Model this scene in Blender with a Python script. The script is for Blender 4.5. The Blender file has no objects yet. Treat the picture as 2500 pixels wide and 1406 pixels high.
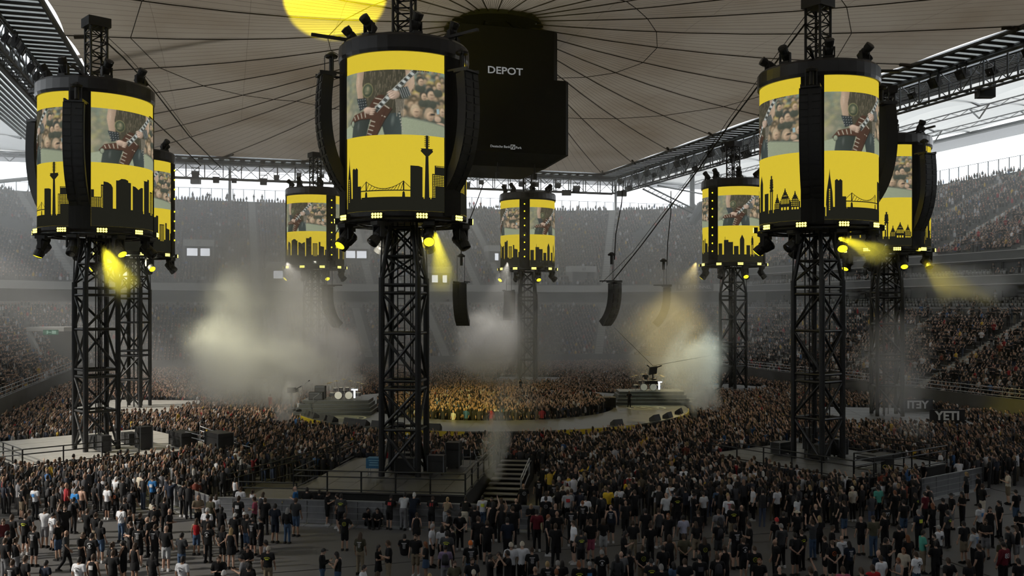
import bpy, bmesh, math, random
import numpy as np
from mathutils import Vector, Matrix

SC = bpy.context.scene
COL = SC.collection
RND = random.Random(72)
PI = math.pi

# ------------------------------------------------------------------ camera
FPX, CAM_H, YAW, HORIZON = 2300.0, 10.7, math.radians(16.9), 748.0
CT, ST = math.cos(YAW), math.sin(YAW)
cam_data = bpy.data.cameras.new('camera')
cam_data.sensor_width = 36.0
cam_data.lens = FPX / 2500.0 * 36.0
cam_data.shift_y = (HORIZON - 703.0) / 2500.0
cam_data.clip_end = 2000.0
cam = bpy.data.objects.new('camera', cam_data)
cam.location = (0, 0, CAM_H)
cam.rotation_euler = (PI / 2, 0, -YAW)
COL.objects.link(cam)
SC.camera = cam

# ------------------------------------------------------------------ sky, sun, exposure
world = bpy.data.worlds.new('sky')
SC.world = world
world.use_nodes = True
bg = world.node_tree.nodes['Background']
bg.inputs['Color'].default_value = (0.93, 0.97, 1.0, 1)
bg.inputs['Strength'].default_value = 3.2
sun_data = bpy.data.lights.new('sun', 'SUN')
sun_data.energy = 5.0
sun_data.color = (1.0, 0.93, 0.82)
sun_data.angle = math.radians(3.0)
sun = bpy.data.objects.new('sun', sun_data)
SUN_DIR = Vector((0.86, -0.06, -0.49)).normalized()
sun.rotation_euler = SUN_DIR.to_track_quat('-Z', 'Y').to_euler()
sun.location = (-120, 90, 90)
COL.objects.link(sun)

vs = SC.view_settings
vs.view_transform = 'Standard'
vs.look = 'None'
vs.gamma = 1.0
vs.exposure = 0.0
vs.use_curve_mapping = False
cy = SC.cycles
cy.use_denoising = True
cy.use_adaptive_sampling = True
cy.adaptive_threshold = 0.06
cy.adaptive_min_samples = 12
cy.max_bounces = 4
cy.diffuse_bounces = 3
cy.glossy_bounces = 2
cy.transmission_bounces = 3
cy.volume_bounces = 1
cy.transparent_max_bounces = 12
cy.sample_clamp_indirect = 4.0
cy.caustics_reflective = False
cy.caustics_refractive = False
cy.volume_max_steps = 64
cy.volume_step_rate = 1.0

# ------------------------------------------------------------------ helpers
def cam_of(X, Y, z=0.0):
    L = X * CT - Y * ST
    D = X * ST + Y * CT
    return L, D
def to_px(X, Y, z):
    L, D = cam_of(X, Y)
    if D < 0.5:
        return None
    return 1250 + FPX * L / D, HORIZON - FPX * (z - CAM_H) / D, D
def P(px, py, D):
    L = (px - 1250) / FPX * D
    return Vector((L * CT + D * ST, -L * ST + D * CT, CAM_H + (HORIZON - py) / FPX * D))
def G(px, py, z=0.0):
    D = FPX * (CAM_H - z) / (py - HORIZON)
    return P(px, py, D)

def tag(o, label, cat, group=None, kind=None):
    if label: o['label'] = label
    if cat: o['category'] = cat
    if group: o['group'] = group
    if kind: o['kind'] = kind
    return o
def empty(name, loc=(0, 0, 0), rz=0.0, parent=None):
    o = bpy.data.objects.new(name, None)
    o.empty_display_size = 0.3
    COL.objects.link(o)
    o.location = loc
    o.rotation_euler = (0, 0, rz)
    if parent: o.parent = parent
    return o
def thing(name, label, cat, loc=(0, 0, 0), rz=0.0, group=None):
    return tag(empty(name, loc, rz), label, cat, group)
def link(name, me, parent=None, loc=None, rot=None, scale=None):
    o = bpy.data.objects.new(name, me)
    COL.objects.link(o)
    if parent: o.parent = parent
    if loc is not None: o.location = loc
    if rot is not None: o.rotation_euler = rot
    if scale is not None: o.scale = scale
    return o
def structure(o):
    o['kind'] = 'structure'
    return o
def copy_tree(o, parent=None):
    c = o.copy()
    COL.objects.link(c)
    c.parent = parent
    for ch in o.children:
        copy_tree(ch, c)
    return c

class MB:
    """collects simple solids into one mesh"""
    def __init__(s):
        s.v = []; s.f = []; s.m = []
    def add(s, vs_, fs, mi=0):
        n = len(s.v)
        s.v += [tuple(v) for v in vs_]
        s.f += [tuple(i + n for i in f) for f in fs]
        s.m += [mi] * len(fs)
        return s
    def box(s, x0, x1, y0, y1, z0, z1, mi=0):
        return s.add([(x0, y0, z0), (x1, y0, z0), (x1, y1, z0), (x0, y1, z0), (x0, y0, z1), (x1, y0, z1), (x1, y1, z1), (x0, y1, z1)],
                     [(0, 3, 2, 1), (4, 5, 6, 7), (0, 1, 5, 4), (1, 2, 6, 5), (2, 3, 7, 6), (3, 0, 4, 7)], mi)
    def obox(s, c, ax, ay, az, mi=0):
        c, ax, ay, az = Vector(c), Vector(ax), Vector(ay), Vector(az)
        vs_ = [c + sx * ax + sy * ay + sz * az for sz in (-1, 1) for sx, sy in ((-1, -1), (1, -1), (1, 1), (-1, 1))]
        return s.add(vs_, [(0, 3, 2, 1), (4, 5, 6, 7), (0, 1, 5, 4), (1, 2, 6, 5), (2, 3, 7, 6), (3, 0, 4, 7)], mi)
    def tube(s, p0, p1, r0, r1=None, n=6, mi=0):
        p0, p1 = Vector(p0), Vector(p1)
        if r1 is None: r1 = r0
        d = (p1 - p0)
        if d.length < 1e-6: return s
        d.normalize()
        a = d.orthogonal().normalized(); b = d.cross(a)
        vs_ = []
        for p, r in ((p0, r0), (p1, r1)):
            for k in range(n):
                t = 2 * PI * k / n
                vs_.append(p + a * (r * math.cos(t)) + b * (r * math.sin(t)))
        fs = [(k, (k + 1) % n, n + (k + 1) % n, n + k) for k in range(n)]
        fs += [tuple(range(n))[::-1], tuple(range(n, 2 * n))]
        return s.add(vs_, fs, mi)
    def path(s, pts, r, n=5, mi=0):
        for a, b in zip(pts[:-1], pts[1:]):
            s.tube(a, b, r, r, n, mi)
        return s
    def lathe(s, prof, n=16, c=(0, 0, 0), mi=0, a0=0.0, a1=2 * PI, cap=True):
        closed = abs(a1 - a0 - 2 * PI) < 1e-6
        m = n if closed else n + 1
        vs_ = []
        for r, z in prof:
            for k in range(m):
                t = a0 + (a1 - a0) * k / n
                vs_.append((c[0] + r * math.cos(t), c[1] + r * math.sin(t), c[2] + z))
        fs = []
        for j in range(len(prof) - 1):
            for k in range(n):
                k2 = (k + 1) % m
                fs.append((j * m + k, j * m + k2, (j + 1) * m + k2, (j + 1) * m + k))
        if cap and closed:
            fs.append(tuple(range(m))[::-1]); fs.append(tuple(range((len(prof) - 1) * m, len(prof) * m)))
        return s.add(vs_, fs, mi)
    def prism(s, poly, z0, z1, mi=0):
        n = len(poly)
        vs_ = [(x, y, z0) for x, y in poly] + [(x, y, z1) for x, y in poly]
        fs = [tuple(range(n))[::-1], tuple(range(n, 2 * n))] + [(k, (k + 1) % n, n + (k + 1) % n, n + k) for k in range(n)]
        return s.add(vs_, fs, mi)
    def mesh(s, name, mats, smooth=False):
        me = bpy.data.meshes.new(name)
        me.from_pydata(s.v, [], s.f)
        if not isinstance(mats, (list, tuple)): mats = [mats]
        for m in mats: me.materials.append(m)
        if len(mats) > 1: me.polygons.foreach_set('material_index', s.m)
        if smooth: me.polygons.foreach_set('use_smooth', [True] * len(s.f))
        me.update()
        return me
    def obj(s, name, mats, parent=None, loc=None, rot=None, smooth=False):
        return link(name, s.mesh(name, mats, smooth), parent, loc, rot)

# meshes that need modifiers or fonts are evaluated in a scratch scene so that the big scene is not re-evaluated
TMP = bpy.data.scenes.new('scratch')
def evaluate(o):
    TMP.collection.objects.link(o)
    with bpy.context.temp_override(scene=TMP, view_layer=TMP.view_layers[0]):
        dg = bpy.context.evaluated_depsgraph_get()
        me = bpy.data.meshes.new_from_object(o.evaluated_get(dg))
    bpy.data.objects.remove(o)
    return me

# ------------------------------------------------------------------ materials
def mat(name, col, rough=0.7, metal=0.0, var=0.0, scale=3.0, bump=0.0, spec=0.5):
    m = bpy.data.materials.new(name)
    m.use_nodes = True
    nt = m.node_tree; N = nt.nodes; b = N['Principled BSDF']
    b.inputs['Base Color'].default_value = (*col, 1)
    b.inputs['Roughness'].default_value = rough
    b.inputs['Metallic'].default_value = metal
    b.inputs['Specular IOR Level'].default_value = spec
    if var > 0 or bump > 0:
        tc = N.new('ShaderNodeTexCoord')
        no = N.new('ShaderNodeTexNoise'); no.inputs['Scale'].default_value = scale; no.inputs['Detail'].default_value = 4
        nt.links.new(tc.outputs['Object'], no.inputs['Vector'])
        if var > 0:
            mx = N.new('ShaderNodeMix'); mx.data_type = 'RGBA'
            mx.inputs['A'].default_value = (*[c * (1 - var) for c in col], 1)
            mx.inputs['B'].default_value = (*[min(1, c * (1 + var)) for c in col], 1)
            nt.links.new(no.outputs['Fac'], mx.inputs['Factor'])
            nt.links.new(mx.outputs['Result'], b.inputs['Base Color'])
        if bump > 0:
            bp = N.new('ShaderNodeBump'); bp.inputs['Strength'].default_value = bump
            nt.links.new(no.outputs['Fac'], bp.inputs['Height'])
            nt.links.new(bp.outputs['Normal'], b.inputs['Normal'])
    return m
def emit(name, col, strength=1.0, sampled=False):
    m = bpy.data.materials.new(name)
    m.use_nodes = True
    nt = m.node_tree
    nt.nodes.remove(nt.nodes['Principled BSDF'])
    e = nt.nodes.new('ShaderNodeEmission')
    e.inputs['Color'].default_value = (*col, 1); e.inputs['Strength'].default_value = strength
    nt.links.new(e.outputs[0], nt.nodes['Material Output'].inputs['Surface'])
    if not sampled: m.cycles.emission_sampling = 'NONE'
    return m
def attr_mat(name, emission=False, rough=0.85, attr='Col'):
    m = bpy.data.materials.new(name)
    m.use_nodes = True
    nt = m.node_tree; N = nt.nodes
    at = N.new('ShaderNodeAttribute'); at.attribute_name = attr
    if emission:
        nt.nodes.remove(N['Principled BSDF'])
        e = N.new('ShaderNodeEmission')
        nt.links.new(at.outputs['Color'], e.inputs['Color'])
        nt.links.new(e.outputs[0], N['Material Output'].inputs['Surface'])
        m.cycles.emission_sampling = 'NONE'
    else:
        nt.links.new(at.outputs['Color'], N['Principled BSDF'].inputs['Base Color'])
        N['Principled BSDF'].inputs['Roughness'].default_value = rough
    return m
def objcol_mat(name, rough=0.85, spec=0.3, var=0.25):
    m = bpy.data.materials.new(name)
    m.use_nodes = True
    nt = m.node_tree; N = nt.nodes; b = N['Principled BSDF']
    oi = N.new('ShaderNodeObjectInfo')
    tc = N.new('ShaderNodeTexCoord')
    no = N.new('ShaderNodeTexNoise'); no.inputs['Scale'].default_value = 9.0
    nt.links.new(tc.outputs['Object'], no.inputs['Vector'])
    mr = N.new('ShaderNodeMapRange')
    mr.inputs['To Min'].default_value = 1 - var; mr.inputs['To Max'].default_value = 1 + var
    nt.links.new(no.outputs['Fac'], mr.inputs['Value'])
    mx = N.new('ShaderNodeVectorMath'); mx.operation = 'SCALE'
    nt.links.new(oi.outputs['Color'], mx.inputs[0]); nt.links.new(mr.outputs[0], mx.inputs['Scale'])
    nt.links.new(mx.outputs[0], b.inputs['Base Color'])
    b.inputs['Roughness'].default_value = rough
    b.inputs['Specular IOR Level'].default_value = spec
    return m

M = {}
M['black_steel'] = mat('black_steel', (0.012, 0.013, 0.014), 0.45, 0.0, 0.3, 4)
M['black_paint'] = mat('black_paint', (0.015, 0.015, 0.015), 0.6, 0.0, 0.3, 2)
M['black_cloth'] = mat('black_cloth', (0.010, 0.010, 0.010), 0.9)
M['dark_grey'] = mat('dark_grey', (0.045, 0.047, 0.05), 0.6, 0, 0.2, 2)
M['speaker_black'] = mat('speaker_black', (0.016, 0.017, 0.018), 0.6, 0, 0.3, 2)
M['steel_grey'] = mat('steel_grey', (0.12, 0.13, 0.14), 0.45, 0.3, 0.2, 2)
M['galv'] = mat('galvanised', (0.32, 0.33, 0.34), 0.4, 0.5, 0.2, 3)
M['barrier'] = mat('barrier_metal', (0.20, 0.205, 0.22), 0.42, 0.35, 0.25, 3)
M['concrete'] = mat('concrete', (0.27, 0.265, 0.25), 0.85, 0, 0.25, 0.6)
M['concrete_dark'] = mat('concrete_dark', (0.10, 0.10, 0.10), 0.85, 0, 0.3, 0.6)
M['fascia'] = mat('fascia', (0.42, 0.42, 0.40), 0.7, 0, 0.12, 0.4)
M['stair_concrete'] = mat('stair_concrete', (0.36, 0.36, 0.34), 0.85, 0, 0.2, 1.0)
M['dark_glass'] = mat('dark_glass', (0.018, 0.02, 0.024), 0.12, 0, 0, 1)
M['deck'] = mat('deck_board', (0.062, 0.06, 0.057), 0.45, 0, 0.3, 0.8)
M['deck_light'] = mat('deck_board_light', (0.40, 0.385, 0.35), 0.6, 0, 0.2, 0.9)
M['stage'] = mat('stage_floor', (0.085, 0.09, 0.08), 0.35, 0, 0.25, 0.5)
M['yellow'] = mat('yellow_paint', (0.62, 0.46, 0.02), 0.5, 0, 0.1, 1)
M['white'] = mat('white_paint', (0.75, 0.75, 0.73), 0.6, 0, 0.05, 2)
M['grey_seat'] = mat('grey_seat', (0.22, 0.225, 0.23), 0.5)
M['cable'] = mat('cable_black', (0.02, 0.02, 0.018), 0.7)
M['roof_cable'] = mat('roof_cable', (0.075, 0.066, 0.055), 0.7)
M['daylight_glow'] = emit('daylight_panel', (0.93, 0.97, 1.0), 1.6)
M['lamp_glow'] = emit('lamp_glow', (1.0, 0.86, 0.14), 4.0)
M['lens_yellow'] = emit('lens_yellow', (0.95, 0.80, 0.02), 2.2)
M['led_yellow'] = emit('led_yellow', (0.66, 0.50, 0.035), 1.0)
M['led_black'] = emit('led_black', (0.014, 0.014, 0.010), 1.0)
M['led_picture'] = attr_mat('led_picture', True)
M['sign_text'] = mat('sign_text', (0.75, 0.75, 0.77), 0.6)
M['crowd'] = attr_mat('crowd_cloth', False)
M['skin'] = objcol_mat('skin', 0.6, 0.4, 0.12)
M['cloth'] = objcol_mat('cloth', 0.9, 0.2, 0.25)
M['hair'] = objcol_mat('hair', 0.6, 0.4, 0.35)
# ================================================================== the setting
# ---- floor of the arena: poured slabs
fl = structure(empty('floor'))
M['floor'] = mat('floor_concrete', (0.078, 0.076, 0.075), 0.75, 0, 0.35, 0.35, 0.05)
slab = MB().box(-6.95, 6.95, -6.95, 6.95, -0.3, 0).mesh('floor_slab', M['floor'])
for i in range(7):
    for j in range(11):
        link('floor_slab', slab, fl, (-27 + 7 + 14 * i, 18 + 14 * j, 0))
structure(MB().box(-140, 200, -120, 330, -0.9, -0.32).obj('ground_base', M['concrete_dark']))

# ---- bowl path: rounded rectangle round the pitch, offset d outwards
BX0, BX1, BY0, BY1, BR = -19.0, 66.0, 15.6, 151.0, 9.0
def bowl_path(d, step=3.0):
    """points and inward facing normals from the near left end round the back to the near right end"""
    r = BR + d
    pts = []
    y = -5.0
    n = int((BY1 - BR - y) / step)
    for k in range(n): pts.append((BX0 - d, y + (BY1 - BR - y) * k / n))
    for k in range(11):
        a = PI - PI / 2 * k / 10
        pts.append((BX0 + BR + r * math.cos(a), BY1 - BR + r * math.sin(a)))
    n = int((BX1 - BX0 - 2 * BR) / step)
    for k in range(1, n): pts.append((BX0 + BR + (BX1 - BX0 - 2 * BR) * k / n, BY1 + d))
    for k in range(11):
        a = PI / 2 - PI / 2 * k / 10
        pts.append((BX1 - BR + r * math.cos(a), BY1 - BR + r * math.sin(a)))
    n = int((BY1 - BR - y) / step)
    for k in range(1, n + 1): pts.append((BX1 + d, BY1 - BR - (BY1 - BR - y) * k / n))
    return pts
def sweep(prof, name, m, i0=0, i1=None, parent=None, close=False):
    """prof: (offset, z) list; one strip per profile segment round the bowl"""
    rows = [bowl_path(d) for d, z in prof]
    i1 = i1 if i1 is not None else len(rows[0])
    b = MB()
    vs_, fs = [], []
    w = i1 - i0
    for (d, z), row in zip(prof, rows):
        vs_ += [(x, y, z) for x, y in row[i0:i1]]
    for j in range(len(prof) - 1):
        for k in range(w - 1):
            fs.append((j * w + k, (j + 1) * w + k, (j + 1) * w + k + 1, j * w + k + 1))
    b.add(vs_, fs)
    return b.obj(name, m, parent)
NP = len(bowl_path(0))
_yl = -5.0
N_SIDE = int((BY1 - BR - _yl) / 3.0)          # index where the back left corner starts
N_BACK0 = N_SIDE + 10
I_RIGHT = NP - N_SIDE                          # index where the straight right side starts
# lower tier: 22 rows
LOW_ROWS, LT, LR, LZ = 22, 0.82, 0.40, 1.7
low_prof = [(0, 0), (0, LZ + 0.9), (0.25, LZ + 0.9), (0.25, LZ)]
for k in range(LOW_ROWS):
    low_prof += [(0.3 + LT * (k + 1), LZ + LR * k), (0.3 + LT * (k + 1), LZ + LR * (k + 1))]
LOW_D, LOW_Z = 0.3 + LT * LOW_ROWS, LZ + LR * LOW_ROWS      # 18.3, 10.5
structure(sweep(low_prof, 'stand_lower_tier', M['concrete_dark']))
# wall and dark concourse behind the lower tier
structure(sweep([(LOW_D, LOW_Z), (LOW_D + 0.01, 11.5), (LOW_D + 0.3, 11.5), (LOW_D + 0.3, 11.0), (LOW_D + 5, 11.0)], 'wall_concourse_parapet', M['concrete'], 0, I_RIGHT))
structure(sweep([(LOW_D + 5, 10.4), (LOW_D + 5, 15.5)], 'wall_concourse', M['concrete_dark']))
# upper tier, left and back
UP_ROWS, UT, UR, UZ, UD = 34, 0.86, 0.515, 14.5, 18.6
up_prof = [(UD + 5, 13.45), (UD - 0.4, 13.45), (UD - 0.4, UZ + 0.2), (UD, UZ + 0.2), (UD, UZ)]
fas = sweep(up_prof, 'trim_1', M['fascia'], 0, I_RIGHT + 1)
structure(fas)
up2 = [(UD, UZ)]
for k in range(UP_ROWS):
    up2 += [(UD + UT * (k + 1), UZ + UR * k), (UD + UT * (k + 1), UZ + UR * (k + 1))]
UP_D, UP_Z = UD + UT * UP_ROWS, UZ + UR * UP_ROWS           # 47.8, 32.0
structure(sweep(up2 + [(UP_D + 0.5, UP_Z), (UP_D + 2.5, UP_Z), (UP_D + 2.5, 0)], 'stand_upper_tier', M['concrete_dark'], 0, I_RIGHT + 1))
# right side: box levels and its own upper tier
RU_ROWS, RT, RR, RZ = 30, 0.98, 0.47, 16.9
rt = [(18.4, RZ)]
for k in range(RU_ROWS):
    rt += [(18.4 + RT * (k + 1), RZ + RR * k), (18.4 + RT * (k + 1), RZ + RR * (k + 1))]
RU_D, RU_Z = 18.4 + RT * RU_ROWS, RZ + RR * RU_ROWS         # 47.8, 31.0
structure(sweep(rt + [(RU_D + 2.5, RU_Z), (RU_D + 2.5, 0)], 'stand_upper_tier', M['concrete_dark'], I_RIGHT - 2))
M['balcony'] = mat('balcony_grey', (0.085, 0.087, 0.092), 0.55, 0, 0.15, 0.5)
M['edge_strip'] = mat('edge_strip', (0.55, 0.55, 0.55), 0.5)
for nm, z0, z1, d in (('trim_2', 16.0, 17.0, 18.0), ('trim_3', 13.2, 14.2, 17.2), ('trim_4', 9.75, 10.5, 17.6)):
    structure(sweep([(d + 5.4, z0), (d, z0), (d, z1 + 0.05), (d + 0.2, z1 + 0.05), (d + 0.2, z1 - 0.3), (d + 5.4, z1 - 0.3)], nm, M['balcony'], I_RIGHT - 1))
    e = structure(sweep([(d - 0.03, z0), (d - 0.03, z0 + 0.07)], nm + '_edge', M['edge_strip'], I_RIGHT - 1)); e.name = 'trim_edge'
    e = structure(sweep([(d - 0.03, z1 - 0.02), (d - 0.03, z1 + 0.05), (d + 0.2, z1 + 0.06)], nm + '_edge', M['edge_strip'], I_RIGHT - 1)); e.name = 'trim_edge'
structure(sweep([(22.6, 9.0), (22.6, 17)], 'window_1', M['dark_glass'], I_RIGHT - 1))
# end wall that closes the back right corner of the box levels
bw = MB()
c0 = bowl_path(17.4)[I_RIGHT - 1]; c1 = bowl_path(24)[I_RIGHT - 1]
bw.obox(((c0[0] + c1[0]) / 2, c0[1] + 0.2, 13), ((c1[0] - c0[0]) / 2, 0, 0), (0, 0.3, 0), (0, 0, 4.0))
structure(bw.obj('wall_end', M['balcony']))
# mullions between the boxes on the right
mul = MB().box(-0.06, 0.06, -0.12, 0.12, 0, 3.0).mesh('mullion', M['black_paint'])
mw = structure(empty('window_2'))
for k in range(24):
    y = 40 + 4.2 * k
    for z in (10.45, 13.9):
        link('mullion', mul, mw, (BX1 + 22.4, y, z), scale=(1, 1, 0.7))

# near end behind the camera: plain unseen wall added to block light
structure(MB().box(-70, 118, -7.5, -6.5, 0, 39).obj('wall_light_block', M['concrete_dark']))
# ---- aisles: pale stairs that climb the tiers
def aisle(x, y, nx, ny, rows, tread, riser, d0, z0, w, parent):
    b = MB()
    tx, ty = -ny, nx
    for k in range(rows):
        for h in (0, 1):
            dd = d0 + tread * (k + 0.5 * h)
            zz = z0 + riser * k + riser * 0.5 * h
            cx, cy_ = x + nx * (dd + tread * 0.25), y + ny * (dd + tread * 0.25)
            b.obox((cx, cy_, zz + 0.03), (tx * w / 2, ty * w / 2, 0), (nx * tread * 0.25, ny * tread * 0.25, 0), (0, 0, riser * 0.28))
    return b.obj('stair_flight', M['stair_concrete'], parent)
AISLES = []      # (tier, path fraction position) used to keep the crowd off the stairs
st_par = structure(empty('aisle_stairs'))
def foot_on_back(px):
    """X on the back stand front line seen at image column px (upper tier front)"""
    t = math.tan(math.atan((px - 1250) / FPX) + YAW)
    return t
for px, tier in ((385, 'u'), (625, 'u'), (1165, 'u'), (1230, 'u'), (1525, 'u'), (905, 'u'), (352, 'l'), (520, 'l'), (905, 'l'), (1095, 'l'), (1440, 'l'), (1250, 'l'), (700, 'l')):
    t = foot_on_back(px)
    d = UD if tier == 'u' else 0.0
    X = t * (BY1 + d)
    if BX0 + BR < X < BX1 - BR:
        if tier == 'u':
            aisle(X, BY1, 0, 1, UP_ROWS, UT, UR, UD, UZ, 1.3, st_par)
        else:
            aisle(X, BY1, 0, 1, LOW_ROWS, LT, LR, 0.3, LZ, 1.3, st_par)
        AISLES.append((tier, 'b', X))
for Y in (52, 66, 80, 94, 108, 122, 136):
    aisle(BX1, Y, 1, 0, LOW_ROWS, LT, LR, 0.3, LZ, 1.2, st_par); AISLES.append(('l', 'r', Y))
    aisle(BX1, Y + 4, 1, 0, RU_ROWS, RT, RR, 18.4, RZ, 1.2, st_par); AISLES.append(('u', 'r', Y + 4))
for Y in (100, 113, 126, 138):
    aisle(BX0, Y, -1, 0, LOW_ROWS, LT, LR, 0.3, LZ, 1.2, st_par); AISLES.append(('l', 'l', Y))
for ang in (150, 118):
    a = math.radians(ang)
    cx, cy_ = BX0 + BR, BY1 - BR
    aisle(cx, cy_, math.cos(a), math.sin(a), UP_ROWS, UT, UR, UD + BR, UZ, 1.3, st_par); AISLES.append(('u', 'cl', a))
    aisle(cx, cy_, math.cos(a), math.sin(a), LOW_ROWS, LT, LR, 0.3 + BR, LZ, 1.3, st_par); AISLES.append(('l', 'cl', a))
for ang in (64, 32):
    a = math.radians(ang)
    cx, cy_ = BX1 - BR, BY1 - BR
    aisle(cx, cy_, math.cos(a), math.sin(a), UP_ROWS, UT, UR, UD + BR, UZ, 1.3, st_par); AISLES.append(('u', 'cr', a))
    aisle(cx, cy_, math.cos(a), math.sin(a), LOW_ROWS, LT, LR, 0.3 + BR, LZ, 1.3, st_par); AISLES.append(('l', 'cr', a))

# ---- text
def text_mesh(body, size, m, depth=0.02, name='lettering', bold=0.0):
    cu = bpy.data.curves.new(name, 'FONT')
    cu.body = body; cu.size = size; cu.extrude = depth; cu.align_x = 'CENTER'; cu.align_y = 'CENTER'
    cu.offset = bold; cu.resolution_u = 3
    o = bpy.data.objects.new(name, cu)
    me = evaluate(o)
    bpy.data.curves.remove(cu)
    me.name = name
    me.materials.clear(); me.materials.append(m)
    return me

# ---- gangway mouths in the upper tier with their section numbers
M['sign_dark'] = mat('sign_dark', (0.10, 0.10, 0.11), 0.6)
M['portal_white'] = mat('portal_white', (0.50, 0.50, 0.48), 0.7)
VOM = []
def vomitory(px, py_sign, num, loc_fn, lit):
    o = empty('gangway_mouth')
    x, y, z, nx, ny = loc_fn
    VOM.append((x, y, z, nx, ny))
    o.location = (x, y, z); o.rotation_euler = (0, 0, math.atan2(ny, nx) - PI / 2)
    w = 2.3
    MB().box(-w - 0.3, w + 0.3, 0, 3.2, 2.35, 3.5).obj('lintel', M['portal_white'], o)
    MB().box(-w - 0.3, -w, 0, 3.2, -0.6, 2.35).obj('jamb', M['concrete'], o)
    MB().box(w, w + 0.3, 0, 3.2, -0.6, 2.35).obj('jamb', M['concrete'], o)
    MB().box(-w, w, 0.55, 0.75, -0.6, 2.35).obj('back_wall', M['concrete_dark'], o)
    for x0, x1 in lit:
        MB().box(x0, x1, 0.48, 0.54, 0.62, 1.95).obj('glow_panel', M['daylight_glow'], o)  # glowing panel in place of daylight through a real opening
    if num:
        link('section_number', text_mesh(num, 0.75, M['sign_dark'], 0.02), o, (0, -0.03, 2.9), (PI / 2, 0, 0))
    return o
def back_at(px, py):
    """point on the back upper tier slope seen at pixel"""
    t = math.tan(math.atan((px - 1250) / FPX) + YAW)
    best = None
    for k in range(UP_ROWS):
        d = UD + UT * k; Y = BY1 + d; X = t * Y; z = UZ + UR * k
        q = to_px(X, Y, z + 2.9)
        if best is None or abs(q[1] - py) < best[0]: best = (abs(q[1] - py), X, Y, z)
    return best[1], best[2] - 0.4, best[3], 0.0, 1.0
def corner_at(ang, k):
    a = math.radians(ang); r = BR + UD + UT * k
    return BX0 + BR + r * math.cos(a), BY1 - BR + r * math.sin(a), UZ + UR * k, math.cos(a), math.sin(a)
def tag_v(o, num, extra=''):
    tag(o, 'gangway mouth' + (' numbered %s, ' % num if num else ' ') + extra, 'gangway')
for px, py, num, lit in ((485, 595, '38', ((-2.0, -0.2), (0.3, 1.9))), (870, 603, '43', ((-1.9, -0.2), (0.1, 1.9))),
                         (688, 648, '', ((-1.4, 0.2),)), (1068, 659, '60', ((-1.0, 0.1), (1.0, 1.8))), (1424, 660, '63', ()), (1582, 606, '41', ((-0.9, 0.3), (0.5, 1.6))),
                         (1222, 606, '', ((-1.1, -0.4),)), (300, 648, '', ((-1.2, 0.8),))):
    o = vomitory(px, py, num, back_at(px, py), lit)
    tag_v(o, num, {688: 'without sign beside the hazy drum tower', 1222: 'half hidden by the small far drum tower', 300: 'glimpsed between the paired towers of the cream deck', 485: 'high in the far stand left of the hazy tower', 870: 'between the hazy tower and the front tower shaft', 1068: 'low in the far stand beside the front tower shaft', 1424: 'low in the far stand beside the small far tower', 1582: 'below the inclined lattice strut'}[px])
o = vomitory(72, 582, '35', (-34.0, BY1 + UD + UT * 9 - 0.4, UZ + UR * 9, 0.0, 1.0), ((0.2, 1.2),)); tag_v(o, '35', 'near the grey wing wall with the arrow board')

# grey wedge wall where the left stand meets the corner, with the arrow board
LW = structure(empty('wall_left'))
wd = MB()
pa, pb = P(-60, 596, 150), P(88, 690, 150)
pts3 = [P(-60, 600, 150), P(86, 688, 150), P(86, 706, 150), P(-60, 706, 150)]
n_ = Vector((0.25, 0.97, 0)) * 0.5
vs_ = [p for p in pts3] + [p + n_ for p in pts3]
wd.add(vs_, [(0, 1, 2, 3), (7, 6, 5, 4), (0, 4, 5, 1), (1, 5, 6, 2), (2, 6, 7, 3), (3, 7, 4, 0)])
wd.obj('wing_wall', M['concrete'], LW)
MB().path([P(-60, 596, 149.6), P(20, 640, 149.6), P(88, 689, 149.6)], 0.09).obj('handrail', M['fascia'], LW)
sb = thing('direction_sign', 'dark board with white down arrow on the grey wing wall', 'sign', P(-4, 694, 149.2), -YAW)
MB().box(-1.9, 1.75, -0.1, 0.1, -0.52, 0.52).obj('board', M['black_paint'], sb)
M['sign_white'] = emit('sign_white', (0.70, 0.72, 0.85), 0.8)
MB().add([(0.65, -0.13, 0.35), (1.0, -0.13, 0.35), (1.0, -0.13, 0.0), (1.25, -0.13, 0.0), (0.82, -0.13, -0.38), (0.4, -0.13, 0.0), (0.65, -0.13, 0.0)], [(0, 1, 2, 3, 4, 5, 6)][::-1]).obj('arrow', M['sign_white'], sb)
link('lettering', text_mesh('4', 0.8, M['sign_white'], 0.01), sb, (-0.25, -0.13, 0), (PI / 2, 0, 0))

# lower gangway with green exit sign, left corner
lg = structure(empty('door_1'))
q = P(118, 830, 128)
lg.location = q; lg.rotation_euler = (0, 0, -YAW - 0.25)
MB().box(-3.2, 2.8, -0.4, 4, 1.2, 1.75).obj('lintel', M['concrete'], lg)
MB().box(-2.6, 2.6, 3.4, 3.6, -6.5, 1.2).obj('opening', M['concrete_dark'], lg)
MB().add([(-3.0, -0.3, 1.3), (5.2, -5.0, -5.6), (5.2, -5.0, -7), (-3.0, -0.3, -2.0)] + [(-2.9, 0.1, 1.3), (5.3, -4.6, -5.6), (5.3, -4.6, -7), (-2.9, 0.1, -2.0)],
         [(0, 1, 2, 3), (7, 6, 5, 4), (0, 4, 5, 1), (1, 5, 6, 2), (2, 6, 7, 3), (3, 7, 4, 0)]).obj('cheek_wall', M['concrete'], lg)
M['exit_green'] = emit('exit_green', (0.02, 0.13, 0.07), 0.5)
es = thing('exit_sign', 'green exit sign with running figure under the concrete lintel', 'sign', P(124, 811, 126), -YAW)
MB().box(-1.0, 1.0, -0.08, 0.08, -0.33, 0.33).obj('board', M['exit_green'], es)
M['exit_mark'] = emit('exit_mark', (0.35, 0.55, 0.42), 0.5)
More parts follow.
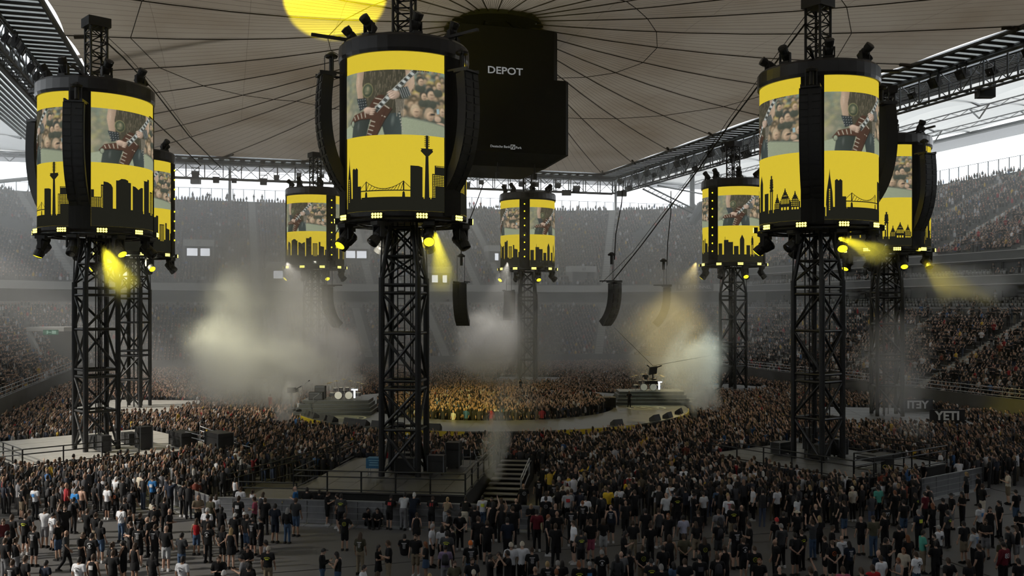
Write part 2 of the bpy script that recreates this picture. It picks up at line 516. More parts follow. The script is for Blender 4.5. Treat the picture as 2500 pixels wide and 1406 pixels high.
b = MB().box(0.2, 0.75, -0.1, -0.09, -0.2, 0.2).box(-0.5, -0.3, -0.1, -0.09, -0.2, 0.2).box(-0.3, 0.1, -0.1, -0.09, -0.04, 0.04)
b.obj('pictogram', M['exit_mark'], es)

# exit tunnel board on the back right corner
et = thing('tunnel_sign', 'dark board reading EXIT TUNNEL 1 between two down arrows', 'sign', P(1706, 701, 168), -YAW - 0.15)
MB().box(-3.9, 3.9, -0.05, 0.15, -0.62, 0.62).obj('board', M['dark_grey'], et)
link('lettering', text_mesh('EXIT TUNNEL 1', 0.82, M['sign_text'], 0.01), et, (0, -0.08, 0), (PI / 2, 0, 0))
for s in (-1, 1):
    MB().add([(s * 3.45 + a, -0.08, b_) for a, b_ in ((-0.12, 0.4), (0.12, 0.4), (0.12, 0), (0.3, 0), (0, -0.4), (-0.3, 0), (-0.12, 0))], [(6, 5, 4, 3, 2, 1, 0)]).obj('arrow', M['sign_text'], et)

# ---- glass fence on top of the stands, with posts
def glass_mat(name, col, a):
    m = bpy.data.materials.new(name); m.use_nodes = True
    nt = m.node_tree; nt.nodes.remove(nt.nodes['Principled BSDF'])
    t = nt.nodes.new('ShaderNodeBsdfTransparent'); t.inputs[0].default_value = (*col, 1)
    g_ = nt.nodes.new('ShaderNodeBsdfGlossy'); g_.inputs['Roughness'].default_value = 0.1
    mx = nt.nodes.new('ShaderNodeMixShader'); mx.inputs[0].default_value = a
    nt.links.new(t.outputs[0], mx.inputs[1]); nt.links.new(g_.outputs[0], mx.inputs[2])
    nt.links.new(mx.outputs[0], nt.nodes['Material Output'].inputs['Surface'])
    return m
M['fence_glass'] = glass_mat('fence_glass', (0.95, 0.97, 0.98), 0.03)
pane = MB().box(-1.02, 1.02, -0.01, 0.01, 0.05, 2.6).mesh('glass_pane', M['fence_glass'])
post = MB().box(-0.06, 0.06, -0.06, 0.06, 0, 2.7).mesh('post', M['steel_grey'])
gf = thing('glass_fence', 'glazed fence with thin posts along the back stand rim', 'fence')
gf2 = thing('glass_fence', 'glazed fence with thin posts along the right stand rim', 'fence')
x = -70
while x < 112:
    q = to_px(x, BY1 + UP_D + 2, UP_Z)
    if q and -60 < q[0] < 1900:
        link('glass_pane', pane, gf, (x + 1.05, BY1 + UP_D + 2, UP_Z)); link('post', post, gf, (x, BY1 + UP_D + 2, UP_Z))
    x += 2.1
y = 60.0
while y < 150:
    q = to_px(BX1 + RU_D + 1.8, y, RU_Z)
    if q and q[0] < 2580:
        link('glass_pane', pane, gf2, (BX1 + RU_D + 1.8, y + 1.05, RU_Z), (0, 0, PI / 2)); link('post', post, gf2, (BX1 + RU_D + 1.8, y, RU_Z))
    y += 2.1
bar_top = MB().box(-70, 112, BY1 + UP_D + 1.96, BY1 + UP_D + 2.04, UP_Z + 2.62, UP_Z + 2.7).obj('top_rail', M['steel_grey'], gf)
MB().box(BX1 + RU_D + 1.76, BX1 + RU_D + 1.84, 60, 150, RU_Z + 2.62, RU_Z + 2.7).obj('top_rail', M['steel_grey'], gf2)
# ================================================================== roof
RX0, RX1, RY0, RY1, RZE = -12.6, 59.6, 21.8, 144.8, 32.7
HUB = Vector((23.5, 83.3, 37.0))
def membrane_mat():
    m = bpy.data.materials.new('roof_membrane'); m.use_nodes = True
    nt = m.node_tree; N = nt.nodes; L = nt.links
    N.remove(N['Principled BSDF'])
    uv = N.new('ShaderNodeUVMap'); uv.uv_map = 'UVMap'
    sep = N.new('ShaderNodeSeparateXYZ'); L.new(uv.outputs[0], sep.inputs[0])
    def math_(op, a, b=None):
        n = N.new('ShaderNodeMath'); n.operation = op
        for i, v in enumerate((a, b)):
            if v is None: continue
            if isinstance(v, (int, float)): n.inputs[i].default_value = v
            else: L.new(v, n.inputs[i])
        return n.outputs[0]
    # thin welded seams that run out from the hub
    fr = math_('FRACT', math_('MULTIPLY', sep.outputs['X'], 8.0))
    dist = math_('MULTIPLY', math_('ABSOLUTE', math_('SUBTRACT', fr, 0.5)), sep.outputs['Y'])   # 0..0.5 scaled with radius
    half = math_('MULTIPLY', sep.outputs['Y'], 0.5)
    seam = math_('LESS_THAN', math_('SUBTRACT', half, dist), 0.022)
    # cross seams
    fr2 = math_('FRACT', math_('MULTIPLY', sep.outputs['Y'], 5.0))
    seam2 = math_('LESS_THAN', fr2, 0.006)
    tc = N.new('ShaderNodeTexCoord')
    n1 = N.new('ShaderNodeTexNoise'); n1.inputs['Scale'].default_value = 0.07; n1.inputs['Detail'].default_value = 5
    L.new(tc.outputs['Object'], n1.inputs['Vector'])
    r1 = N.new('ShaderNodeValToRGB')
    r1.color_ramp.elements[0].position = 0.34; r1.color_ramp.elements[0].color = (0.150, 0.122, 0.092, 1)
    r1.color_ramp.elements[1].position = 0.58; r1.color_ramp.elements[1].color = (0.205, 0.180, 0.148, 1)
    L.new(n1.outputs['Fac'], r1.inputs['Fac'])
    mx = N.new('ShaderNodeMix'); mx.data_type = 'RGBA'
    sm = math_('MAXIMUM', seam, math_('MULTIPLY', seam2, 0.6))
    L.new(math_('MULTIPLY', sm, 0.8), mx.inputs['Factor'])
    L.new(r1.outputs[0], mx.inputs['A']); mx.inputs['B'].default_value = (0.05, 0.042, 0.034, 1)
    tr = N.new('ShaderNodeBsdfTranslucent'); df = N.new('ShaderNodeBsdfDiffuse')
    sc = N.new('ShaderNodeVectorMath'); sc.operation = 'SCALE'; sc.inputs['Scale'].default_value = 0.165
    L.new(mx.outputs['Result'], sc.inputs[0]); L.new(sc.outputs[0], tr.inputs['Color'])
    sc2 = N.new('ShaderNodeVectorMath'); sc2.operation = 'SCALE'; sc2.inputs['Scale'].default_value = 2.0
    L.new(mx.outputs['Result'], sc2.inputs[0]); L.new(sc2.outputs[0], df.inputs['Color'])
    ad = N.new('ShaderNodeAddShader'); L.new(tr.outputs[0], ad.inputs[0]); L.new(df.outputs[0], ad.inputs[1])
    L.new(ad.outputs[0], N['Material Output'].inputs['Surface'])
    return m
M['membrane'] = membrane_mat()
anch = []
for k in range(10): anch.append((RX0, RY0 + (RY1 - RY0) * k / 10))
for k in range(6): anch.append((RX0 + (RX1 - RX0) * k / 6, RY1))
for k in range(10): anch.append((RX1, RY1 - (RY1 - RY0) * k / 10))
for k in range(6): anch.append((RX1 - (RX1 - RX0) * k / 6, RY0))
NA = len(anch)
ceil = structure(empty('ceiling'))
def roof_z(t): return HUB.z + (RZE - HUB.z) * t - 0.9 * math.sin(PI * min(1, t)) 
def gore(k):
    a, b = Vector((*anch[k], 0)), Vector((*anch[(k + 1) % NA], 0))
    c = Vector((HUB.x, HUB.y, 0))
    nr, na = 14, 10
    vs_, uv = [], []
    mid_in = 0.28
    for i in range(nr + 1):
        t0 = 0.05 + 0.95 * i / nr
        for j in range(na + 1):
            u = j / na
            e = a.lerp(b, u)
            ln = (e - c).length
            scal = 1 - mid_in * 4 * u * (1 - u) / ln - 0.12 / ln       # scalloped free edge
            t = t0 * (scal if t0 > 0.9 else 1.0) if i == nr else t0 * min(1.0, scal + (1 - i / nr) * 0.02)
            p = c.lerp(e, t)
            sag = 0.5 * 4 * u * (1 - u) * t * (1 - t ** 3)
            vs_.append((p.x, p.y, roof_z(t) + sag)); uv.append((u, t))
    fs = [(i * (na + 1) + j, (i + 1) * (na + 1) + j, (i + 1) * (na + 1) + j + 1, i * (na + 1) + j + 1) for i in range(nr) for j in range(na)]
    b_ = MB(); b_.add(vs_, fs)
    me = b_.mesh('membrane_panel', M['membrane'], True)
    ul = me.uv_layers.new(name='UVMap')
    for lp in me.loops: ul.data[lp.index].uv = uv[lp.vertex_index]
    link('membrane_panel', me, ceil)
for k in range(NA): gore(k)
for k in range(NA):
    e = Vector((*anch[k], 0)); c = Vector((HUB.x, HUB.y, 0))
    b = MB()
    pts = []
    for i in range(9):
        t = 0.04 + 0.96 * i / 8
        p = c.lerp(e, t); pts.append((p.x, p.y, roof_z(t) - 0.12))
    b.path(pts, 0.05, 5).obj('radial_cable', M['roof_cable'], ceil)
    # stub clamp near the edge
    p0 = c.lerp(e, 0.955); p1 = c.lerp(e, 0.985)
    MB().tube((p0.x + 0.5, p0.y, roof_z(0.955) - 0.12), (p1.x + 0.3, p1.y, roof_z(0.985) - 0.2), 0.16, 0.16, 6).obj('edge_clamp', M['roof_cable'], ceil)
for t in (0.30, 0.74):
    for k in range(NA):
        c = Vector((HUB.x, HUB.y, 0))
        e0, e1 = Vector((*anch[k], 0)), Vector((*anch[(k + 1) % NA], 0))
        # ring joins points at an even radius so that it kinks at each cable
        def rp(e):
            r = 15 if t < 0.5 else 31
            d = (e - c).length; tt = min(0.93, r / d)
            p = c.lerp(e, tt); return (p.x, p.y, roof_z(tt) - 0.14)
        MB().tube(rp(e0), rp(e1), 0.035, 0.035, 5).obj('ring_cable', M['roof_cable'], ceil)
# dark hub box above the video cube
hub = MB().lathe([(4.6, -0.6), (5.2, 0.0), (5.2, 0.5), (1.0, 1.2)], 16, (HUB.x, HUB.y, HUB.z - 0.2)).obj('hub_garage', M['dark_grey'], ceil)
# a broad stiff strip seen on the left part of the membrane
pS, pE = P(170, 58, 86), P(553, 66, 80)
MB().obox(((pS.x + pE.x) / 2, (pS.y + pE.y) / 2, 33.7), ((pE.x - pS.x) / 2, (pE.y - pS.y) / 2, 0.35), (0.12, 0.4, 0), (0, 0, 0.05)).obj('stiffener_strip', mat('strip_brown', (0.13, 0.115, 0.10), 0.8), ceil)

# ---- glazed slatted band round the membrane
M['slat'] = mat('slat_metal', (0.06, 0.066, 0.072), 0.5, 0.2, 0.2, 2)
def frosted(name, col):
    m = bpy.data.materials.new(name); m.use_nodes = True
    nt = m.node_tree; nt.nodes.remove(nt.nodes['Principled BSDF'])
    t = nt.nodes.new('ShaderNodeBsdfTranslucent'); t.inputs[0].default_value = (*col, 1)
    d = nt.nodes.new('ShaderNodeBsdfDiffuse'); d.inputs[0].default_value = (0.2, 0.2, 0.2, 1)
    a = nt.nodes.new('ShaderNodeAddShader')
    nt.links.new(t.outputs[0], a.inputs[0]); nt.links.new(d.outputs[0], a.inputs[1])
    nt.links.new(a.outputs[0], nt.nodes['Material Output'].inputs['Surface'])
    return m
M['frosted'] = frosted('frosted_glazing', (0.265, 0.275, 0.275))
BW = 3.7
band = structure(empty('ceiling_glazed_band'))
gl = 0.9   # lens shaped slit stays open between membrane and band
for nm, x0, x1, y0, y1 in (('l', RX0 - BW, RX0, RY0 - BW, RY1 + BW), ('r', RX1, RX1 + BW, RY0 - BW, RY1 + BW), ('b', RX0, RX1, RY1, RY1 + BW), ('n', RX0, RX1, RY0 - BW, RY0)):
    MB().box(x0, x1, y0, y1, RZE + 0.05, RZE + 0.1).obj('glazing', M['frosted'], band)
sl = MB().box(-BW / 2, BW / 2, -0.36, 0.36, -0.01, 0.04).mesh('slat', M['slat'])
y = 50.0
while y < RY1 + BW:
    link('slat', sl, band, (RX0 - BW / 2, y, RZE)); link('slat', sl, band, (RX1 + BW / 2, y, RZE))
    y += 1.36
x = RX0
while x < RX1:
    link('slat', sl, band, (x, RY1 + BW / 2, RZE), (0, 0, PI / 2))
    x += 1.5
for (a, b_) in (((RX0, 22), (RX0, RY1)), ((RX1, 22), (RX1, RY1)), ((RX0, RY1), (RX1, RY1)), ((RX0 - BW, 22), (RX0 - BW, RY1 + BW)), ((RX1 + BW, 22), (RX1 + BW, RY1 + BW)), ((RX0 - BW, RY1 + BW), (RX1 + BW, RY1 + BW))):
    MB().tube((*a, RZE - 0.15), (*b_, RZE - 0.15), 0.22, 0.22, 8).obj('edge_beam', M['steel_grey'], band)

# ---- lattice girder round the opening
TZ0, TZ1 = 29.9, 32.3
def girder(name, p0, p1, label, bay=2.6):
    p0, p1 = Vector(p0), Vector(p1)
    d = (p1 - p0); ln = d.length; d.normalize()
    t = thing(name, label, 'truss', (p0.x, p0.y, 0), math.atan2(d.y, d.x))
    n = int(ln / bay); bay = ln / n
    for yy in (-0.55, 0.55):
        for z in (TZ0, TZ1):
            MB().tube((0, yy, z), (ln, yy, z), 0.16 if z == TZ1 else 0.13, None, 6).obj('chord', M['steel_grey'], t)
    pm = MB().box(-0.07, 0.07, -0.6, -0.5, TZ0, TZ1).box(-0.07, 0.07, 0.5, 0.6, TZ0, TZ1).box(-0.05, 0.05, -0.5, 0.5, TZ0 - 0.03, TZ0 + 0.03).mesh('girder_post', M['steel_grey'])
    dm1 = MB().tube((0, -0.55, TZ0), (bay, -0.55, TZ1), 0.05, None, 5).tube((0, 0.55, TZ1), (bay, 0.55, TZ0), 0.05, None, 5).mesh('girder_brace', M['steel_grey'])
    dm2 = MB().tube((0, -0.55, TZ1), (bay, -0.55, TZ0), 0.05, None, 5).tube((0, 0.55, TZ0), (bay, 0.55, TZ1), 0.05, None, 5).mesh('girder_brace', M['steel_grey'])
    for k in range(n + 1):
        link('girder_post', pm, t, (k * bay, 0, 0))
        if k < n: link('girder_brace', (dm1, dm2)[k % 2], t, (k * bay, 0, 0))
    gr = MB()
    for k in range(0, n * 2): gr.box(k * bay / 2 + 0.05, k * bay / 2 + 0.35, -0.45, 0.45, TZ0 + 0.1, TZ0 + 0.14)
    gr.tube((0, -0.45, TZ0 + 1.1), (ln, -0.45, TZ0 + 1.1), 0.03, None, 4).tube((0, 0.45, TZ0 + 1.1), (ln, 0.45, TZ0 + 1.1), 0.03, None, 4)
    gr.obj('catwalk', M['black_steel'], t)
    return t
gR = girder('roof_girder', (RX1 + BW + 0.3, 40, 0), (RX1 + BW + 0.3, RY1 + BW, 0), 'dark lattice girder with catwalk along the right roof edge')
gB = girder('roof_girder', (RX0 - BW, RY1 + BW + 0.3, 0), (RX1 + BW, RY1 + BW + 0.3, 0), 'dark lattice girder with catwalk along the far roof edge')
gL = girder('roof_girder', (RX0 - BW - 0.3, 40, 0), (RX0 - BW - 0.3, RY1 + BW, 0), 'dark lattice girder with catwalk along the left roof edge')

# ---- floodlights and speaker cans hung in the girder
fm_body = MB().box(-0.45, 0.45, -0.3, 0.25, -0.45, 0.35).mesh('housing', M['black_paint'])
fm_lens = MB().box(-0.38, 0.38, 0.25, 0.29, -0.38, 0.28).mesh('lens', M['dark_glass'])
fm_yoke = MB().box(-0.52, -0.46, -0.05, 0.05, -0.1, 0.85).box(0.46, 0.52, -0.05, 0.05, -0.1, 0.85).box(-0.52, 0.52, -0.05, 0.05, 0.8, 0.88).mesh('yoke', M['black_steel'])
def flood(x, y, z, rz, tilt, label, group, s=1.0):
    t = thing('floodlight', label, 'floodlight', (x, y, z), rz, group)
    t.scale = (s, s, s)
    link('yoke', fm_yoke, t)
    h = link('housing', fm_body, t, None, (tilt, 0, 0)); link('lens', fm_lens, h)
for k in range(26):
    y = 62 + 3.3 * k + RND.uniform(-0.8, 0.8)
    flood(RX1 + BW - 0.5, y, TZ0 + RND.choice((0.1, 1.0, 1.6)), PI / 2, -0.5, 'black floodlight hung in the girder along the right roof edge', 'floodlights in the right girder', RND.uniform(0.7, 1.25))
    flood(RX0 - BW + 0.5, y, TZ0 + RND.choice((0.1, 1.0, 1.6)), -PI / 2, -0.5, 'black floodlight hung in the girder along the left roof edge', 'floodlights in the left girder', RND.uniform(0.7, 1.25))
for k in range(22):
    x = RX0 + 1.5 + 3.2 * k + RND.uniform(-0.8, 0.8)
    flood(x, RY1 + BW - 0.5, TZ0 + RND.choice((-0.2, 0.5, 1.0)), PI, -0.5, 'black floodlight hung in the girder along the far roof edge', 'floodlights in the far girder', RND.uniform(0.7, 1.3))
for px, py, D in ((478, 443, 152), (1383, 471, 153), (1518, 473, 150), (2405, 228, 84)):
    p = P(px, py, D)
    t = thing('speaker_box', 'dark loudspeaker box hanging below the roof girder', 'loudspeaker', p, -YAW, 'loudspeaker boxes below the roof girder')
    MB().box(-0.75, 0.75, -0.4, 0.4, -0.4, 0.45).obj('cabinet', M['dark_grey'], t)
    MB().box(-0.66, 0.66, -0.44, -0.40, -0.32, 0.36).obj('grille', M['black_cloth'], t)
    MB().tube((-0.5, 0, 0.45), (-0.5, 0, 2.6), 0.03).tube((0.5, 0, 0.45), (0.5, 0, 2.6), 0.03).obj('hanger', M['black_steel'], t)

# ---- outer roof: corrugated inner strip and arched fabric bays
M['corrugated'] = mat('corrugated_sheet', (0.20, 0.21, 0.22), 0.5, 0.1, 0.15, 1)
def fabric_mat():
    m = bpy.data.materials.new('roof_fabric'); m.use_nodes = True
    nt = m.node_tree; nt.nodes.remove(nt.nodes['Principled BSDF'])
    t = nt.nodes.new('ShaderNodeBsdfTranslucent'); t.inputs[0].default_value = (0.185, 0.19, 0.19, 1)
    d = nt.nodes.new('ShaderNodeBsdfDiffuse'); d.inputs[0].default_value = (0.5, 0.5, 0.49, 1)
    a = nt.nodes.new('ShaderNodeAddShader')
    nt.links.new(t.outputs[0], a.inputs[0]); nt.links.new(d.outputs[0], a.inputs[1])
    nt.links.new(a.outputs[0], nt.nodes['Material Output'].inputs['Surface'])
    return m
M['fabric'] = fabric_mat()
oroof = structure(empty('ceiling_outer'))
OX0, OX1, OY0, OY1 = RX0 - BW - 51, RX1 + BW + 51, RY0 - BW - 40, RY1 + BW + 51
def bays(p0, p1, q0, q1, z0, z1, n, edge):
    """arched fabric bays between inner edge p0-p1 and outer edge q0-q1"""
    p0, p1, q0, q1 = (Vector((*v, 0)) for v in (p0, p1, q0, q1))
    for k in range(n):
        a0, a1 = p0.lerp(p1, k / n), p0.lerp(p1, (k + 1) / n)
        b0, b1 = q0.lerp(q1, k / n), q0.lerp(q1, (k + 1) / n)
        for s0, s1 in ((0.20, 0.47), (0.47, 0.735), (0.735, 1.0)):
            vs_ = []
            for i in range(7):
                s = s0 + (s1 - s0) * i / 6
                for j in range(7):
                    u = j / 6
                    p = a0.lerp(b0, s).lerp(a1.lerp(b1, s), u)
                    bul = 1.5 * 4 * u * (1 - u) * (0.45 + 0.55 * math.sin(PI * i / 6))
                    vs_.append((p.x, p.y, z0 + (z1 - z0) * s + bul))
            b = MB(); b.add(vs_, [(i * 7 + j, (i + 1) * 7 + j, (i + 1) * 7 + j + 1, i * 7 + j + 1) for i in range(6) for j in range(6)])
            b.obj('fabric_panel', M['fabric'], oroof, smooth=True)
            # arch tube at the bay edge
            pts = []
            for i in range(7):
                s = s0 + (s1 - s0) * i / 6
                p = a0.lerp(b0, s)
                pts.append((p.x, p.y, z0 + (z1 - z0) * s - 0.25 + 0.9 * math.sin(PI * i / 6)))
            MB().path(pts, 0.16, 6).obj('arch_tube', M['galv'], oroof)
            # lattice purlin across the bay at the row joint
            pA, pB = a0.lerp(b0, s1), a1.lerp(b1, s1)
            zz = z0 + (z1 - z0) * s1 - 0.35
            m_ = MB().tube((pA.x, pA.y, zz), (pB.x, pB.y, zz), 0.08).tube((pA.x, pA.y, zz - 0.55), (pB.x, pB.y, zz - 0.55), 0.08)
            for i in range(10):
                c0, c1 = pA.lerp(pB, i / 10), pA.lerp(pB, (i + 1) / 10)
                m_.tube((c0.x, c0.y, zz if i % 2 else zz - 0.55), (c1.x, c1.y, zz - 0.55 if i % 2 else zz), 0.045, None, 4)
            m_.obj('purlin', M['galv'], oroof)
            # foot of the arch: inverted pyramid
            d_ = (pB - pA).normalized()
            MB().tube((pA.x - d_.x * 1.6, pA.y - d_.y * 1.6, zz), (pA.x, pA.y, zz - 1.5), 0.1).tube((pA.x + d_.x * 1.6, pA.y + d_.y * 1.6, zz), (pA.x, pA.y, zz - 1.5), 0.1).obj('arch_foot', M['galv'], oroof)
        # corrugated strip: alternating ribs
        b = MB()
        for i in range(14):
            sA, sB = 0.205 * i / 14, 0.205 * (i + 0.55) / 14
            c = [a0.lerp(b0, sA), a1.lerp(b1, sA), a1.lerp(b1, sB), a0.lerp(b0, sB)]
            z = z0 + (z1 - z0) * sA
            b.add([(v.x, v.y, z) for v in c] + [(v.x, v.y, z + 0.12) for v in c], [(0, 3, 2, 1), (4, 5, 6, 7), (0, 1, 5, 4), (1, 2, 6, 5), (2, 3, 7, 6), (3, 0, 4, 7)])
        b.obj('corrugated_panel', M['corrugated'], oroof)
        c = [a0, a1, a1.lerp(b1, 0.205), a0.lerp(b0, 0.205)]
        MB().add([(v.x, v.y, z0 + 0.2 + (z1 - z0) * (0.205 if i > 1 else 0)) for i, v in enumerate(c)], [(0, 1, 2, 3)]).obj('cover_sheet', M['frosted'], oroof)
    # outer edge beam with soffit
    d_ = (q1 - q0).normalized()
    nrm = Vector((-d_.y, d_.x, 0)) * edge
    c = (q0 + q1) / 2
    MB().obox((c.x, c.y, z1 - 0.9), (d_.x * (q1 - q0).length / 2, d_.y * (q1 - q0).length / 2, 0), (nrm.x * 0.6, nrm.y * 0.6, 0), (0, 0, 0.9)).obj('edge_beam', M['steel_grey'], oroof)
    MB().obox((c.x - nrm.x * 3, c.y - nrm.y * 3, z1 - 1.9), (d_.x * (q1 - q0).length / 2, d_.y * (q1 - q0).length / 2, 0), (nrm.x * 3.2, nrm.y * 3.2, 0), (0, 0, 0.12)).obj('soffit', M['galv'], oroof)
ix0, ix1, iy0, iy1 = RX0 - BW - 0.9, RX1 + BW + 0.9, RY0 - BW, RY1 + BW + 0.9
bays((ix1, iy0), (ix1, iy1), (OX1, OY0 + 30), (OX1, OY1), 32.6, 38.6, 10, -1)
bays((ix0, iy1), (ix1, iy1), (OX0, OY1), (OX1, OY1), 32.8, 40.3, 9, 1)
bays((ix0, iy0), (ix0, iy1), (OX0, OY0 + 30), (OX0, OY1), 32.6, 41.2, 10, 1)
# near side over the camera: plain sheet
MB().add([(OX0, OY0 + 20, 38), (OX1, OY0 + 20, 38), (ix1, iy0, 32.8), (ix0, iy0, 32.8)], [(0, 1, 2, 3)]).obj('cover_sheet', M['corrugated'], oroof)

# ---- roof columns on the stand rim, struts
colm = MB().tube((0, 0, 0), (0, 0, 8.6), 0.32, 0.26, 10).box(-0.6, 0.6, -0.6, 0.6, 0, 0.15).mesh('column', M['steel_grey'])
for px, Y in ((561, BY1 + UP_D - 1), (1503, BY1 + UP_D - 1), (1013, BY1 + UP_D - 1)):
    X = math.tan(math.atan((px - 1250) / FPX) + YAW) * Y
    structure(link('roof_column', colm, None, (X, Y, UP_Z - 0.6)))
structure(link('roof_column', colm, None, (BX1 + RU_D - 1.5, 93.5, RU_Z - 0.5), None, (1.1, 1.1, 0.92)))
structure(link('roof_column', colm, None, tuple(P(1690, 506, 182)), None, (1.6, 1.6, 0.95)))
p0, p1 = P(1570, 455, 158), P(1702, 520, 180)
tb = MB()
for s in (-0.45, 0.45): tb.tube(p0 + Vector((0, 0, s)), p1 + Vector((0, 0, s)), 0.16)
for k in range(14):
    tb.tube(p0.lerp(p1, k / 14) + Vector((0, 0, -0.45)), p0.lerp(p1, (k + 1) / 14) + Vector((0, 0, 0.45)), 0.06, None, 4)
tag(tb.obj('diagonal_strut', M['steel_grey']), 'inclined lattice strut in front of the bright corner gap', 'strut')
tag(MB().tube(P(1606, 453, 158), P(1722, 475, 175), 0.14).obj('tie_rod', M['steel_grey']), 'thin tie rod crossing the bright corner gap', 'rod')
tag(MB().obox(P(1702, 520, 178), Vector((1.6, 0.5, 1.6)), Vector((0, 0.8, 0)), Vector((-0.5, 0, 0.7))).tube(P(1690, 545, 176), P(1716, 500, 176), 0.8, 0.9, 10).obj('strut_bearing', M['steel_grey']), 'stubby grey bearing block where the lattice strut meets the stand', 'bearing')
tag(MB().path([P(-40, 447, 165), P(60, 437, 170), P(110, 432, 172)], 0.35, 8).obj('cross_beam', M['galv']), 'pale roof beam crossing the bright gap beside the left drum', 'beam')

# ---- video cube under the hub
vc = thing('video_cube', 'huge dark video cube hanging under the centre of the roof', 'video cube', (HUB.x, HUB.y, 0))
M['cube_black'] = mat('cube_black', (0.008, 0.008, 0.006), 0.6, 0, 0.2, 0.2, 0, 0.25)
CW = 5.45
ch = 0.9
def octo(w, c): return [(-w + c, -w), (w - c, -w), (w, -w + c), (w, w - c), (w - c, w), (-w + c, w), (-w, w - c), (-w, -w + c)]
b = MB(); b.prism(octo(CW, 0.35), 24.0, 30.5)
b.obj('lower_block', M['cube_black'], vc)
b = MB(); b.prism(octo(CW - 0.72, 0.5), 30.5, 35.0)
b.obj('upper_block', M['cube_black'], vc)
b = MB()
po, pi_ = octo(CW, 0.35), octo(CW - 1.6, 0.3)
b.add([(x, y, 24.0) for x, y in po] + [(x, y, 23.0) for x, y in pi_], [(k, (k + 1) % 8, 8 + (k + 1) % 8, 8 + k) for k in range(8)] + [tuple(range(8, 16))])
b.obj('bottom_skirt', M['dark_grey'], vc)
for k in range(8):
    a = PI / 4 * k + 0.2
    MB().tube((4 * math.cos(a), 4 * math.sin(a), 35.0), (1.5 * math.cos(a), 1.5 * math.sin(a), 37), 0.06).obj('hanger_cable', M['cable'], vc)
M['cube_text'] = emit('cube_text', (0.2, 0.205, 0.2), 1.0)
link('lettering', text_mesh('DEPOT', 0.86, M['cube_text'], 0.02, bold=0.01), vc, (-0.26, -CW + 0.72 - 0.04, 31.15), (PI / 2, 0, 0), (1.18, 1, 1))
link('lettering', text_mesh('Deutsche Bank', 0.29, M['cube_text'], 0.02), vc, (-0.92, -CW - 0.04, 24.45), (PI / 2, 0, 0))
link('lettering', text_mesh('Park', 0.29, M['cube_text'], 0.02), vc, (0.74, -CW - 0.04, 24.42), (PI / 2, 0, 0))
b = MB()
for (x0, x1, z0, z1) in ((-0.20, 0.20, -0.20, -0.15), (-0.20, 0.20, 0.15, 0.20), (-0.20, -0.15, -0.20, 0.20), (0.15, 0.20, -0.20, 0.20)): b.box(x0, x1, -0.02, 0.02, z0, z1)
b.obox((0, 0, 0), (0.06, 0, 0.12), (0, 0.02, 0), (-0.03, 0, 0.015))
b.obj('square_slash_logo', M['cube_text'], vc, (0.22, -CW - 0.04, 24.46))
for x in (-3.4, -0.8, 2.6):
    MB().tube((x, -CW + 1.2, 24.2), (x, -CW + 1.2, 22.3), 0.06).box(x - 0.16, x + 0.16, -CW + 1.0, -CW + 1.4, 21.9, 22.4).obj('hanging_lamp', M['dark_grey'], vc)
# ================================================================== drum towers
CEN = Vector((23.5, 83.3))
# (mast column in the photo, depth, screen strip angle seen from the camera, key)
TW = [(987, 53.1, 48, 'front'), (235, 62.3, -15.5, 'left'), (328, 88.6, 75, 'leftback'), (770, 116.6, 32, 'farleft'),
      (1288, 121.7, -6, 'far'), (1790, 108.8, -39, 'farright'), (2165, 81.7, 44, 'rightback'), (1997, 58.2, -5, 'right')]
# screens named by the skyline part they show; first is the one left of the given strip
TW_SCR = {'front': 'AB', 'left': 'AB', 'leftback': 'BC', 'farleft': 'BC', 'far': 'BC', 'farright': 'BC', 'rightback': 'CA', 'right': 'CA'}
TW_LABEL = {
    'front': 'tall drum screen tower rising from the railed grey deck in front of the video cube',
    'left': 'drum screen tower standing on the cream deck beside the slatted roof edge',
    'leftback': 'drum screen tower half hidden behind the cream deck tower',
    'farleft': 'hazy drum screen tower between the drum kit and the far stand',
    'far': 'small drum screen tower directly below the video cube against the far stand',
    'farright': 'drum screen tower by the far right stand corner near the EXIT TUNNEL board',
    'rightback': 'drum screen tower before the right stand, beside the YETI sign',
    'right': 'large drum screen tower on the dark railed deck before the right stand'}
TW_SHORT = {'front': 'the front deck tower', 'left': 'the cream deck tower', 'leftback': 'the half-hidden tower', 'farleft': 'the hazy drum-kit tower',
            'far': 'the small far tower', 'farright': 'the tunnel-board tower', 'rightback': 'the YETI-sign tower', 'right': 'the large dark deck tower'}
DR = 3.5                     # drum radius
ZT, ZB = 24.15, 15.75        # top and bottom of the led wall
SCR_HALF = math.radians(49.5)

# ---- skyline silhouettes: polygons in (arc metres, metres above led bottom); arc from -3.02 to 3.02
def rect(x0, x1, z0, z1): return [(x0, z0), (x1, z0), (x1, z1), (x0, z1)]
def holes(x0, x1, z0, z1, nx, nz, w=0.55, h=0.55):
    r = []
    dx, dz = (x1 - x0) / nx, (z1 - z0) / nz
    for i in range(nx):
        for j in range(nz):
            r.append(rect(x0 + dx * (i + 0.5 - w / 2), x0 + dx * (i + 0.5 + w / 2), z0 + dz * (j + 0.5 - h / 2), z0 + dz * (j + 0.5 + h / 2)))
    return r
def spire(x, w, z0, h):
    return [[(x - w, z0), (x + w, z0), (x + w * 0.75, z0 + h * 0.45), (x + w * 0.6, z0 + h * 0.55), (x + w * 0.22, z0 + h * 0.78), (x + w * 0.12, z0 + h * 0.85), (x, z0 + h), (x - w * 0.12, z0 + h * 0.85), (x - w * 0.22, z0 + h * 0.78), (x - w * 0.6, z0 + h * 0.55), (x - w * 0.75, z0 + h * 0.45)]]
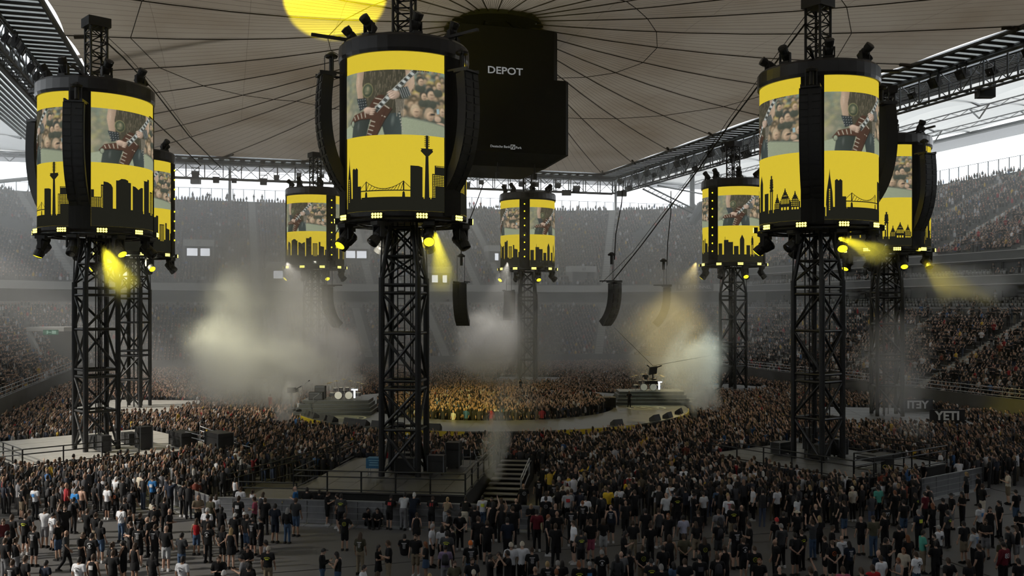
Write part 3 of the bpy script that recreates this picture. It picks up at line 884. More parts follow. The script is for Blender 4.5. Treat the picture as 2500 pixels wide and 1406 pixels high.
def tv(x, z0, h):
    ps = [[(x - 0.14, z0), (x + 0.14, z0), (x + 0.08, z0 + h * 0.66), (x - 0.08, z0 + h * 0.66)],
          [(x - 0.10, z0 + h * 0.65), (x + 0.10, z0 + h * 0.65), (x + 0.36, z0 + h * 0.715), (x + 0.30, z0 + h * 0.735), (x + 0.36, z0 + h * 0.75), (x - 0.36, z0 + h * 0.75), (x - 0.30, z0 + h * 0.735), (x - 0.36, z0 + h * 0.715)],
          rect(x - 0.07, x + 0.07, z0 + h * 0.75, z0 + h * 0.93), rect(x - 0.02, x + 0.02, z0 + h * 0.93, z0 + h * 0.97)]
    for k in range(6): ps.append(rect(x - 0.15, x + 0.15, z0 + h * (0.78 + 0.025 * k), z0 + h * (0.79 + 0.025 * k)))
    return ps
def bridge(x0, x1, z):
    ps = [rect(x0, x1, z, z + 0.07)]
    for x in (x0 + 0.35, x1 - 0.35):
        ps.append(rect(x - 0.035, x + 0.035, z, z + 0.62)); ps.append([(x - 0.09, z - 0.55), (x + 0.09, z - 0.55), (x + 0.06, z - 0.1), (x, z), (x - 0.06, z - 0.1)])
    n = 12
    xa, xb = x0 + 0.35, x1 - 0.35
    for k in range(n):
        u0, u1 = k / n, (k + 1) / n
        za, zb = (z + 0.12 + 0.5 * (2 * u - 1) ** 2 for u in (u0, u1))
        a, b = xa + (xb - xa) * u0, xa + (xb - xa) * u1
        ps.append([(a, za), (b, zb), (b, zb + 0.045), (a, za + 0.045)])
        ps.append([(a, z + 0.05), (a + 0.03, z + 0.05), (b + 0.02, zb), (b - 0.02, zb)])
    ps.append([(x0, z + 0.2), (xa, z + 0.6), (xa, z + 0.64), (x0, z + 0.25)]); ps.append([(x1, z + 0.2), (xb, z + 0.6), (xb, z + 0.64), (x1, z + 0.25)])
    return ps
def stepped(x, w, z0, z1, n=6):
    r = []
    zm = z0 + (z1 - z0) * 0.48
    r.append(rect(x - w, x + w, z0, zm))
    for k in range(n): r.append(rect(x - w * (1 - k / n), x + w * (1 - k / n), zm + (z1 - zm) * k / n, zm + (z1 - zm) * (k + 1) / n))
    r.append(rect(x - 0.03, x + 0.03, z1, z1 + 0.14))
    return r
BASE = 1.0
def hen(x, z0, h):
    ps = [rect(x - 0.13, x - 0.03, z0, z0 + h * 0.62), rect(x + 0.03, x + 0.13, z0, z0 + h * 0.62), rect(x - 0.16, x + 0.16, z0 + h * 0.6, z0 + h * 0.65)]
    for k in range(4): ps.append(rect(x - 0.17 + 0.012 * k, x + 0.17 - 0.012 * k, z0 + h * (0.69 + 0.06 * k), z0 + h * (0.735 + 0.06 * k)))
    ps += [rect(x - 0.12, x + 0.12, z0 + h * 0.65, z0 + h * 0.9), rect(x - 0.06, x + 0.06, z0 + h * 0.9, z0 + h * 1.0)]
    return ps
SKY = {}
a_b = [rect(-3.1, 3.1, -0.02, BASE)] + spire(-2.72, 0.22, BASE - 0.4, 3.15)
a_b += [[(-2.42, BASE), (-1.98, BASE), (-1.98, 2.85), (-2.1, 2.98), (-2.2, 2.86), (-2.3, 2.98), (-2.42, 2.88)], rect(-2.0, -1.75, 0.5, 1.75)] + bridge(-1.75, 1.05, 1.38)
a_b += [[(1.05, 0.5), (1.70, 0.5), (1.70, 2.92), (1.5, 3.0), (1.05, 3.02)]] + tv(1.95, 0.6, 4.73) + [rect(2.25, 3.1, 0.5, 1.9), rect(2.4, 3.1, 1.9, 3.1), rect(2.25, 3.1, 1.85, 2.55)]
a_h = holes(2.27, 2.44, 1.0, 1.75, 2, 7) + holes(2.27, 3.0, 1.75, 2.5, 7, 7) + holes(2.45, 3.0, 2.98, 3.08, 9, 1) + holes(-2.78, -2.66, 0.75, 2.3, 1, 12, 0.5, 0.6) + [rect(-2.95, -2.9, 0.35, 1.1), rect(-1.72, -1.70, 0.9, 1.3), rect(1.76, 1.80, 0.9, 1.6), rect(2.14, 2.19, 0.9, 1.9)]
SKY['A'] = (a_b, a_h)
b_b = [rect(-3.1, 3.1, -0.02, 1.5), rect(-3.1, -2.85, 1, 2.9), rect(-3.1, -2.35, 1, 2.35), rect(-2.45, -2.2, 1, 3.3), [(-2.3, 1), (-1.75, 1), (-1.75, 3.1), (-1.85, 3.35), (-2.05, 3.5), (-2.3, 3.55)],
       [(-1.55, 1), (-0.55, 1), (-0.55, 3.6), (-0.75, 3.62), (-0.75, 3.75), (-0.95, 3.85), (-1.2, 3.85), (-1.4, 3.7), (-1.55, 3.7)],
       [(-0.42, 1), (0.48, 1), (0.48, 3.35), (0.3, 3.35), (0.05, 3.15), (-0.2, 3.35), (-0.42, 3.4)],
       [(0.6, 1), (1.25, 1), (1.25, 4.1), (1.05, 4.15), (0.98, 3.95), (0.6, 3.95)], [(0.5, 3.95), (0.7, 3.9), (0.7, 3.85)], rect(1.4, 1.95, 1, 3.2), rect(2.1, 2.3, 1, 3.4), [(2.3, 1), (2.75, 1), (2.75, 2.7), (2.3, 2.8)], rect(2.85, 3.1, 1, 2.3)]
b_h = holes(-3.0, -2.4, 1.55, 2.3, 6, 8) + holes(-2.45, -2.3, 1.5, 3.2, 1, 18, 0.5, 0.4) + holes(1.45, 1.9, 1.3, 3.1, 4, 18, 0.5, 0.55) + [rect(-1.72, -1.6, 1.6, 3.0), rect(-0.53, -0.44, 1.7, 3.3), rect(0.5, 0.58, 1.3, 3.2), rect(1.27, 1.33, 1.6, 3.0)]
SKY['B'] = (b_b, b_h)
c_b = [rect(-3.1, 3.1, -0.02, 1.05), rect(-2.95, -2.5, 0.5, 2.6), rect(-2.3, -1.8, 0.5, 3.05), rect(-2.2, -2.16, 3, 3.5), rect(-1.8, -1.3, 0.5, 2.75), rect(-1.2, -0.7, 0.5, 2.2), [(-0.55, 0.5), (-0.05, 0.5), (-0.05, 3.1), (-0.3, 3.75), (-0.55, 3.1)], rect(0.2, 0.65, 0.5, 2.3)]
c_b += hen(0.95, 0.6, 2.95) + stepped(1.45, 0.22, 0.7, 2.0, 5) + stepped(2.02, 0.36, 0.7, 2.35, 6) + stepped(2.66, 0.30, 0.7, 2.1, 6)
c_h = holes(1.28, 1.62, 1.05, 1.5, 4, 4, 0.4, 0.6) + holes(1.72, 2.32, 1.35, 1.75, 6, 1, 0.4, 0.9) + holes(2.42, 2.9, 1.15, 1.7, 5, 4, 0.45, 0.55) + holes(1.72, 2.32, 0.92, 1.15, 3, 1, 0.6, 0.9) + holes(2.42, 2.92, 0.92, 1.1, 3, 1, 0.6, 0.9) + holes(1.9, 2.14, 1.9, 2.0, 3, 1) + [rect(0.68, 0.72, 0.8, 1.9), rect(1.12, 1.17, 0.8, 1.7)]
SKY['C'] = (c_b, c_h)

def bend_poly(b, poly, R, z0, mi):
    """adds a polygon on the cylinder, cut into narrow arcs so that it bends"""
    xs = [p[0] for p in poly]
    x0, x1 = max(-3.02, min(xs)), min(3.02, max(xs))
    if x1 - x0 < 1e-4: return
    n = max(1, int((x1 - x0) / 0.35))
    def clip(pts, xc, keep_ge):
        out = []
        for i in range(len(pts)):
            a, c = pts[i], pts[(i + 1) % len(pts)]
            ia = (a[0] >= xc - 1e-9) if keep_ge else (a[0] <= xc + 1e-9)
            ic = (c[0] >= xc - 1e-9) if keep_ge else (c[0] <= xc + 1e-9)
            if ia: out.append(a)
            if ia != ic:
                t = (xc - a[0]) / (c[0] - a[0]); out.append((xc, a[1] + t * (c[1] - a[1])))
        return out
    for k in range(n):
        pc = clip(clip(poly, x0 + (x1 - x0) * k / n, True), x0 + (x1 - x0) * (k + 1) / n, False)
        if len(pc) < 3: continue
        vs_ = []
        for x, z in pc:
            a = x / DR
            vs_.append((R * math.sin(a), -R * math.cos(a), z0 + max(0.0, 0.73 + (z - 1.0) * 0.82)))
        b.add(vs_, [tuple(range(len(pc)))], mi)
# screen base: yellow wall
def arc_wall(R, z0, z1, a0=-SCR_HALF, a1=SCR_HALF, n=24, thick=0.25):
    b = MB()
    vs_ = []
    for r in (R, R - thick):
        for z in (z0, z1):
            for k in range(n + 1):
                a = a0 + (a1 - a0) * k / n
                vs_.append((r * math.sin(a), -r * math.cos(a), z))
    m = n + 1
    fs = []
    for k in range(n):
        fs += [(k, k + 1, m + k + 1, m + k), (2 * m + k + 1, 2 * m + k, 3 * m + k, 3 * m + k + 1), (m + k, m + k + 1, 3 * m + k + 1, 3 * m + k), (k + 1, k, 2 * m + k, 2 * m + k + 1)]
    fs += [(0, m, 3 * m, 2 * m), (n, 2 * m + n, 3 * m + n, m + n)]
    b.add(vs_, fs)
    return b
SCREEN_ME = arc_wall(DR, ZB, ZT).mesh('led_screen', M['led_yellow'])
SKY_ME = {}
for key, (bs, hs) in SKY.items():
    b = MB()
    for poly in bs: bend_poly(b, poly, DR + 0.015, ZB, 0)
    for poly in hs: bend_poly(b, poly, DR + 0.03, ZB, 1)
    SKY_ME[key] = b.mesh('skyline_graphic', [M['led_black'], M['led_yellow']])

# ---- live camera picture: painted into a colour grid
def paint():
    W, H = 240, 150
    S = 2
    ys, xs = np.mgrid[0:H * S, 0:W * S]
    X = (xs / (W * S - 1)) * 232; Y = (1 - ys / (H * S - 1)) * 154        # y down from the top, photo pixels of the front screen
    rng = np.random.default_rng(5)
    img = np.zeros((H * S, W * S, 3)); img[:] = (0.20, 0.25, 0.19)
    def blur(a, r):
        k = np.exp(-0.5 * (np.arange(-3 * r, 3 * r + 1) / r) ** 2); k /= k.sum()
        for ax in (0, 1):
            pad = [(0, 0)] * 3; pad[ax] = (3 * r, 3 * r)
            b_ = np.pad(a, pad, mode='edge')
            out = np.zeros_like(a)
            for q, w_ in enumerate(k):
                out += w_ * (b_[q:q + a.shape[0]] if ax == 0 else b_[:, q:q + a.shape[1]])
            a = out
        return a
    def ell(cx, cy, rx, ry, col, soft=0.3, rot=0.0, a=1.0, shade=0.5):
        nonlocal img
        c, s_ = math.cos(rot), math.sin(rot)
        dx, dy = X - cx, Y - cy
        u, v = (dx * c + dy * s_) / rx, (-dx * s_ + dy * c) / ry
        m = np.clip((1 - np.sqrt(u * u + v * v)) / soft, 0, 1)[..., None] * a
        sh = 1 + shade * (-0.35 * u - 0.45 * v)
        img = img * (1 - m) + np.array(col) * np.clip(sh, 0.3, 1.6)[..., None] * m
    def poly(pts, col, a=1.0, grad=0.0):
        nonlocal img
        ins = np.zeros(X.shape, bool)
        n = len(pts)
        for i in range(n):
            x0, y0 = pts[i]; x1, y1 = pts[(i + 1) % n]
            ins ^= ((y0 > Y) != (y1 > Y)) & (X < (x1 - x0) * (Y - y0) / ((y1 - y0) if abs(y1 - y0) > 1e-9 else 1e-9) + x0)
        m = ins[..., None] * a
        px_ = [p[0] for p in pts]
        sh = 1 + grad * (0.5 - (X - min(px_)) / max(1.0, max(px_) - min(px_))) * 2
        img = img * (1 - m) + np.array(col) * sh[..., None] * m
    def line(p, q, w, col, a=1.0):
        (x0, y0), (x1, y1) = p, q
        L = math.hypot(x1 - x0, y1 - y0); nx, ny = -(y1 - y0) / L * w, (x1 - x0) / L * w
        poly([(x0 + nx, y0 + ny), (x1 + nx, y1 + ny), (x1 - nx, y1 - ny), (x0 - nx, y0 - ny)], col, a)
    # rows of fans behind, far rows first
    for row in range(8):
        yb = 0 + row * 14
        sz = 6.0 + 0.9 * row
        for k in range(16):
            cx = -6 + k * 16 + rng.uniform(-5, 5) + 8 * (row % 2); cy = yb + rng.uniform(-5, 5)
            sk = np.array([0.40, 0.29, 0.185]) * rng.uniform(0.6, 1.15)
            hr = [np.array([0.06, 0.05, 0.035]), np.array([0.10, 0.075, 0.045]), np.array([0.05, 0.06, 0.05]), np.array([0.38, 0.30, 0.10])][rng.choice(4, p=[0.4, 0.27, 0.2, 0.13])]
            ell(cx, cy + sz * 1.9, sz * 1.5, sz * 1.2, hr * 1.1 + 0.02, 0.4)                     # shoulders
            tx = rng.uniform(-2.2, 2.2)
            ell(cx, cy - sz * 0.25, sz * 0.95, sz * 1.1, hr, 0.35)                                # hair
            ell(cx + tx, cy + sz * 0.28, sz * 0.70, sz * 0.88, sk, 0.35, 0, 1, 0.8)               # face
            ell(cx + tx, cy + sz * 0.12, sz * 0.5, sz * 0.13, sk * 0.45, 0.6, 0, 0.8)             # brow shadow
            ell(cx + tx, cy + sz * 0.75, sz * 0.3, sz * 0.10, sk * 0.55, 0.6, 0, 0.6)
    soft_ = blur(img, 7) * 0.6 + np.array([0.24, 0.31, 0.23]) * 0.4
    near_ = blur(img, 3)
    wl = np.clip((X - 40) / 110, 0, 1)[..., None]
    img = soft_ * (1 - wl) + near_ * wl
    # sharper faces at the barrier
    for cx, cy, rx, ry, hr in ((198, 55, 12, 16, (0.04, 0.045, 0.04)), (196, 104, 12, 16, (0.36, 0.27, 0.18)), (166, 98, 11, 16, (0.42, 0.33, 0.22)), (224, 92, 9, 15, (0.25, 0.19, 0.10)), (182, 60, 8, 12, (0.06, 0.05, 0.04)), (216, 30, 9, 13, (0.20, 0.15, 0.06)), (176, 26, 9, 12, (0.05, 0.05, 0.04))):
        ell(cx, cy + ry * 1.5, rx * 1.5, ry * 0.9, (0.06, 0.065, 0.05), 0.3)
        ell(cx, cy - ry * 0.2, rx * 1.02, ry * 1.0, hr, 0.3); ell(cx + 2, cy + ry * 0.2, rx * 0.8, ry * 0.82, (0.42, 0.30, 0.20), 0.3, 0, 1, 0.9)
        ell(cx + 3, cy + ry * 0.05, rx * 0.55, ry * 0.10, (0.14, 0.09, 0.06), 0.6); ell(cx + 3, cy + ry * 0.55, rx * 0.3, ry * 0.07, (0.22, 0.12, 0.09), 0.6)
    ell(203, 102, 8, 3.0, (0.02, 0.02, 0.02), 0.5); poly([(212, 88), (218, 87), (219, 99), (213, 100)], (0.30, 0.42, 0.44)); ell(215, 112, 9, 8, (0.46, 0.33, 0.23)); ell(222, 125, 13, 6, (0.42, 0.30, 0.21))
    # pale barrier
    poly([(0, 128), (60, 112), (150, 113), (232, 128), (232, 156), (0, 156)], (0.30, 0.335, 0.23), 1, 0.12); poly([(150, 112), (232, 126), (232, 129), (150, 115)], (0.17, 0.19, 0.14))
    # legs in dark leather
    poly([(28, 108), (74, 112), (62, 156), (22, 156)], (0.035, 0.042, 0.038), 1, 0.4); poly([(92, 106), (138, 98), (139, 156), (104, 156), (98, 128)], (0.035, 0.045, 0.045), 1, -0.3)
    ell(121, 120, 5, 17, (0.11, 0.13, 0.12), 0.95, 0.1); ell(42, 130, 4, 14, (0.09, 0.10, 0.09), 0.95, 0.1)
    # torso with long hair and vest
    poly([(44, -2), (150, -2), (146, 40), (139, 100), (60, 112), (54, 50)], (0.05, 0.043, 0.028), 1, 0.2)
    for k in range(170):
        x0 = rng.uniform(50, 146); y0 = rng.uniform(-4, 74); bend = rng.uniform(-3, 3)
        c = rng.choice([0.05, 0.09, 0.15, 0.21]) * np.array([1, 0.82, 0.55])
        ln = rng.uniform(8, 22)
        line((x0, y0), (x0 + bend * 0.5, y0 + ln * 0.5), 0.5, c, 0.8); line((x0 + bend * 0.5, y0 + ln * 0.5), (x0 + bend, y0 + ln), 0.35, c, 0.8)
    # arms
    poly([(38, -2), (58, -2), (53, 30), (55, 66), (41, 66), (35, 30)], (0.40, 0.285, 0.20), 1, 0.25); ell(43, 22, 4, 24, (0.52, 0.39, 0.29), 0.9, 0, 0.8)
    poly([(146, 0), (163, 4), (165, 34), (154, 60), (136, 54), (148, 32)], (0.40, 0.285, 0.20), 1, -0.2); ell(160, 24, 4, 18, (0.50, 0.37, 0.27), 0.9, 0, 0.7)
    ell(66, 46, 14, 18, (0.20, 0.19, 0.09), 0.12); ell(66, 46, 12.4, 16.2, (0.045, 0.055, 0.035), 0.12); ell(66, 46, 10, 13, (0.12, 0.13, 0.075), 0.5); ell(67, 43, 4, 7, (0.23, 0.21, 0.13), 0.5); ell(64, 53, 6, 3, (0.18, 0.17, 0.10), 0.5)
    # V guitar with pale striping
    body = [(16, 120), (30, 101), (66, 92), (80, 68), (92, 58), (104, 60), (100, 82), (120, 92), (104, 118), (86, 156), (62, 156), (76, 114), (44, 113)]
    poly([(x + 1.5, y + 2) for x, y in body], (0.02, 0.012, 0.01)); poly(body, (0.072, 0.030, 0.019), 1, 0.3)
    for (x0, y0, x1, y1) in ((30, 104, 33, 113), (39, 101, 43, 112), (49, 98, 52, 111), (59, 96, 61, 110), (72, 118, 84, 123), (69, 128, 82, 133), (67, 138, 79, 143), (66, 148, 76, 152), (84, 66, 98, 70), (80, 77, 94, 82), (104, 84, 114, 92), (98, 108, 106, 112)):
        line((x0, y0), (x1, y1), 1.5, (0.10, 0.035, 0.02)); line((x0, y0), (x1, y1), 0.8, (0.50, 0.46, 0.36))
    line((106, 96), (94, 132), 1.6, (0.05, 0.018, 0.012)); ell(86, 86, 5, 3, (0.25, 0.24, 0.2), 0.5, -0.8)
    # neck with pale inlays
    line((84, 97), (167, 1), 5.4, (0.025, 0.026, 0.026))
    for k in range(9):
        u0 = 0.09 + k * 0.10; u1 = u0 + 0.045
        line((84 + 83 * u0, 97 - 96 * u0), (84 + 83 * u1, 97 - 96 * u1), 3.8, (0.50, 0.53, 0.50))
    for k in range(22):
        u0 = 0.05 + k * 0.043
        cx, cy = 84 + 83 * u0, 97 - 96 * u0
        line((cx - 3.6, cy - 3.2), (cx + 3.6, cy + 3.2), 0.28, (0.22, 0.22, 0.20))
    line((80, 94), (163, -2), 0.45, (0.55, 0.55, 0.48)); line((88, 100), (171, 4), 0.45, (0.35, 0.35, 0.30))
    for k in range(6): ell(168 + 5 * k, 1 + 0.6 * (k % 2), 2.2, 2.2, (0.02, 0.02, 0.02), 0.4)
    # strumming hand with studded cuff
    poly([(37, 62), (62, 64), (65, 86), (46, 93)], (0.025, 0.03, 0.034), 1, 0.5)
    for k in range(4):
        for j_ in range(4): ell(42 + 6 * k + j_, 67 + 6.5 * j_, 1.2, 1.2, (0.48, 0.50, 0.48), 0.7)
    ell(68, 94, 13, 9, (0.46, 0.33, 0.25), 0.25, 0.25, 1, 0.9)
    for k in range(4): ell(80 - k * 1.5, 91 + 4.2 * k, 8 - k * 0.6, 2.1, (0.50, 0.37, 0.28), 0.4, 0.12, 1, 1.0); ell(80 - k * 1.5, 93.2 + 4.2 * k, 7.5, 0.6, (0.20, 0.12, 0.08), 0.7, 0.12, 0.7)
    # fretting hand with ringed cuff
    poly([(132, 45), (151, 39), (158, 60), (139, 70)], (0.022, 0.025, 0.025), 1, -0.5)
    for k in range(5): line((134 + 4 * k, 45 - 1.2 * k), (141 + 4 * k, 68 - 1.8 * k), 0.5, (0.34, 0.36, 0.34))
    ell(124, 60, 13, 11, (0.44, 0.32, 0.24), 0.25, -0.4, 1, 0.9)
    for k in range(4): ell(115 + 2.2 * k, 52 + 4.4 * k, 8, 2.1, (0.50, 0.37, 0.29), 0.4, -0.5, 1, 1.0); ell(115 + 2.2 * k, 54.2 + 4.4 * k, 7.4, 0.6, (0.20, 0.12, 0.09), 0.7, -0.5, 0.7)
    # tassels of the belt, cable loop
    for k in range(12): line((126 + 1.6 * k, 70), (128 + 1.2 * k, 92 + rng.uniform(0, 24)), 0.5, (0.34, 0.30, 0.23) if k % 2 else (0.04, 0.035, 0.03))
    for k in range(7): ell(134 + 1.2 * k, 104 + 7 * k, 1.6, 2.4, (0.38, 0.36, 0.30), 0.5)
    ell(25, 121, 6, 9, (0.03, 0.035, 0.03), 0.2); ell(25, 121, 4.6, 7.4, (0.26, 0.29, 0.21), 0.2)
    img = blur(img, 1)
    img = img.reshape(H, S, W, S, 3).mean((1, 3))
    img = img * (1 + 0.05 * rng.normal(0, 1, (H, W, 1)))
    img = img * 0.92 + np.array([0.17, 0.20, 0.15]) * 0.08
    return np.clip(img, 0, 1), W, H
def picture_mesh():
    img, W, H = paint()
    R = DR + 0.02
    z0, z1 = ZT - 0.98 - 3.42, ZT - 0.98
    u = np.linspace(-SCR_HALF, SCR_HALF, W); v = np.linspace(z0, z1, H)
    vs_ = np.zeros((H, W, 3))
    vs_[..., 0] = R * np.sin(u)[None, :]; vs_[..., 1] = -R * np.cos(u)[None, :]; vs_[..., 2] = v[:, None]
    idx = np.arange(W * H).reshape(H, W)
    f = np.stack([idx[:-1, :-1], idx[:-1, 1:], idx[1:, 1:], idx[1:, :-1]], -1).reshape(-1, 4)
    me = np_mesh('live_picture', vs_.reshape(-1, 3), f, M['led_picture'])
    # row 0 of the grid is the bottom of the picture, Y was built for that
    ca = me.color_attributes.new('Col', 'FLOAT_COLOR', 'POINT')
    ca.data.foreach_set('color', np.concatenate([img.reshape(-1, 3), np.ones((W * H, 1))], 1).astype(np.float32).ravel())
    return me
def np_mesh(name, v, f, m, smooth=False):
    me = bpy.data.meshes.new(name)
    v = np.asarray(v, np.float32); f = np.asarray(f, np.int32)
    k = f.shape[1]
    me.vertices.add(len(v)); me.vertices.foreach_set('co', v.ravel())
    me.loops.add(f.size); me.loops.foreach_set('vertex_index', f.ravel())
    me.polygons.add(len(f)); me.polygons.foreach_set('loop_start', np.arange(0, f.size, k, dtype=np.int32))
    if smooth: me.polygons.foreach_set('use_smooth', np.ones(len(f), bool))
    me.materials.append(m)
    me.update(calc_edges=True)
    return me
PIC_ME = picture_mesh()

# ---- tower frame, built once: local x tangent, -y outwards
def unit_bar(name, m, sq=False):
    b = MB()
    if sq: b.box(-1, 1, -1, 1, 0, 1)
    else: b.tube((0, 0, 0), (0, 0, 1), 1, 1, 8)
    return b.mesh(name, m)
UB = {}
def bar(name, p0, p1, r, parent, m='black_steel', sq=False):
    key = (name, m, sq)
    if key not in UB: UB[key] = unit_bar(name, M[m], sq)
    p0, p1 = Vector(p0), Vector(p1)
    d = p1 - p0
    o = link(name, UB[key], parent, p0, None, (r, r, d.length))
    o.rotation_euler = d.to_track_quat('Z', 'Y').to_euler()
    return o
DECK_Z = 1.3
HS = 1.03
def tower_frame(t):
    lv = [DECK_Z, 3.85, 6.55, 9.2, 11.9]
    for sx in (-1, 1):
        for sy in (-1, 1):
            bar('leg', (sx * HS, sy * HS, DECK_Z), (sx * HS, sy * HS, 12.3), 0.175, t)
            bar('upper_leg', (sx * HS, sy * HS, 12.2), (sx * 0.62, sy * 0.62, 15.2), 0.13, t)
    corners = [(-HS, -HS), (HS, -HS), (HS, HS), (-HS, HS)]
    for i in range(4):
        a, b = corners[i], corners[(i + 1) % 4]
        for z in lv[1:]:
            bar('crossbar', (*a, z), (*b, z), 0.085, t)
            if abs(z - 6.55) < 0.1 or z > 11: bar('crossbar', (*a, z - 0.45), (*b, z - 0.45), 0.085, t)
        for j in range(4):
            z0, z1 = lv[j] + 0.1, lv[j + 1] - 0.45 if j in (1, 3) else lv[j + 1]
            if (i + j) % 2 == 0 or i == 0:
                bar('brace', (*a, z0), (*b, z1), 0.085, t)
            if (i + j) % 2 == 1 or i == 0:
                bar('brace', (*b, z0), (*a, z1), 0.085, t)
        ai, bi = [(v[0] * 0.6, v[1] * 0.6) for v in (a, b)]
        ah, bh = [(v[0] * 0.82, v[1] * 0.82) for v in (a, b)]
        bar('crossbar', (*ah, 13.5), (*bh, 13.5), 0.07, t); bar('crossbar', (*ai, 15.1), (*bi, 15.1), 0.08, t)
        bar('brace', (*a, 12.2), (*bh, 13.5), 0.06, t); bar('brace', (*b, 12.2), (*ah, 13.5), 0.06, t)
        bar('brace', (*ah, 13.6), (*bi, 15.1), 0.06, t); bar('brace', (*bh, 13.6), (*ai, 15.1), 0.06, t)
        # stay cables that splay from the drum to the shoulders
        bar('stay', (a[0] * 1.05, a[1] * 1.05, 12.3), (a[0] * 0.95, a[1] * 0.95, 15.6), 0.04, t)
    lad = MB()
    for dx in (-0.45, -0.05): lad.box(dx - 0.03, dx + 0.03, 0.25, 0.31, DECK_Z + 0.5, 15.5)
    k = 0
    while DECK_Z + 0.6 + 0.42 * k < 15.4:
        z = DECK_Z + 0.6 + 0.42 * k; lad.box(-0.45, -0.05, 0.26, 0.30, z, z + 0.035); k += 1
    lad.obj('ladder', M['black_steel'], t)
    cb = MB()
    for dx, dy in ((0.35, 0.1), (0.45, 0.2), (0.75, -0.3), (-0.75, 0.4)): cb.tube((dx, dy, DECK_Z), (dx, dy, 15.5), 0.04)
    cb.obj('cable_run', M['cable'], t)
    # mast above the drum
    mh = 0.52
    mz0, mz1 = 25.2, 29.6
    for sx in (-1, 1):
        for sy in (-1, 1): bar('mast_leg', (sx * mh, sy * mh, mz0 - 0.8), (sx * mh, sy * mh, mz1), 0.085, t)
    mc = [(-mh, -mh), (mh, -mh), (mh, mh), (-mh, mh)]
    for i in range(4):
        a, b = mc[i], mc[(i + 1) % 4]
        for j in range(6):
            z0, z1 = mz0 + 0.72 * j, mz0 + 0.72 * (j + 1)
            bar('mast_rung', (*a, z0), (*b, z0), 0.045, t)
            bar('mast_brace', (*(a if j % 2 else b), z0), (*(b if j % 2 else a), z1), 0.038, t)
    MB().box(-0.72, 0.72, -0.72, 0.72, mz1 - 0.5, mz1 + 0.1).obj('mast_head', M['black_steel'], t)
    # drum: top rim with tarp, bottom ring, hidden core
    MB().lathe([(DR + 0.12, ZT), (DR + 0.16, ZT + 0.2), (DR + 0.14, ZT + 0.85), (DR + 0.02, ZT + 1.0), (0.9, ZT + 1.25)], 40).obj('top_cover', M['tarp'], t)
    MB().lathe([(DR - 0.3, ZB + 0.1), (DR - 0.3, ZT)], 32, cap=False).obj('drum_core', M['black_cloth'], t)
    MB().lathe([(0.9, ZB), (DR, ZB), (DR, ZB - 0.25), (DR - 0.2, ZB - 0.28), (0.9, ZB - 0.28)], 36).obj('drum_floor', M['black_paint'], t)
    for r in (DR + 0.1, DR - 0.9):
        b = MB()
        pts = [(r * math.cos(2 * PI * k / 36), r * math.sin(2 * PI * k / 36), ZB - 0.45) for k in range(37)]
        b.path(pts, 0.07, 6); b.obj('ring_truss', M['black_steel'], t)
    for k in range(18):
        a = 2 * PI * k / 18
        bar('ring_brace', ((DR + 0.1) * math.cos(a), (DR + 0.1) * math.sin(a), ZB - 0.45), ((DR - 0.9) * math.cos(a + 0.17), (DR - 0.9) * math.sin(a + 0.17), ZB - 0.45), 0.04, t)
    for s in (-1, 1):
        MB().tube((s * 0.6, -0.6, ZT + 1.1), (s * 2.6, -1.6, ZT + 1.0), 0.07).obj('top_arm', M['black_steel'], t)
M['tarp'] = mat('tarp_black', (0.02, 0.02, 0.022), 0.32, 0, 0.4, 1.5, 0.3)
STRIP_ME = arc_wall(DR + 0.1, ZB - 0.2, ZT + 0.05, math.radians(-10.5), math.radians(10.5), 6, 0.4).mesh('speaker_bay', M['black_cloth'])

# ---- lamps
LH = {}
LH['base'] = MB().box(-0.2, 0.2, -0.2, 0.2, 0, 0.14).mesh('base', M['black_paint'])
LH['yoke'] = MB().box(-0.25, -0.20, -0.08, 0.08, 0.14, 0.55).box(0.20, 0.25, -0.08, 0.08, 0.14, 0.55).box(-0.25, 0.25, -0.1, 0.1, 0.12, 0.18).mesh('yoke', M['black_paint'])
LH['head'] = MB().lathe([(0.11, -0.36), (0.19, -0.3), (0.2, 0.05), (0.17, 0.12), (0.20, 0.2), (0.21, 0.4)], 12).mesh('head', M['black_paint'])
LH['lens'] = MB().lathe([(0.19, 0.395), (0.17, 0.42), (0.05, 0.44)], 12).mesh('lens', M['dark_glass'])
LH['lens_on'] = MB().lathe([(0.19, 0.395), (0.17, 0.42), (0.05, 0.44)], 12).mesh('lens', M['lens_yellow'])
def moving_head(loc, aim, label, group, on=False, flip=False, s=1.35):
    t = thing('moving_head_lamp', label, 'stage lamp', loc, math.atan2(aim.y, aim.x) - PI / 2, group)
    if flip: t.rotation_euler = (PI, 0, math.atan2(aim.y, aim.x) + PI / 2)
    t.scale = (s, s, s)
    link('base', LH['base'], t); link('yoke', LH['yoke'], t)
    el = math.atan2(aim.z, math.hypot(aim.x, aim.y))
    # head turns about local x; local +y is the aim azimuth
    ang = -(PI / 2 - el) if not flip else -(PI / 2 + el)
    h = link('head', LH['head'], t, (0, 0, 0.5), (ang, 0, 0))
    link('lens', LH['lens_on' if on else 'lens'], h)
    return t
BL = {}
BL['housing'] = MB().box(-0.34, 0.34, -0.12, 0.12, -0.16, 0.16).mesh('housing', M['black_paint'])
bl = MB()
for i in range(4):
    for j in range(2): bl.lathe([(0.068, 0.0), (0.05, 0.04)], 8, (-0.235 + 0.157 * i, -0.07 + 0.145 * j, 0.0))
BL['lens'] = bl.mesh('lens_cluster', M['lamp_glow'])
def blinder(loc, az, label, group):
    t = thing('blinder_lamp', label, 'stage lamp', loc, az + PI / 2, group)
    link('housing', BL['housing'], t)
    link('lens_cluster', BL['lens'], t, (0, -0.12, 0), (PI / 2, 0, 0), (1, 1, 1))
    return t

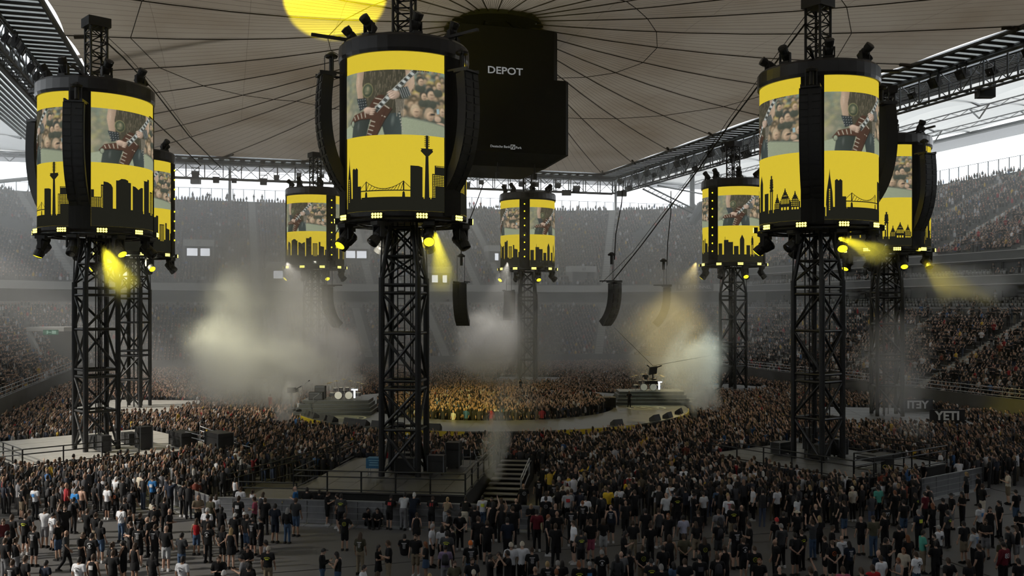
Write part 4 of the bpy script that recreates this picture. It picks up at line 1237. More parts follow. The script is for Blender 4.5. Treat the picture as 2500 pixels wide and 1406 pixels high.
# ---- line arrays
cab_me = MB().add([(-0.62, -0.32, 0), (0.62, -0.32, 0), (0.5, 0.32, -0.02), (-0.5, 0.32, -0.02), (-0.62, -0.32, 0.45), (0.62, -0.32, 0.45), (0.5, 0.32, 0.42), (-0.5, 0.32, 0.42)],
                  [(0, 3, 2, 1), (4, 5, 6, 7), (0, 1, 5, 4), (1, 2, 6, 5), (2, 3, 7, 6), (3, 0, 4, 7)])
cab_me.box(-0.55, -0.12, -0.36, -0.32, 0.04, 0.36).box(0.12, 0.55, -0.36, -0.32, 0.04, 0.36)
CAB_ME = cab_me.mesh('cabinet', M['speaker_black'])
FR_ME = MB().box(-0.55, 0.55, -0.45, 0.45, 0.0, 0.1).box(-0.55, -0.45, -0.45, 1.2, 0.1, 0.2).box(0.45, 0.55, -0.45, 1.2, 0.1, 0.2).mesh('flying_frame', M['black_steel'])
def line_array(loc, az, n, label, group, curve=0.030, start=-0.02, s=1.0, chain=1.2):
    """cabinets face outward along azimuth az; they curl inwards towards the bottom"""
    t = thing('line_array', label, 'loudspeaker', loc, az + PI / 2, group)
    t.scale = (s, s, s)
    link('flying_frame', FR_ME, t)
    y, z, a = 0.0, -0.05, start
    for k in range(n):
        a += curve * (0.25 + 1.5 * k / n)
        dy, dz = math.sin(a) * 0.42, -math.cos(a) * 0.42
        y += dy; z += dz
        link('cabinet', CAB_ME, t, (0, y, z), (a, 0, 0))
    MB().tube((-0.3, 0.0, 0.1), (-0.3, 0.0, chain), 0.025).tube((0.3, 0.3, 0.1), (0.3, 0.3, chain), 0.025).obj('chain', M['black_steel'], t)
    MB().tube((0, 0.3, chain - 0.9), (0, 0.3, chain - 0.1), 0.13, 0.13, 8).lathe([(0.32, 0), (0.36, 0.12), (0.1, 0.3)], 10, (0, 0.3, chain - 0.15)).obj('hoist_motor', M['black_paint'], t)
    return t

ARR = {'front': ((48, 'curved black line array between the front drum and the video cube'), (-72, 'curved black line array on the outer side of the front drum')),
       'left': ((-15.5, 'curved black line array before the black bay of the cream deck drum'), (-135.5, 'thin edge of a line array behind the cream deck drum')),
       'right': ((-5, 'curved black line array before the black bay of the large right drum'), (115, 'curved line array between the large right drum and the YETI-sign tower')),
       'rightback': ((44, 'curved black line array on the right stand side of the YETI-sign tower'),)}
AMB = MB().tube((0, 0, 0), (0.08, 0, 0), 0.085, 0.06, 8).mesh('amber_lamp', M['lens_yellow'])
TOWER = {}
proto = None
TPOS = {}
for px, D, strip, key in TW:
    p = P(px, HORIZON, D); p.z = 0
    TPOS[key] = p
    rad = Vector((p.x - CEN.x, p.y - CEN.y)).normalized()          # outwards
    rz = math.atan2(rad.y, rad.x) + PI / 2                         # local -y points outwards
    if proto is None:
        proto = thing('drum_tower', TW_LABEL[key], 'tower', p, rz)
        tower_frame(proto)
        t = proto; kids = list(proto.children)
    else:
        t = proto.copy(); COL.objects.link(t); t.location = p; t.rotation_euler = (0, 0, rz)
        for ch in kids:
            c = ch.copy(); COL.objects.link(c); c.parent = t
        t['label'] = TW_LABEL[key]
    TOWER[key] = t
    # direction from tower to camera, then strips by angle (positive = to the right seen from the camera)
    tocam = math.atan2(-p.y, -p.x)
    def world_az(deg): return tocam + math.radians(deg)            # turning left as seen from above goes to the right in view
    for i in range(3):
        saz = world_az(strip + 120 * i)
        # local angle: mesh faces -y at zero
        link('speaker_bay', STRIP_ME, t, None, (0, 0, saz + PI / 2 - rz))
        caz = world_az(strip - 60 + 120 * i)
        sc_ = link('led_screen', SCREEN_ME, t, None, (0, 0, caz + PI / 2 - rz))
        k0 = 'ABC'.index(TW_SCR[key][0]); let = 'ABC'[(k0 + i) % 3]
        link('skyline_graphic', SKY_ME[let], sc_); link('live_picture', PIC_ME, sc_)
    # lamps on the rim and under the ring
    sh = TW_SHORT[key]
    for i in range(7):
        az = tocam + math.radians(12 + 360 / 7 * i)
        loc = (p.x + 2.95 * math.cos(az), p.y + 2.95 * math.sin(az), ZT + 1.02)
        aim = Vector((math.cos(az + RND.uniform(-0.6, 0.6)), math.sin(az + RND.uniform(-0.6, 0.6)), RND.uniform(0.3, 1.6)))
        moving_head(loc, aim, 'black moving-head lamp on the top rim of ' + sh, 'rim lamps of ' + sh)
    for i in range(8):
        az = tocam + math.radians(22 + 45 * i)
        loc = (p.x + (DR - 0.05) * math.cos(az), p.y + (DR - 0.05) * math.sin(az), ZB - 0.55)
        aim = Vector((math.cos(az + RND.uniform(-0.8, 0.8)), math.sin(az + RND.uniform(-0.8, 0.8)), RND.uniform(-1.6, -0.5)))
        on = i in (0, 6)
        moving_head(loc, aim, ('yellow lit' if on else 'unlit black') + ' moving-head lamp hanging under the drum of ' + sh, ('lit ' if on else 'unlit ') + 'under-drum lamps of ' + sh, on, True, 1.5)
    offs = {'front': 14, 'left': 5, 'right': 22}.get(key, 12)
    for i in range(10):
        az = tocam + math.radians(offs + 36 * i)
        blinder((p.x + (DR + 0.22) * math.cos(az), p.y + (DR + 0.22) * math.sin(az), ZB - 0.28), az, 'glowing yellow blinder lamp on the bottom ring of ' + sh, 'blinder lamps of ' + sh)
    # arrays in front of the strips
    for a_deg, lab in ARR.get(key, ()):
        az = world_az(a_deg)
        R_ = DR + (0.95 if abs(a_deg) < 130 else 1.7)
        line_array((p.x + R_ * math.cos(az), p.y + R_ * math.sin(az), ZT - 0.95), az, 15, lab, None, 0.055, -0.12)
        c_, s_ = math.cos(az - rz), math.sin(az - rz)
        MB().tube((2.0 * c_, 2.0 * s_, ZT + 1.15), ((R_ + 0.8) * c_, (R_ + 0.8) * s_, ZT + 1.25), 0.11, 0.11, 4).obj('outrigger', M['black_steel'], t)
    if key in ('far', 'farleft', 'farright', 'leftback'):
        az = world_az(strip)
        for k in range(8):
            zz = ZB + 1.2 + 0.9 * k + (0.3 if k > 3 else 0)
            link('amber_lamp', AMB, t, ((DR + 0.12) * math.cos(az - rz), (DR + 0.12) * math.sin(az - rz), zz), (0, 0, az - rz))

# arrays hung on cables near the middle of the hall
for px, py, D, azd, n in ((800, 700, 104, 200, 9), (1124, 692, 100, 240, 9), (1500, 690, 98, 300, 9), (1628, 700, 106, 330, 9), (1243, 712, 120, 262, 7)):
    p = P(px, py, D)
    lab = {800: 'hazy delay line array hanging left of the front tower', 1124: 'delay line array hanging just right of the front tower shaft', 1500: 'dark line array hanging below the loose cable over the stage', 1628: 'line array curling down before the yellow lit smoke', 1243: 'short line array below the far drum tower'}[px]
    line_array(p, math.radians(azd), n, lab, None, 0.10, -0.05, 1.2, 2.5)
    tag(MB().path([p + Vector((0, 0, 2.4)), p + Vector((0.4, 0.6, 5)), p + Vector((3, 5, 9)), p + Vector((5, 9, 12))], 0.06).obj('hanging_cable', M['cable']), {800: 'cable holding the hazy left delay array', 1124: 'cable holding the array beside the front shaft', 1500: 'cable holding the dark array over the stage', 1628: 'cable holding the array by the yellow smoke', 1243: 'cable holding the short far array'}[px], 'cable')
# long guy cables from the masts
def guy(pts, r, label):
    tag(MB().path(pts, r, 5).obj('guy_cable', M['cable']), label, 'cable')
guy([P(1968, 55, 58), P(1790, 290, 72), P(1700, 420, 80), P(1565, 600, 92), P(1497, 684, 98)], 0.06, 'long black cable from the right tower mast down to the hanging array')
guy([P(1965, 40, 58), P(1780, 290, 72), P(1690, 425, 80), P(1545, 615, 92), P(1470, 690, 98)], 0.025, 'thin line running beside the long cable from the right mast')
guy([P(262, 105, 62), P(300, 140, 66), P(375, 220, 76), P(460, 330, 92), P(540, 410, 108)], 0.055, 'black cable from the cream deck tower mast towards the far stand')
guy([P(262, 90, 62), P(310, 135, 66), P(385, 220, 76), P(470, 335, 92)], 0.022, 'thin line beside the cable from the cream deck tower mast')
guy([P(365, 285, 62), P(430, 345, 76), P(490, 405, 92)], 0.045, 'short black cable behind the cream deck tower drum')
# ================================================================== decks at the tower feet
def railing(t, pts, z0, h=1.05, m='black_steel', step=1.75, name='railing', lit=False):
    """posts and rails as separate parts along a polyline (local coordinates)"""
    for a, b in zip(pts[:-1], pts[1:]):
        a, b = Vector((*a[:2], a[2] if len(a) > 2 else z0)), Vector((*b[:2], b[2] if len(b) > 2 else z0))
        n = max(1, int((b - a).length / step))
        for k in range(n + 1):
            q = a.lerp(b, k / n); bar('rail_post', q, q + Vector((0, 0, h)), 0.045, t, m)
        for zz in (h, h * 0.72, h * 0.1):
            bar('rail', a + Vector((0, 0, zz)), b + Vector((0, 0, zz)), 0.035, t, m)
DECKS = []      # (inverse matrix, x0, x1, y0, y1) used to keep the crowd off
def in_decks(x, y, pad=0.25):
    for inv, x0, x1, y0, y1 in DECKS:
        q = inv @ Vector((x, y, 0))
        if x0 - pad < q.x < x1 + pad and y0 - pad < q.y < y1 + pad: return True
    return False
DECK_LABEL = {'front': 'grey railed plank deck carrying the front drum tower', 'left': 'cream plank deck with railing carrying the left drum tower', 'right': 'dark grey railed plank deck carrying the large right drum tower',
              'leftback': 'plank deck under the tower behind the cream deck', 'rightback': 'plank deck under the tower beside the YETI sign', 'farleft': 'far plank deck under the hazy tower by the drum kit', 'far': 'far plank deck under the small tower below the cube', 'farright': 'far plank deck under the tower by the EXIT TUNNEL board'}
def deck(key, x0, x1, y0, y1, m):
    t0 = TOWER[key]
    t = thing('tower_deck', DECK_LABEL[key], 'platform', t0.location, t0.rotation_euler.z)
    DECKS.append((Matrix.Translation(t0.location) @ Matrix.Rotation(t0.rotation_euler.z, 4, 'Z'), x0, x1, y0, y1))
    DECKS[-1] = (DECKS[-1][0].inverted(), x0, x1, y0, y1)
    n = max(2, round((x1 - x0) / 1.22)); w = (x1 - x0) / n
    ny = max(2, round((y1 - y0) / 2.44)); h = (y1 - y0) / ny
    pm = MB().box(0.01, w - 0.01, 0.01, h - 0.01, DECK_Z - 0.08, DECK_Z).mesh('deck_plank', M[m])
    for i in range(n):
        for j in range(ny): link('deck_plank', pm, t, (x0 + w * i, y0 + h * j, -0.004 * ((i + j) % 2)))
    MB().box(x0 + 0.05, x1 - 0.05, y0 + 0.05, y1 - 0.05, 0, DECK_Z - 0.1).obj('skirt', M['black_cloth'], t)
    # base frame of the tower with ballast boxes
    return t
d1 = deck('front', -4.4, 4.5, -5.6, 5.0, 'deck')
railing(d1, [(-4.4, -5.6), (4.5, -5.6), (4.5, 4.0)], DECK_Z)
railing(d1, [(-4.4, -5.6), (-4.4, -2.2)], DECK_Z)
railing(d1, [(-4.4, 2.0), (-4.4, 4.9)], DECK_Z)
# left ramp with its rails and yellow tape
MB().box(-7.6, -4.45, -4.9, -1.6, 0.45, 0.55).box(-7.55, -4.5, -4.85, -1.65, 0, 0.45).obj('ramp_landing', M['deck'], d1)
MB().box(-7.5, -5.0, -5.15, -4.95, 0.555, 0.57).obj('hazard_tape', M['yellow'], d1)
railing(d1, [(-4.4, 4.9), (-9.6, -1.2, 0.2), (-10.8, -2.6, 0.0)], DECK_Z, 1.1, 'black_steel', 1.3)
railing(d1, [(-7.6, -4.9), (-4.5, -4.9)], 0.5, 1.05)
DECKS.append((DECKS[0][0], -9.5, -4.4, -5.2, 2.5))
# side steps on the right
sg = MB()
for k in range(9):
    link('step_tread', MB().box(4.75, 6.6, -2.6 + 0.95 * k, -2.6 + 0.95 * k + 0.62, 0.42 + 0.1 * k, 0.47 + 0.1 * k).mesh('step_tread', M['deck']), d1)
MB().add([(4.7, -2.8, 0), (4.7, 6.2, 0), (4.7, 6.2, 1.25), (4.7, -2.8, 0.4), (6.65, -2.8, 0), (6.65, 6.2, 0), (6.65, 6.2, 1.25), (6.65, -2.8, 0.4)],
         [(0, 1, 2, 3), (7, 6, 5, 4), (0, 4, 5, 1), (1, 5, 6, 2), (3, 7, 4, 0)]).obj('step_frame', M['black_cloth'], d1)
railing(d1, [(6.75, -1.0, 0.4), (6.75, 3.0, 0.8)], 0.4, 1.0, 'galv', 3.0)
DECKS.append((DECKS[0][0], 4.4, 7.5, -3.4, 6.4))
M['deck_r'] = mat('deck_board_dark', (0.085, 0.085, 0.083), 0.5, 0, 0.3, 0.8)
d8 = deck('right', -4.6, 4.8, -5.6, 5.4, 'deck_r')
railing(d8, [(-4.6, 4.5), (-4.6, -5.6), (4.8, -5.6), (4.8, 5.0)], DECK_Z)
railing(d8, [(-1.6, -5.0), (-1.6, -3.6), (1.2, -3.6), (1.2, -5.0)], DECK_Z, 0.95)
MB().box(-1.5, 1.1, -4.9, -3.7, DECK_Z + 0.55, DECK_Z + 0.8).obj('equipment_table', M['black_paint'], d8)
ps = thing('notice_board', 'small black notice board reading ON tied to the dark deck railing', 'sign', d8.matrix_world @ Vector((0, 0, 0)))
deck('left', -8.0, 4.6, -5.8, 6.5, 'deck_light')
dl = bpy.data.objects[-1] if False else [o for o in COL.objects if o.get('label') == DECK_LABEL['left']][0]
railing(dl, [(-5.0, -5.8), (4.6, -5.8), (4.6, 1.0)], DECK_Z)
railing(dl, [(4.6, -5.8), (4.6, -10.5)], DECK_Z, 1.05, 'galv', 1.5)
railing(dl, [(1.5, 6.5), (6.2, 8.2, 0.3)], DECK_Z, 1.05, 'galv', 1.5)
railing(dl, [(3.6, 4.5), (7.4, 7.6, 0.3)], DECK_Z, 1.05, 'galv', 1.5)
deck('leftback', -6, 5, -5, 5, 'deck_light'); deck('rightback', -6, 6, -5.5, 5, 'deck_r')
deck('farleft', -4, 4, -4, 4, 'deck'); deck('far', -4, 4, -4, 4, 'deck'); deck('farright', -4, 4, -4, 4, 'deck')
ps.location = (TOWER['right'].matrix_world if False else Matrix.Translation(d8.location) @ Matrix.Rotation(d8.rotation_euler.z, 4, 'Z')) @ Vector((-1.6, -5.72, DECK_Z + 0.55))
ps.rotation_euler = (0, 0, -YAW - 0.25)
MB().box(-0.34, 0.34, -0.03, 0.03, -0.5, 0.35).obj('board', M['black_paint'], ps)
M['board_yellow'] = mat('board_yellow', (0.55, 0.45, 0.06), 0.6)
link('lettering', text_mesh('ON', 0.34, M['board_yellow'], 0.005), ps, (0, -0.045, -0.12), (PI / 2, 0, 0))

# cases, generators and winches round the tower feet
case_me = {}
def road_case(parent_t, x, y, sx, sy, sz, label, group, z=DECK_Z, m='black_paint'):
    mw_ = Matrix.Translation(parent_t.location) @ Matrix.Rotation(parent_t.rotation_euler.z, 4, 'Z')
    q = mw_ @ Vector((x, y, z))
    t = thing('road_case', label, 'case', q, parent_t.rotation_euler.z, group)
    MB().box(-sx / 2, sx / 2, -sy / 2, sy / 2, 0.1, sz * 0.72).obj('body', M[m], t)
    MB().box(-sx / 2, sx / 2, -sy / 2, sy / 2, sz * 0.735, sz).obj('lid', M[m], t)
    for ax in (-1, 1):
        for ay in (-1, 1): bar('corner_edge', (ax * sx / 2, ay * sy / 2, 0.1), (ax * sx / 2, ay * sy / 2, sz), 0.03, t, 'steel_grey', True)
    for ax in (-1, 1):
        for ay in (-1, 1): bar('castor', (ax * (sx / 2 - 0.15) - 0.03, ay * (sy / 2 - 0.15), 0.06), (ax * (sx / 2 - 0.15) + 0.03, ay * (sy / 2 - 0.15), 0.06), 0.06, t)
for key, tt in (('front', d1), ('right', d8), ('left', dl)):
    for (x, y, sx, sy, sz, w_) in ((1.9, -0.2, 0.9, 0.6, 1.1, 'upright'), (0.1, 0.0, 1.1, 0.8, 0.9, 'square'), (-0.4, 2.4, 1.3, 0.7, 0.8, 'long low'), (2.4, 2.2, 0.8, 0.8, 1.5, 'tall')):
        road_case(tt, x, y, sx, sy, sz, w_ + ' black road case at the foot of ' + TW_SHORT[key], None)
for (x, y, sx, sy, sz) in ((3.0, 4.6, 1.9, 1.1, 1.0), (5.6, 5.9, 1.9, 1.1, 1.1)):
    road_case(dl, x, y, sx, sy, sz, 'big black flight case %s the stage end of the cream deck' % ('on' if y < 5 else 'just past'), None, DECK_Z)
# blue draped table on the front deck
bt = thing('draped_table', 'small table under a blue printed cloth on the front deck', 'table', (Matrix.Translation(d1.location) @ Matrix.Rotation(d1.rotation_euler.z, 4, 'Z')) @ Vector((-2.0, 0.8, DECK_Z)), d1.rotation_euler.z)
bt.location = G(917, 1160, DECK_Z)
bt.scale = (0.72, 0.72, 0.95)
M['blue_cloth'] = mat('blue_cloth', (0.03, 0.13, 0.24), 0.8, 0, 0.25, 4)
M['blue_pale'] = mat('blue_pale', (0.2, 0.4, 0.5), 0.8)
for sx in (-0.5, 0.5):
    for sy in (-0.3, 0.3): bar('leg', (sx, sy, 0), (sx, sy, 1.0), 0.03, bt, 'galv')
MB().box(-0.62, 0.62, -0.42, 0.42, 0.98, 1.04).box(-0.64, 0.64, -0.45, -0.42, 0.45, 1.04).box(-0.64, 0.64, 0.42, 0.45, 0.5, 1.04).obj('cloth', M['blue_cloth'], bt)
MB().box(-0.4, 0.35, -0.47, -0.455, 0.62, 0.68).box(-0.35, 0.3, -0.47, -0.455, 0.76, 0.82).box(-0.42, 0.4, -0.47, -0.455, 0.9, 0.95).obj('print', M['blue_pale'], bt)
# folding chairs on the front deck
def fold_chair(x, y, rz):
    q = (Matrix.Translation(d1.location) @ Matrix.Rotation(d1.rotation_euler.z, 4, 'Z')) @ Vector((x, y, DECK_Z))
    c = thing('folding_chair', 'black folding chair on the front tower deck', 'chair', q, d1.rotation_euler.z + rz, 'folding chairs on the front deck')
    MB().box(-0.22, 0.22, -0.22, 0.22, 0.44, 0.47).obj('seat', M['black_paint'], c)
    MB().box(-0.22, 0.22, 0.2, 0.23, 0.62, 0.88).obj('backrest', M['black_paint'], c)
    for s in (-1, 1):
        bar('leg', (s * 0.22, -0.24, 0), (s * 0.22, 0.22, 0.9), 0.015, c, 'galv'); bar('leg', (s * 0.2, 0.26, 0), (s * 0.2, -0.2, 0.46), 0.015, c, 'galv')
for a in ((3.0, 3.2, 0.2), (3.7, 3.4, 0.4), (2.2, 4.0, 0.1), (3.9, 2.4, 1.2)): fold_chair(*a)

# ---- crowd barriers
def barrier_run(p0, p1, label, group=None, m='barrier', h=1.22):
    p0, p1 = Vector((*p0, 0)), Vector((*p1, 0))
    d = p1 - p0
    t = thing('crowd_barrier', label, 'barrier', p0, math.atan2(d.y, d.x), group)
    n = max(1, round(d.length / 1.25)); w = d.length / n
    pm = MB().box(0.015, w - 0.015, -0.012, 0.012, 0.06, h - 0.05).mesh('panel', M[m])
    rm = MB().box(0.0, w, -0.03, 0.035, h - 0.06, h).box(0, w, -0.025, 0.02, h * 0.72, h * 0.72 + 0.035).box(0, w, -0.025, 0.02, h * 0.46, h * 0.46 + 0.035).box(0, w, -0.025, 0.02, h * 0.2, h * 0.2 + 0.035).mesh('rail_frame', M['galv'])
    fm = MB().box(0.02, w - 0.02, -0.45, 0.85, 0, 0.03).box(0.02, w - 0.02, -0.50, -0.44, 0, 0.045).mesh('foot_plate', M['galv'])
    bm_ = MB().obox((0.06, 0.42, h * 0.45), (0.02, 0, 0), (0, 0.02, 0.02), (0, -0.42, h * 0.45)).mesh('stay', M['black_steel'])
    for k in range(n):
        q = (k * w, 0, 0)
        link('panel', pm, t, q); link('rail_frame', rm, t, q); link('foot_plate', fm, t, q); link('stay', bm_, t, q)
    return t
mw1 = Matrix.Translation(d1.location) @ Matrix.Rotation(d1.rotation_euler.z, 4, 'Z')
def l1(x, y): q = mw1 @ Vector((x, y, 0)); return (q.x, q.y)
barrier_run(l1(-8.2, -7.25), l1(8.4, -7.25), 'grey metal crowd barrier in front of the front tower deck')
barrier_run(l1(-14.0, -2.0), l1(-8.3, -7.0), 'crowd barrier running along the ramp left of the front deck')
barrier_run(l1(8.6, -7.2), l1(9.6, 1.0), 'crowd barrier beside the side steps of the front deck')
mw8 = Matrix.Translation(d8.location) @ Matrix.Rotation(d8.rotation_euler.z, 4, 'Z')
def l8(x, y): q = mw8 @ Vector((x, y, 0)); return (q.x, q.y)
barrier_run(l8(-5.4, -7.2), l8(5.6, -7.3), 'low crowd barrier beyond the front edge of the dark right deck')
mwl = Matrix.Translation(dl.location) @ Matrix.Rotation(dl.rotation_euler.z, 4, 'Z')

# ---- YETI boards on the dasher in front of the right stand
for px, py, D, label, mir in ((2313, 1015, 74, 'black board reading YETI in white below the right stand', False), (2240, 988, 84, 'faded board with mirrored YETI lettering behind the smoke', True)):
    t = thing('sponsor_board', label, 'sign', P(px, py, D), -YAW - (0.05 if not mir else 0.05))
    MB().box(-1.35, 1.35, 0, 0.1, -0.62, 0.5).obj('board', M['black_paint' if not mir else 'dark_grey'], t)
    link('lettering', text_mesh('YETI', 0.95, M['white'] if not mir else M['sign_text'], 0.01, bold=0.03), t, (0, -0.03, -0.02), (PI / 2, 0, 0), (-1 if mir else 1, 1, 1))
    MB().box(-1.3, -1.2, 0.02, 0.1, -CAM_H + 1, -0.6).obj('post', M['black_steel'], t) if False else None
    z = t.location.z
    MB().box(-1.25, -1.15, 0.02, 0.12, -z, -0.6).box(1.15, 1.25, 0.02, 0.12, -z, -0.6).obj('post', M['black_steel'], t)

# ---- hand rails along the front of the right and back stands
hr = thing('stand_railing', 'pale hand rails along the front wall of the right stand', 'railing')
for z in (2.75, 3.1, 3.45):
    bar('rail', (BX1 + 0.1, 30, z), (BX1 + 0.1, 140, z), 0.035, hr, 'galv')
for k in range(45): bar('rail_post', (BX1 + 0.1, 30 + 2.5 * k, 2.6), (BX1 + 0.1, 30 + 2.5 * k, 3.45), 0.03, hr, 'galv')
hl = thing('stand_railing', 'pale hand rails along the front wall of the left stand', 'railing')
for z in (2.75, 3.1, 3.45):
    bar('rail', (BX0 - 0.1, 60, z), (BX0 - 0.1, 140, z), 0.035, hl, 'galv')
for k in range(33): bar('rail_post', (BX0 - 0.1, 60 + 2.5 * k, 2.6), (BX0 - 0.1, 60 + 2.5 * k, 3.45), 0.03, hl, 'galv')

# ================================================================== ring stage
SR0, SR1, SZ = 11.0, 17.6, 1.55
stg = thing('ring_stage', 'dark ring-shaped stage with a crowd pit in its middle', 'stage', (CEN.x, CEN.y, 0))
NSEG = 32
seg = MB()
a1 = 2 * PI / NSEG * 0.996
def ringseg(r0, r1, z0, z1, n=3):
    b = MB()
    vs_, fs = [], []
    for k in range(n + 1):
        a = a1 * k / n
        for r in (r0, r1):
            for z in (z0, z1): vs_.append((r * math.cos(a), r * math.sin(a), z))
    for k in range(n):
        o_ = 4 * k
        fs += [(o_ + 1, o_ + 3, o_ + 7, o_ + 5), (o_, o_ + 4, o_ + 6, o_ + 2), (o_ + 2, o_ + 6, o_ + 7, o_ + 3), (o_, o_ + 1, o_ + 5, o_ + 4)]
    fs += [(0, 2, 3, 1), (4 * n, 4 * n + 1, 4 * n + 3, 4 * n + 2)]
    b.add(vs_, fs); return b
sm = ringseg(SR0, SR1, SZ - 0.12, SZ).mesh('stage_panel', M['stage'])
skm = ringseg(SR1 - 0.25, SR1 - 0.1, 0.0, SZ - 0.12).mesh('skirt_panel', M['black_cloth'])
trm = ringseg(SR1 - 0.02, SR1 + 0.1, SZ - 0.38, SZ - 0.02).mesh('yellow_trim', M['yellow'])
ski = ringseg(SR0 + 0.1, SR0 + 0.2, 0.0, SZ - 0.12).mesh('skirt_panel', M['black_cloth'])
for k in range(NSEG):
    rot = (0, 0, 2 * PI * k / NSEG)
    link('stage_panel', sm, stg, None, rot); link('skirt_panel', skm, stg, None, rot); link('skirt_panel', ski, stg, None, rot)
    if k % 4 in (0, 1): link('yellow_trim', trm, stg, None, rot)
# lighter rim strip and floor emblems
def emblem(az, r):
    e = empty('floor_emblem', (r * math.cos(az), r * math.sin(az), SZ + 0.012), az + PI / 2, stg)
    e['label'] = 'pale oval emblem painted on the stage floor'
    m_ = M['emblem']
    b = MB().lathe([(1.75, 0), (1.75, 0.006), (1.58, 0.006), (1.58, 0)], 36, cap=False)
    b.lathe([(1.15, 0), (1.15, 0.006), (1.03, 0.006), (1.03, 0)], 30, cap=False)
    b.obox((0, 0, 0.003), (1.0, 0.55, 0), (-0.05, 0.09, 0), (0, 0, 0.003)); b.obox((0, 0, 0.003), (0.1, 1.1, 0), (0.07, 0, 0), (0, 0, 0.003))
    b.obj('emblem_ring', m_, e)
M['emblem'] = mat('emblem_paint', (0.5, 0.5, 0.36), 0.6)
def az_of(px, py): q = G(px, py, SZ); return math.atan2(q.y - CEN.y, q.x - CEN.x), math.hypot(q.x - CEN.x, q.y - CEN.y)
for px, py in ((842, 1021), (1578, 996)):
    a, r = az_of(px, py); emblem(a, min(r, 15.4))
emblem(math.radians(70), 14.5)
MB().lathe([(SR0 - 0.05, 0.02), (SR0 - 0.05, 0.7)], 40).obj('pit_floor', M['deck'], stg)
# stepped risers for the drum kits
def riser(px, py, hw, name_label):
    # front foot of the steps seen at (px, py); the flight faces the near side
    q = G(px, py, SZ)
    q = q + Vector((ST, CT, 0)) * 2.0
    t = empty('drum_riser', (q.x - CEN.x, q.y - CEN.y, SZ), -YAW, stg)
    t['label'] = name_label
    for k in range(4):
        MB().box(-hw + 0.15 * k, hw - 0.15 * k, -2.0 + 0.5 * k, 2.4, 0.005 + 0.28 * k, 0.28 * (k + 1)).obj('riser_step', M['stage'], t)
        MB().box(-hw + 0.15 * k, hw - 0.15 * k, -2.03 + 0.5 * k, -2.0 + 0.5 * k, 0.28 * (k + 1) - 0.05, 0.28 * (k + 1)).obj('step_edge', M['steel_grey'], t)
    return Vector((q.x, q.y, SZ + 1.12))
rL = riser(810, 1014, 3.3, 'stepped drum riser'); rR = riser(1597, 989, 3.5, 'stepped drum riser')
RGT = Vector((CT, -ST, 0)); FWD = Vector((ST, CT, 0))
kitL = rL + RGT * 0.6 + FWD * 0.9; kitR = rR - RGT * 0.2 + FWD * 0.9
M['chrome'] = mat('chrome', (0.6, 0.6, 0.6), 0.18, 0.9)
M['drum_shell'] = mat('drum_shell', (0.10, 0.10, 0.11), 0.2, 0.3)
M['drum_head'] = mat('drum_head', (0.75, 0.75, 0.7), 0.5)
M['cymbal'] = mat('cymbal', (0.65, 0.5, 0.15), 0.25, 0.9)
M['white_glow'] = emit('white_glow', (0.9, 0.95, 1.0), 1.6)
def drum_kit(loc, az, label):
    t = thing('drum_kit', label, 'drum kit', loc, az - PI / 2)
    for x in (-0.45, 0.45):
        d_ = MB().tube((x, -0.75, 0.36), (x, -0.2, 0.36), 0.34, 0.34, 18).obj('bass_drum', M['drum_shell'], t); MB().tube((x, -0.77, 0.36), (x, -0.75, 0.36), 0.32, 0.32, 18).obj('drum_head', M['drum_head'], d_)
    for x, y, z, r in ((-0.75, -0.35, 0.95, 0.18), (-0.28, -0.45, 1.0, 0.18), (0.28, -0.45, 1.0, 0.18), (0.75, -0.35, 0.95, 0.18), (1.1, 0.1, 0.5, 0.26), (-1.1, 0.1, 0.5, 0.26), (-0.3, 0.2, 0.7, 0.19)):
        d_ = MB().tube((x, y, z - 0.28), (x, y, z), r, r, 14).obj('tom_drum', M['drum_shell'], t); MB().tube((x, y, z), (x, y, z + 0.012), r * 0.97, r * 0.97, 14).obj('drum_head', M['drum_head'], d_)
        MB().tube((x, y, 0), (x, y, z - 0.28), 0.018).obj('drum_stand', M['chrome'], t)
    for x, y, z in ((-1.2, -0.5, 1.45), (-0.6, -0.75, 1.6), (0.05, -0.8, 1.75), (0.6, -0.75, 1.6), (1.2, -0.5, 1.45), (1.45, 0.0, 1.3), (-1.45, 0.0, 1.3)):
        c = MB().tube((x, y, 0), (x, y, z), 0.016).obj('cymbal_stand', M['chrome'], t)
        MB().lathe([(0.26, 0), (0.05, 0.03), (0.02, 0.05)], 16, (x, y, z)).obj('cymbal', M['cymbal'], c)
    MB().tube((0.0, 0.75, 0), (0.0, 0.75, 0.5), 0.04).lathe([(0.19, 0.5), (0.2, 0.58)], 12, (0, 0.75, 0)).obj('stool', M['black_paint'], t)
    MB().box(0.9, 1.05, -0.95, -0.9, 0.15, 0.8).box(0.7, 1.25, -0.95, -0.9, 0.8, 0.92).obj('light_bracket', M['white_glow'], t)
drum_kit(kitL, PI / 2 - YAW, 'chrome drum kit on the stepped riser left of the pit')
drum_kit(kitR, PI / 2 - YAW, 'drum kit with yellow light on the stepped riser right of the pit')
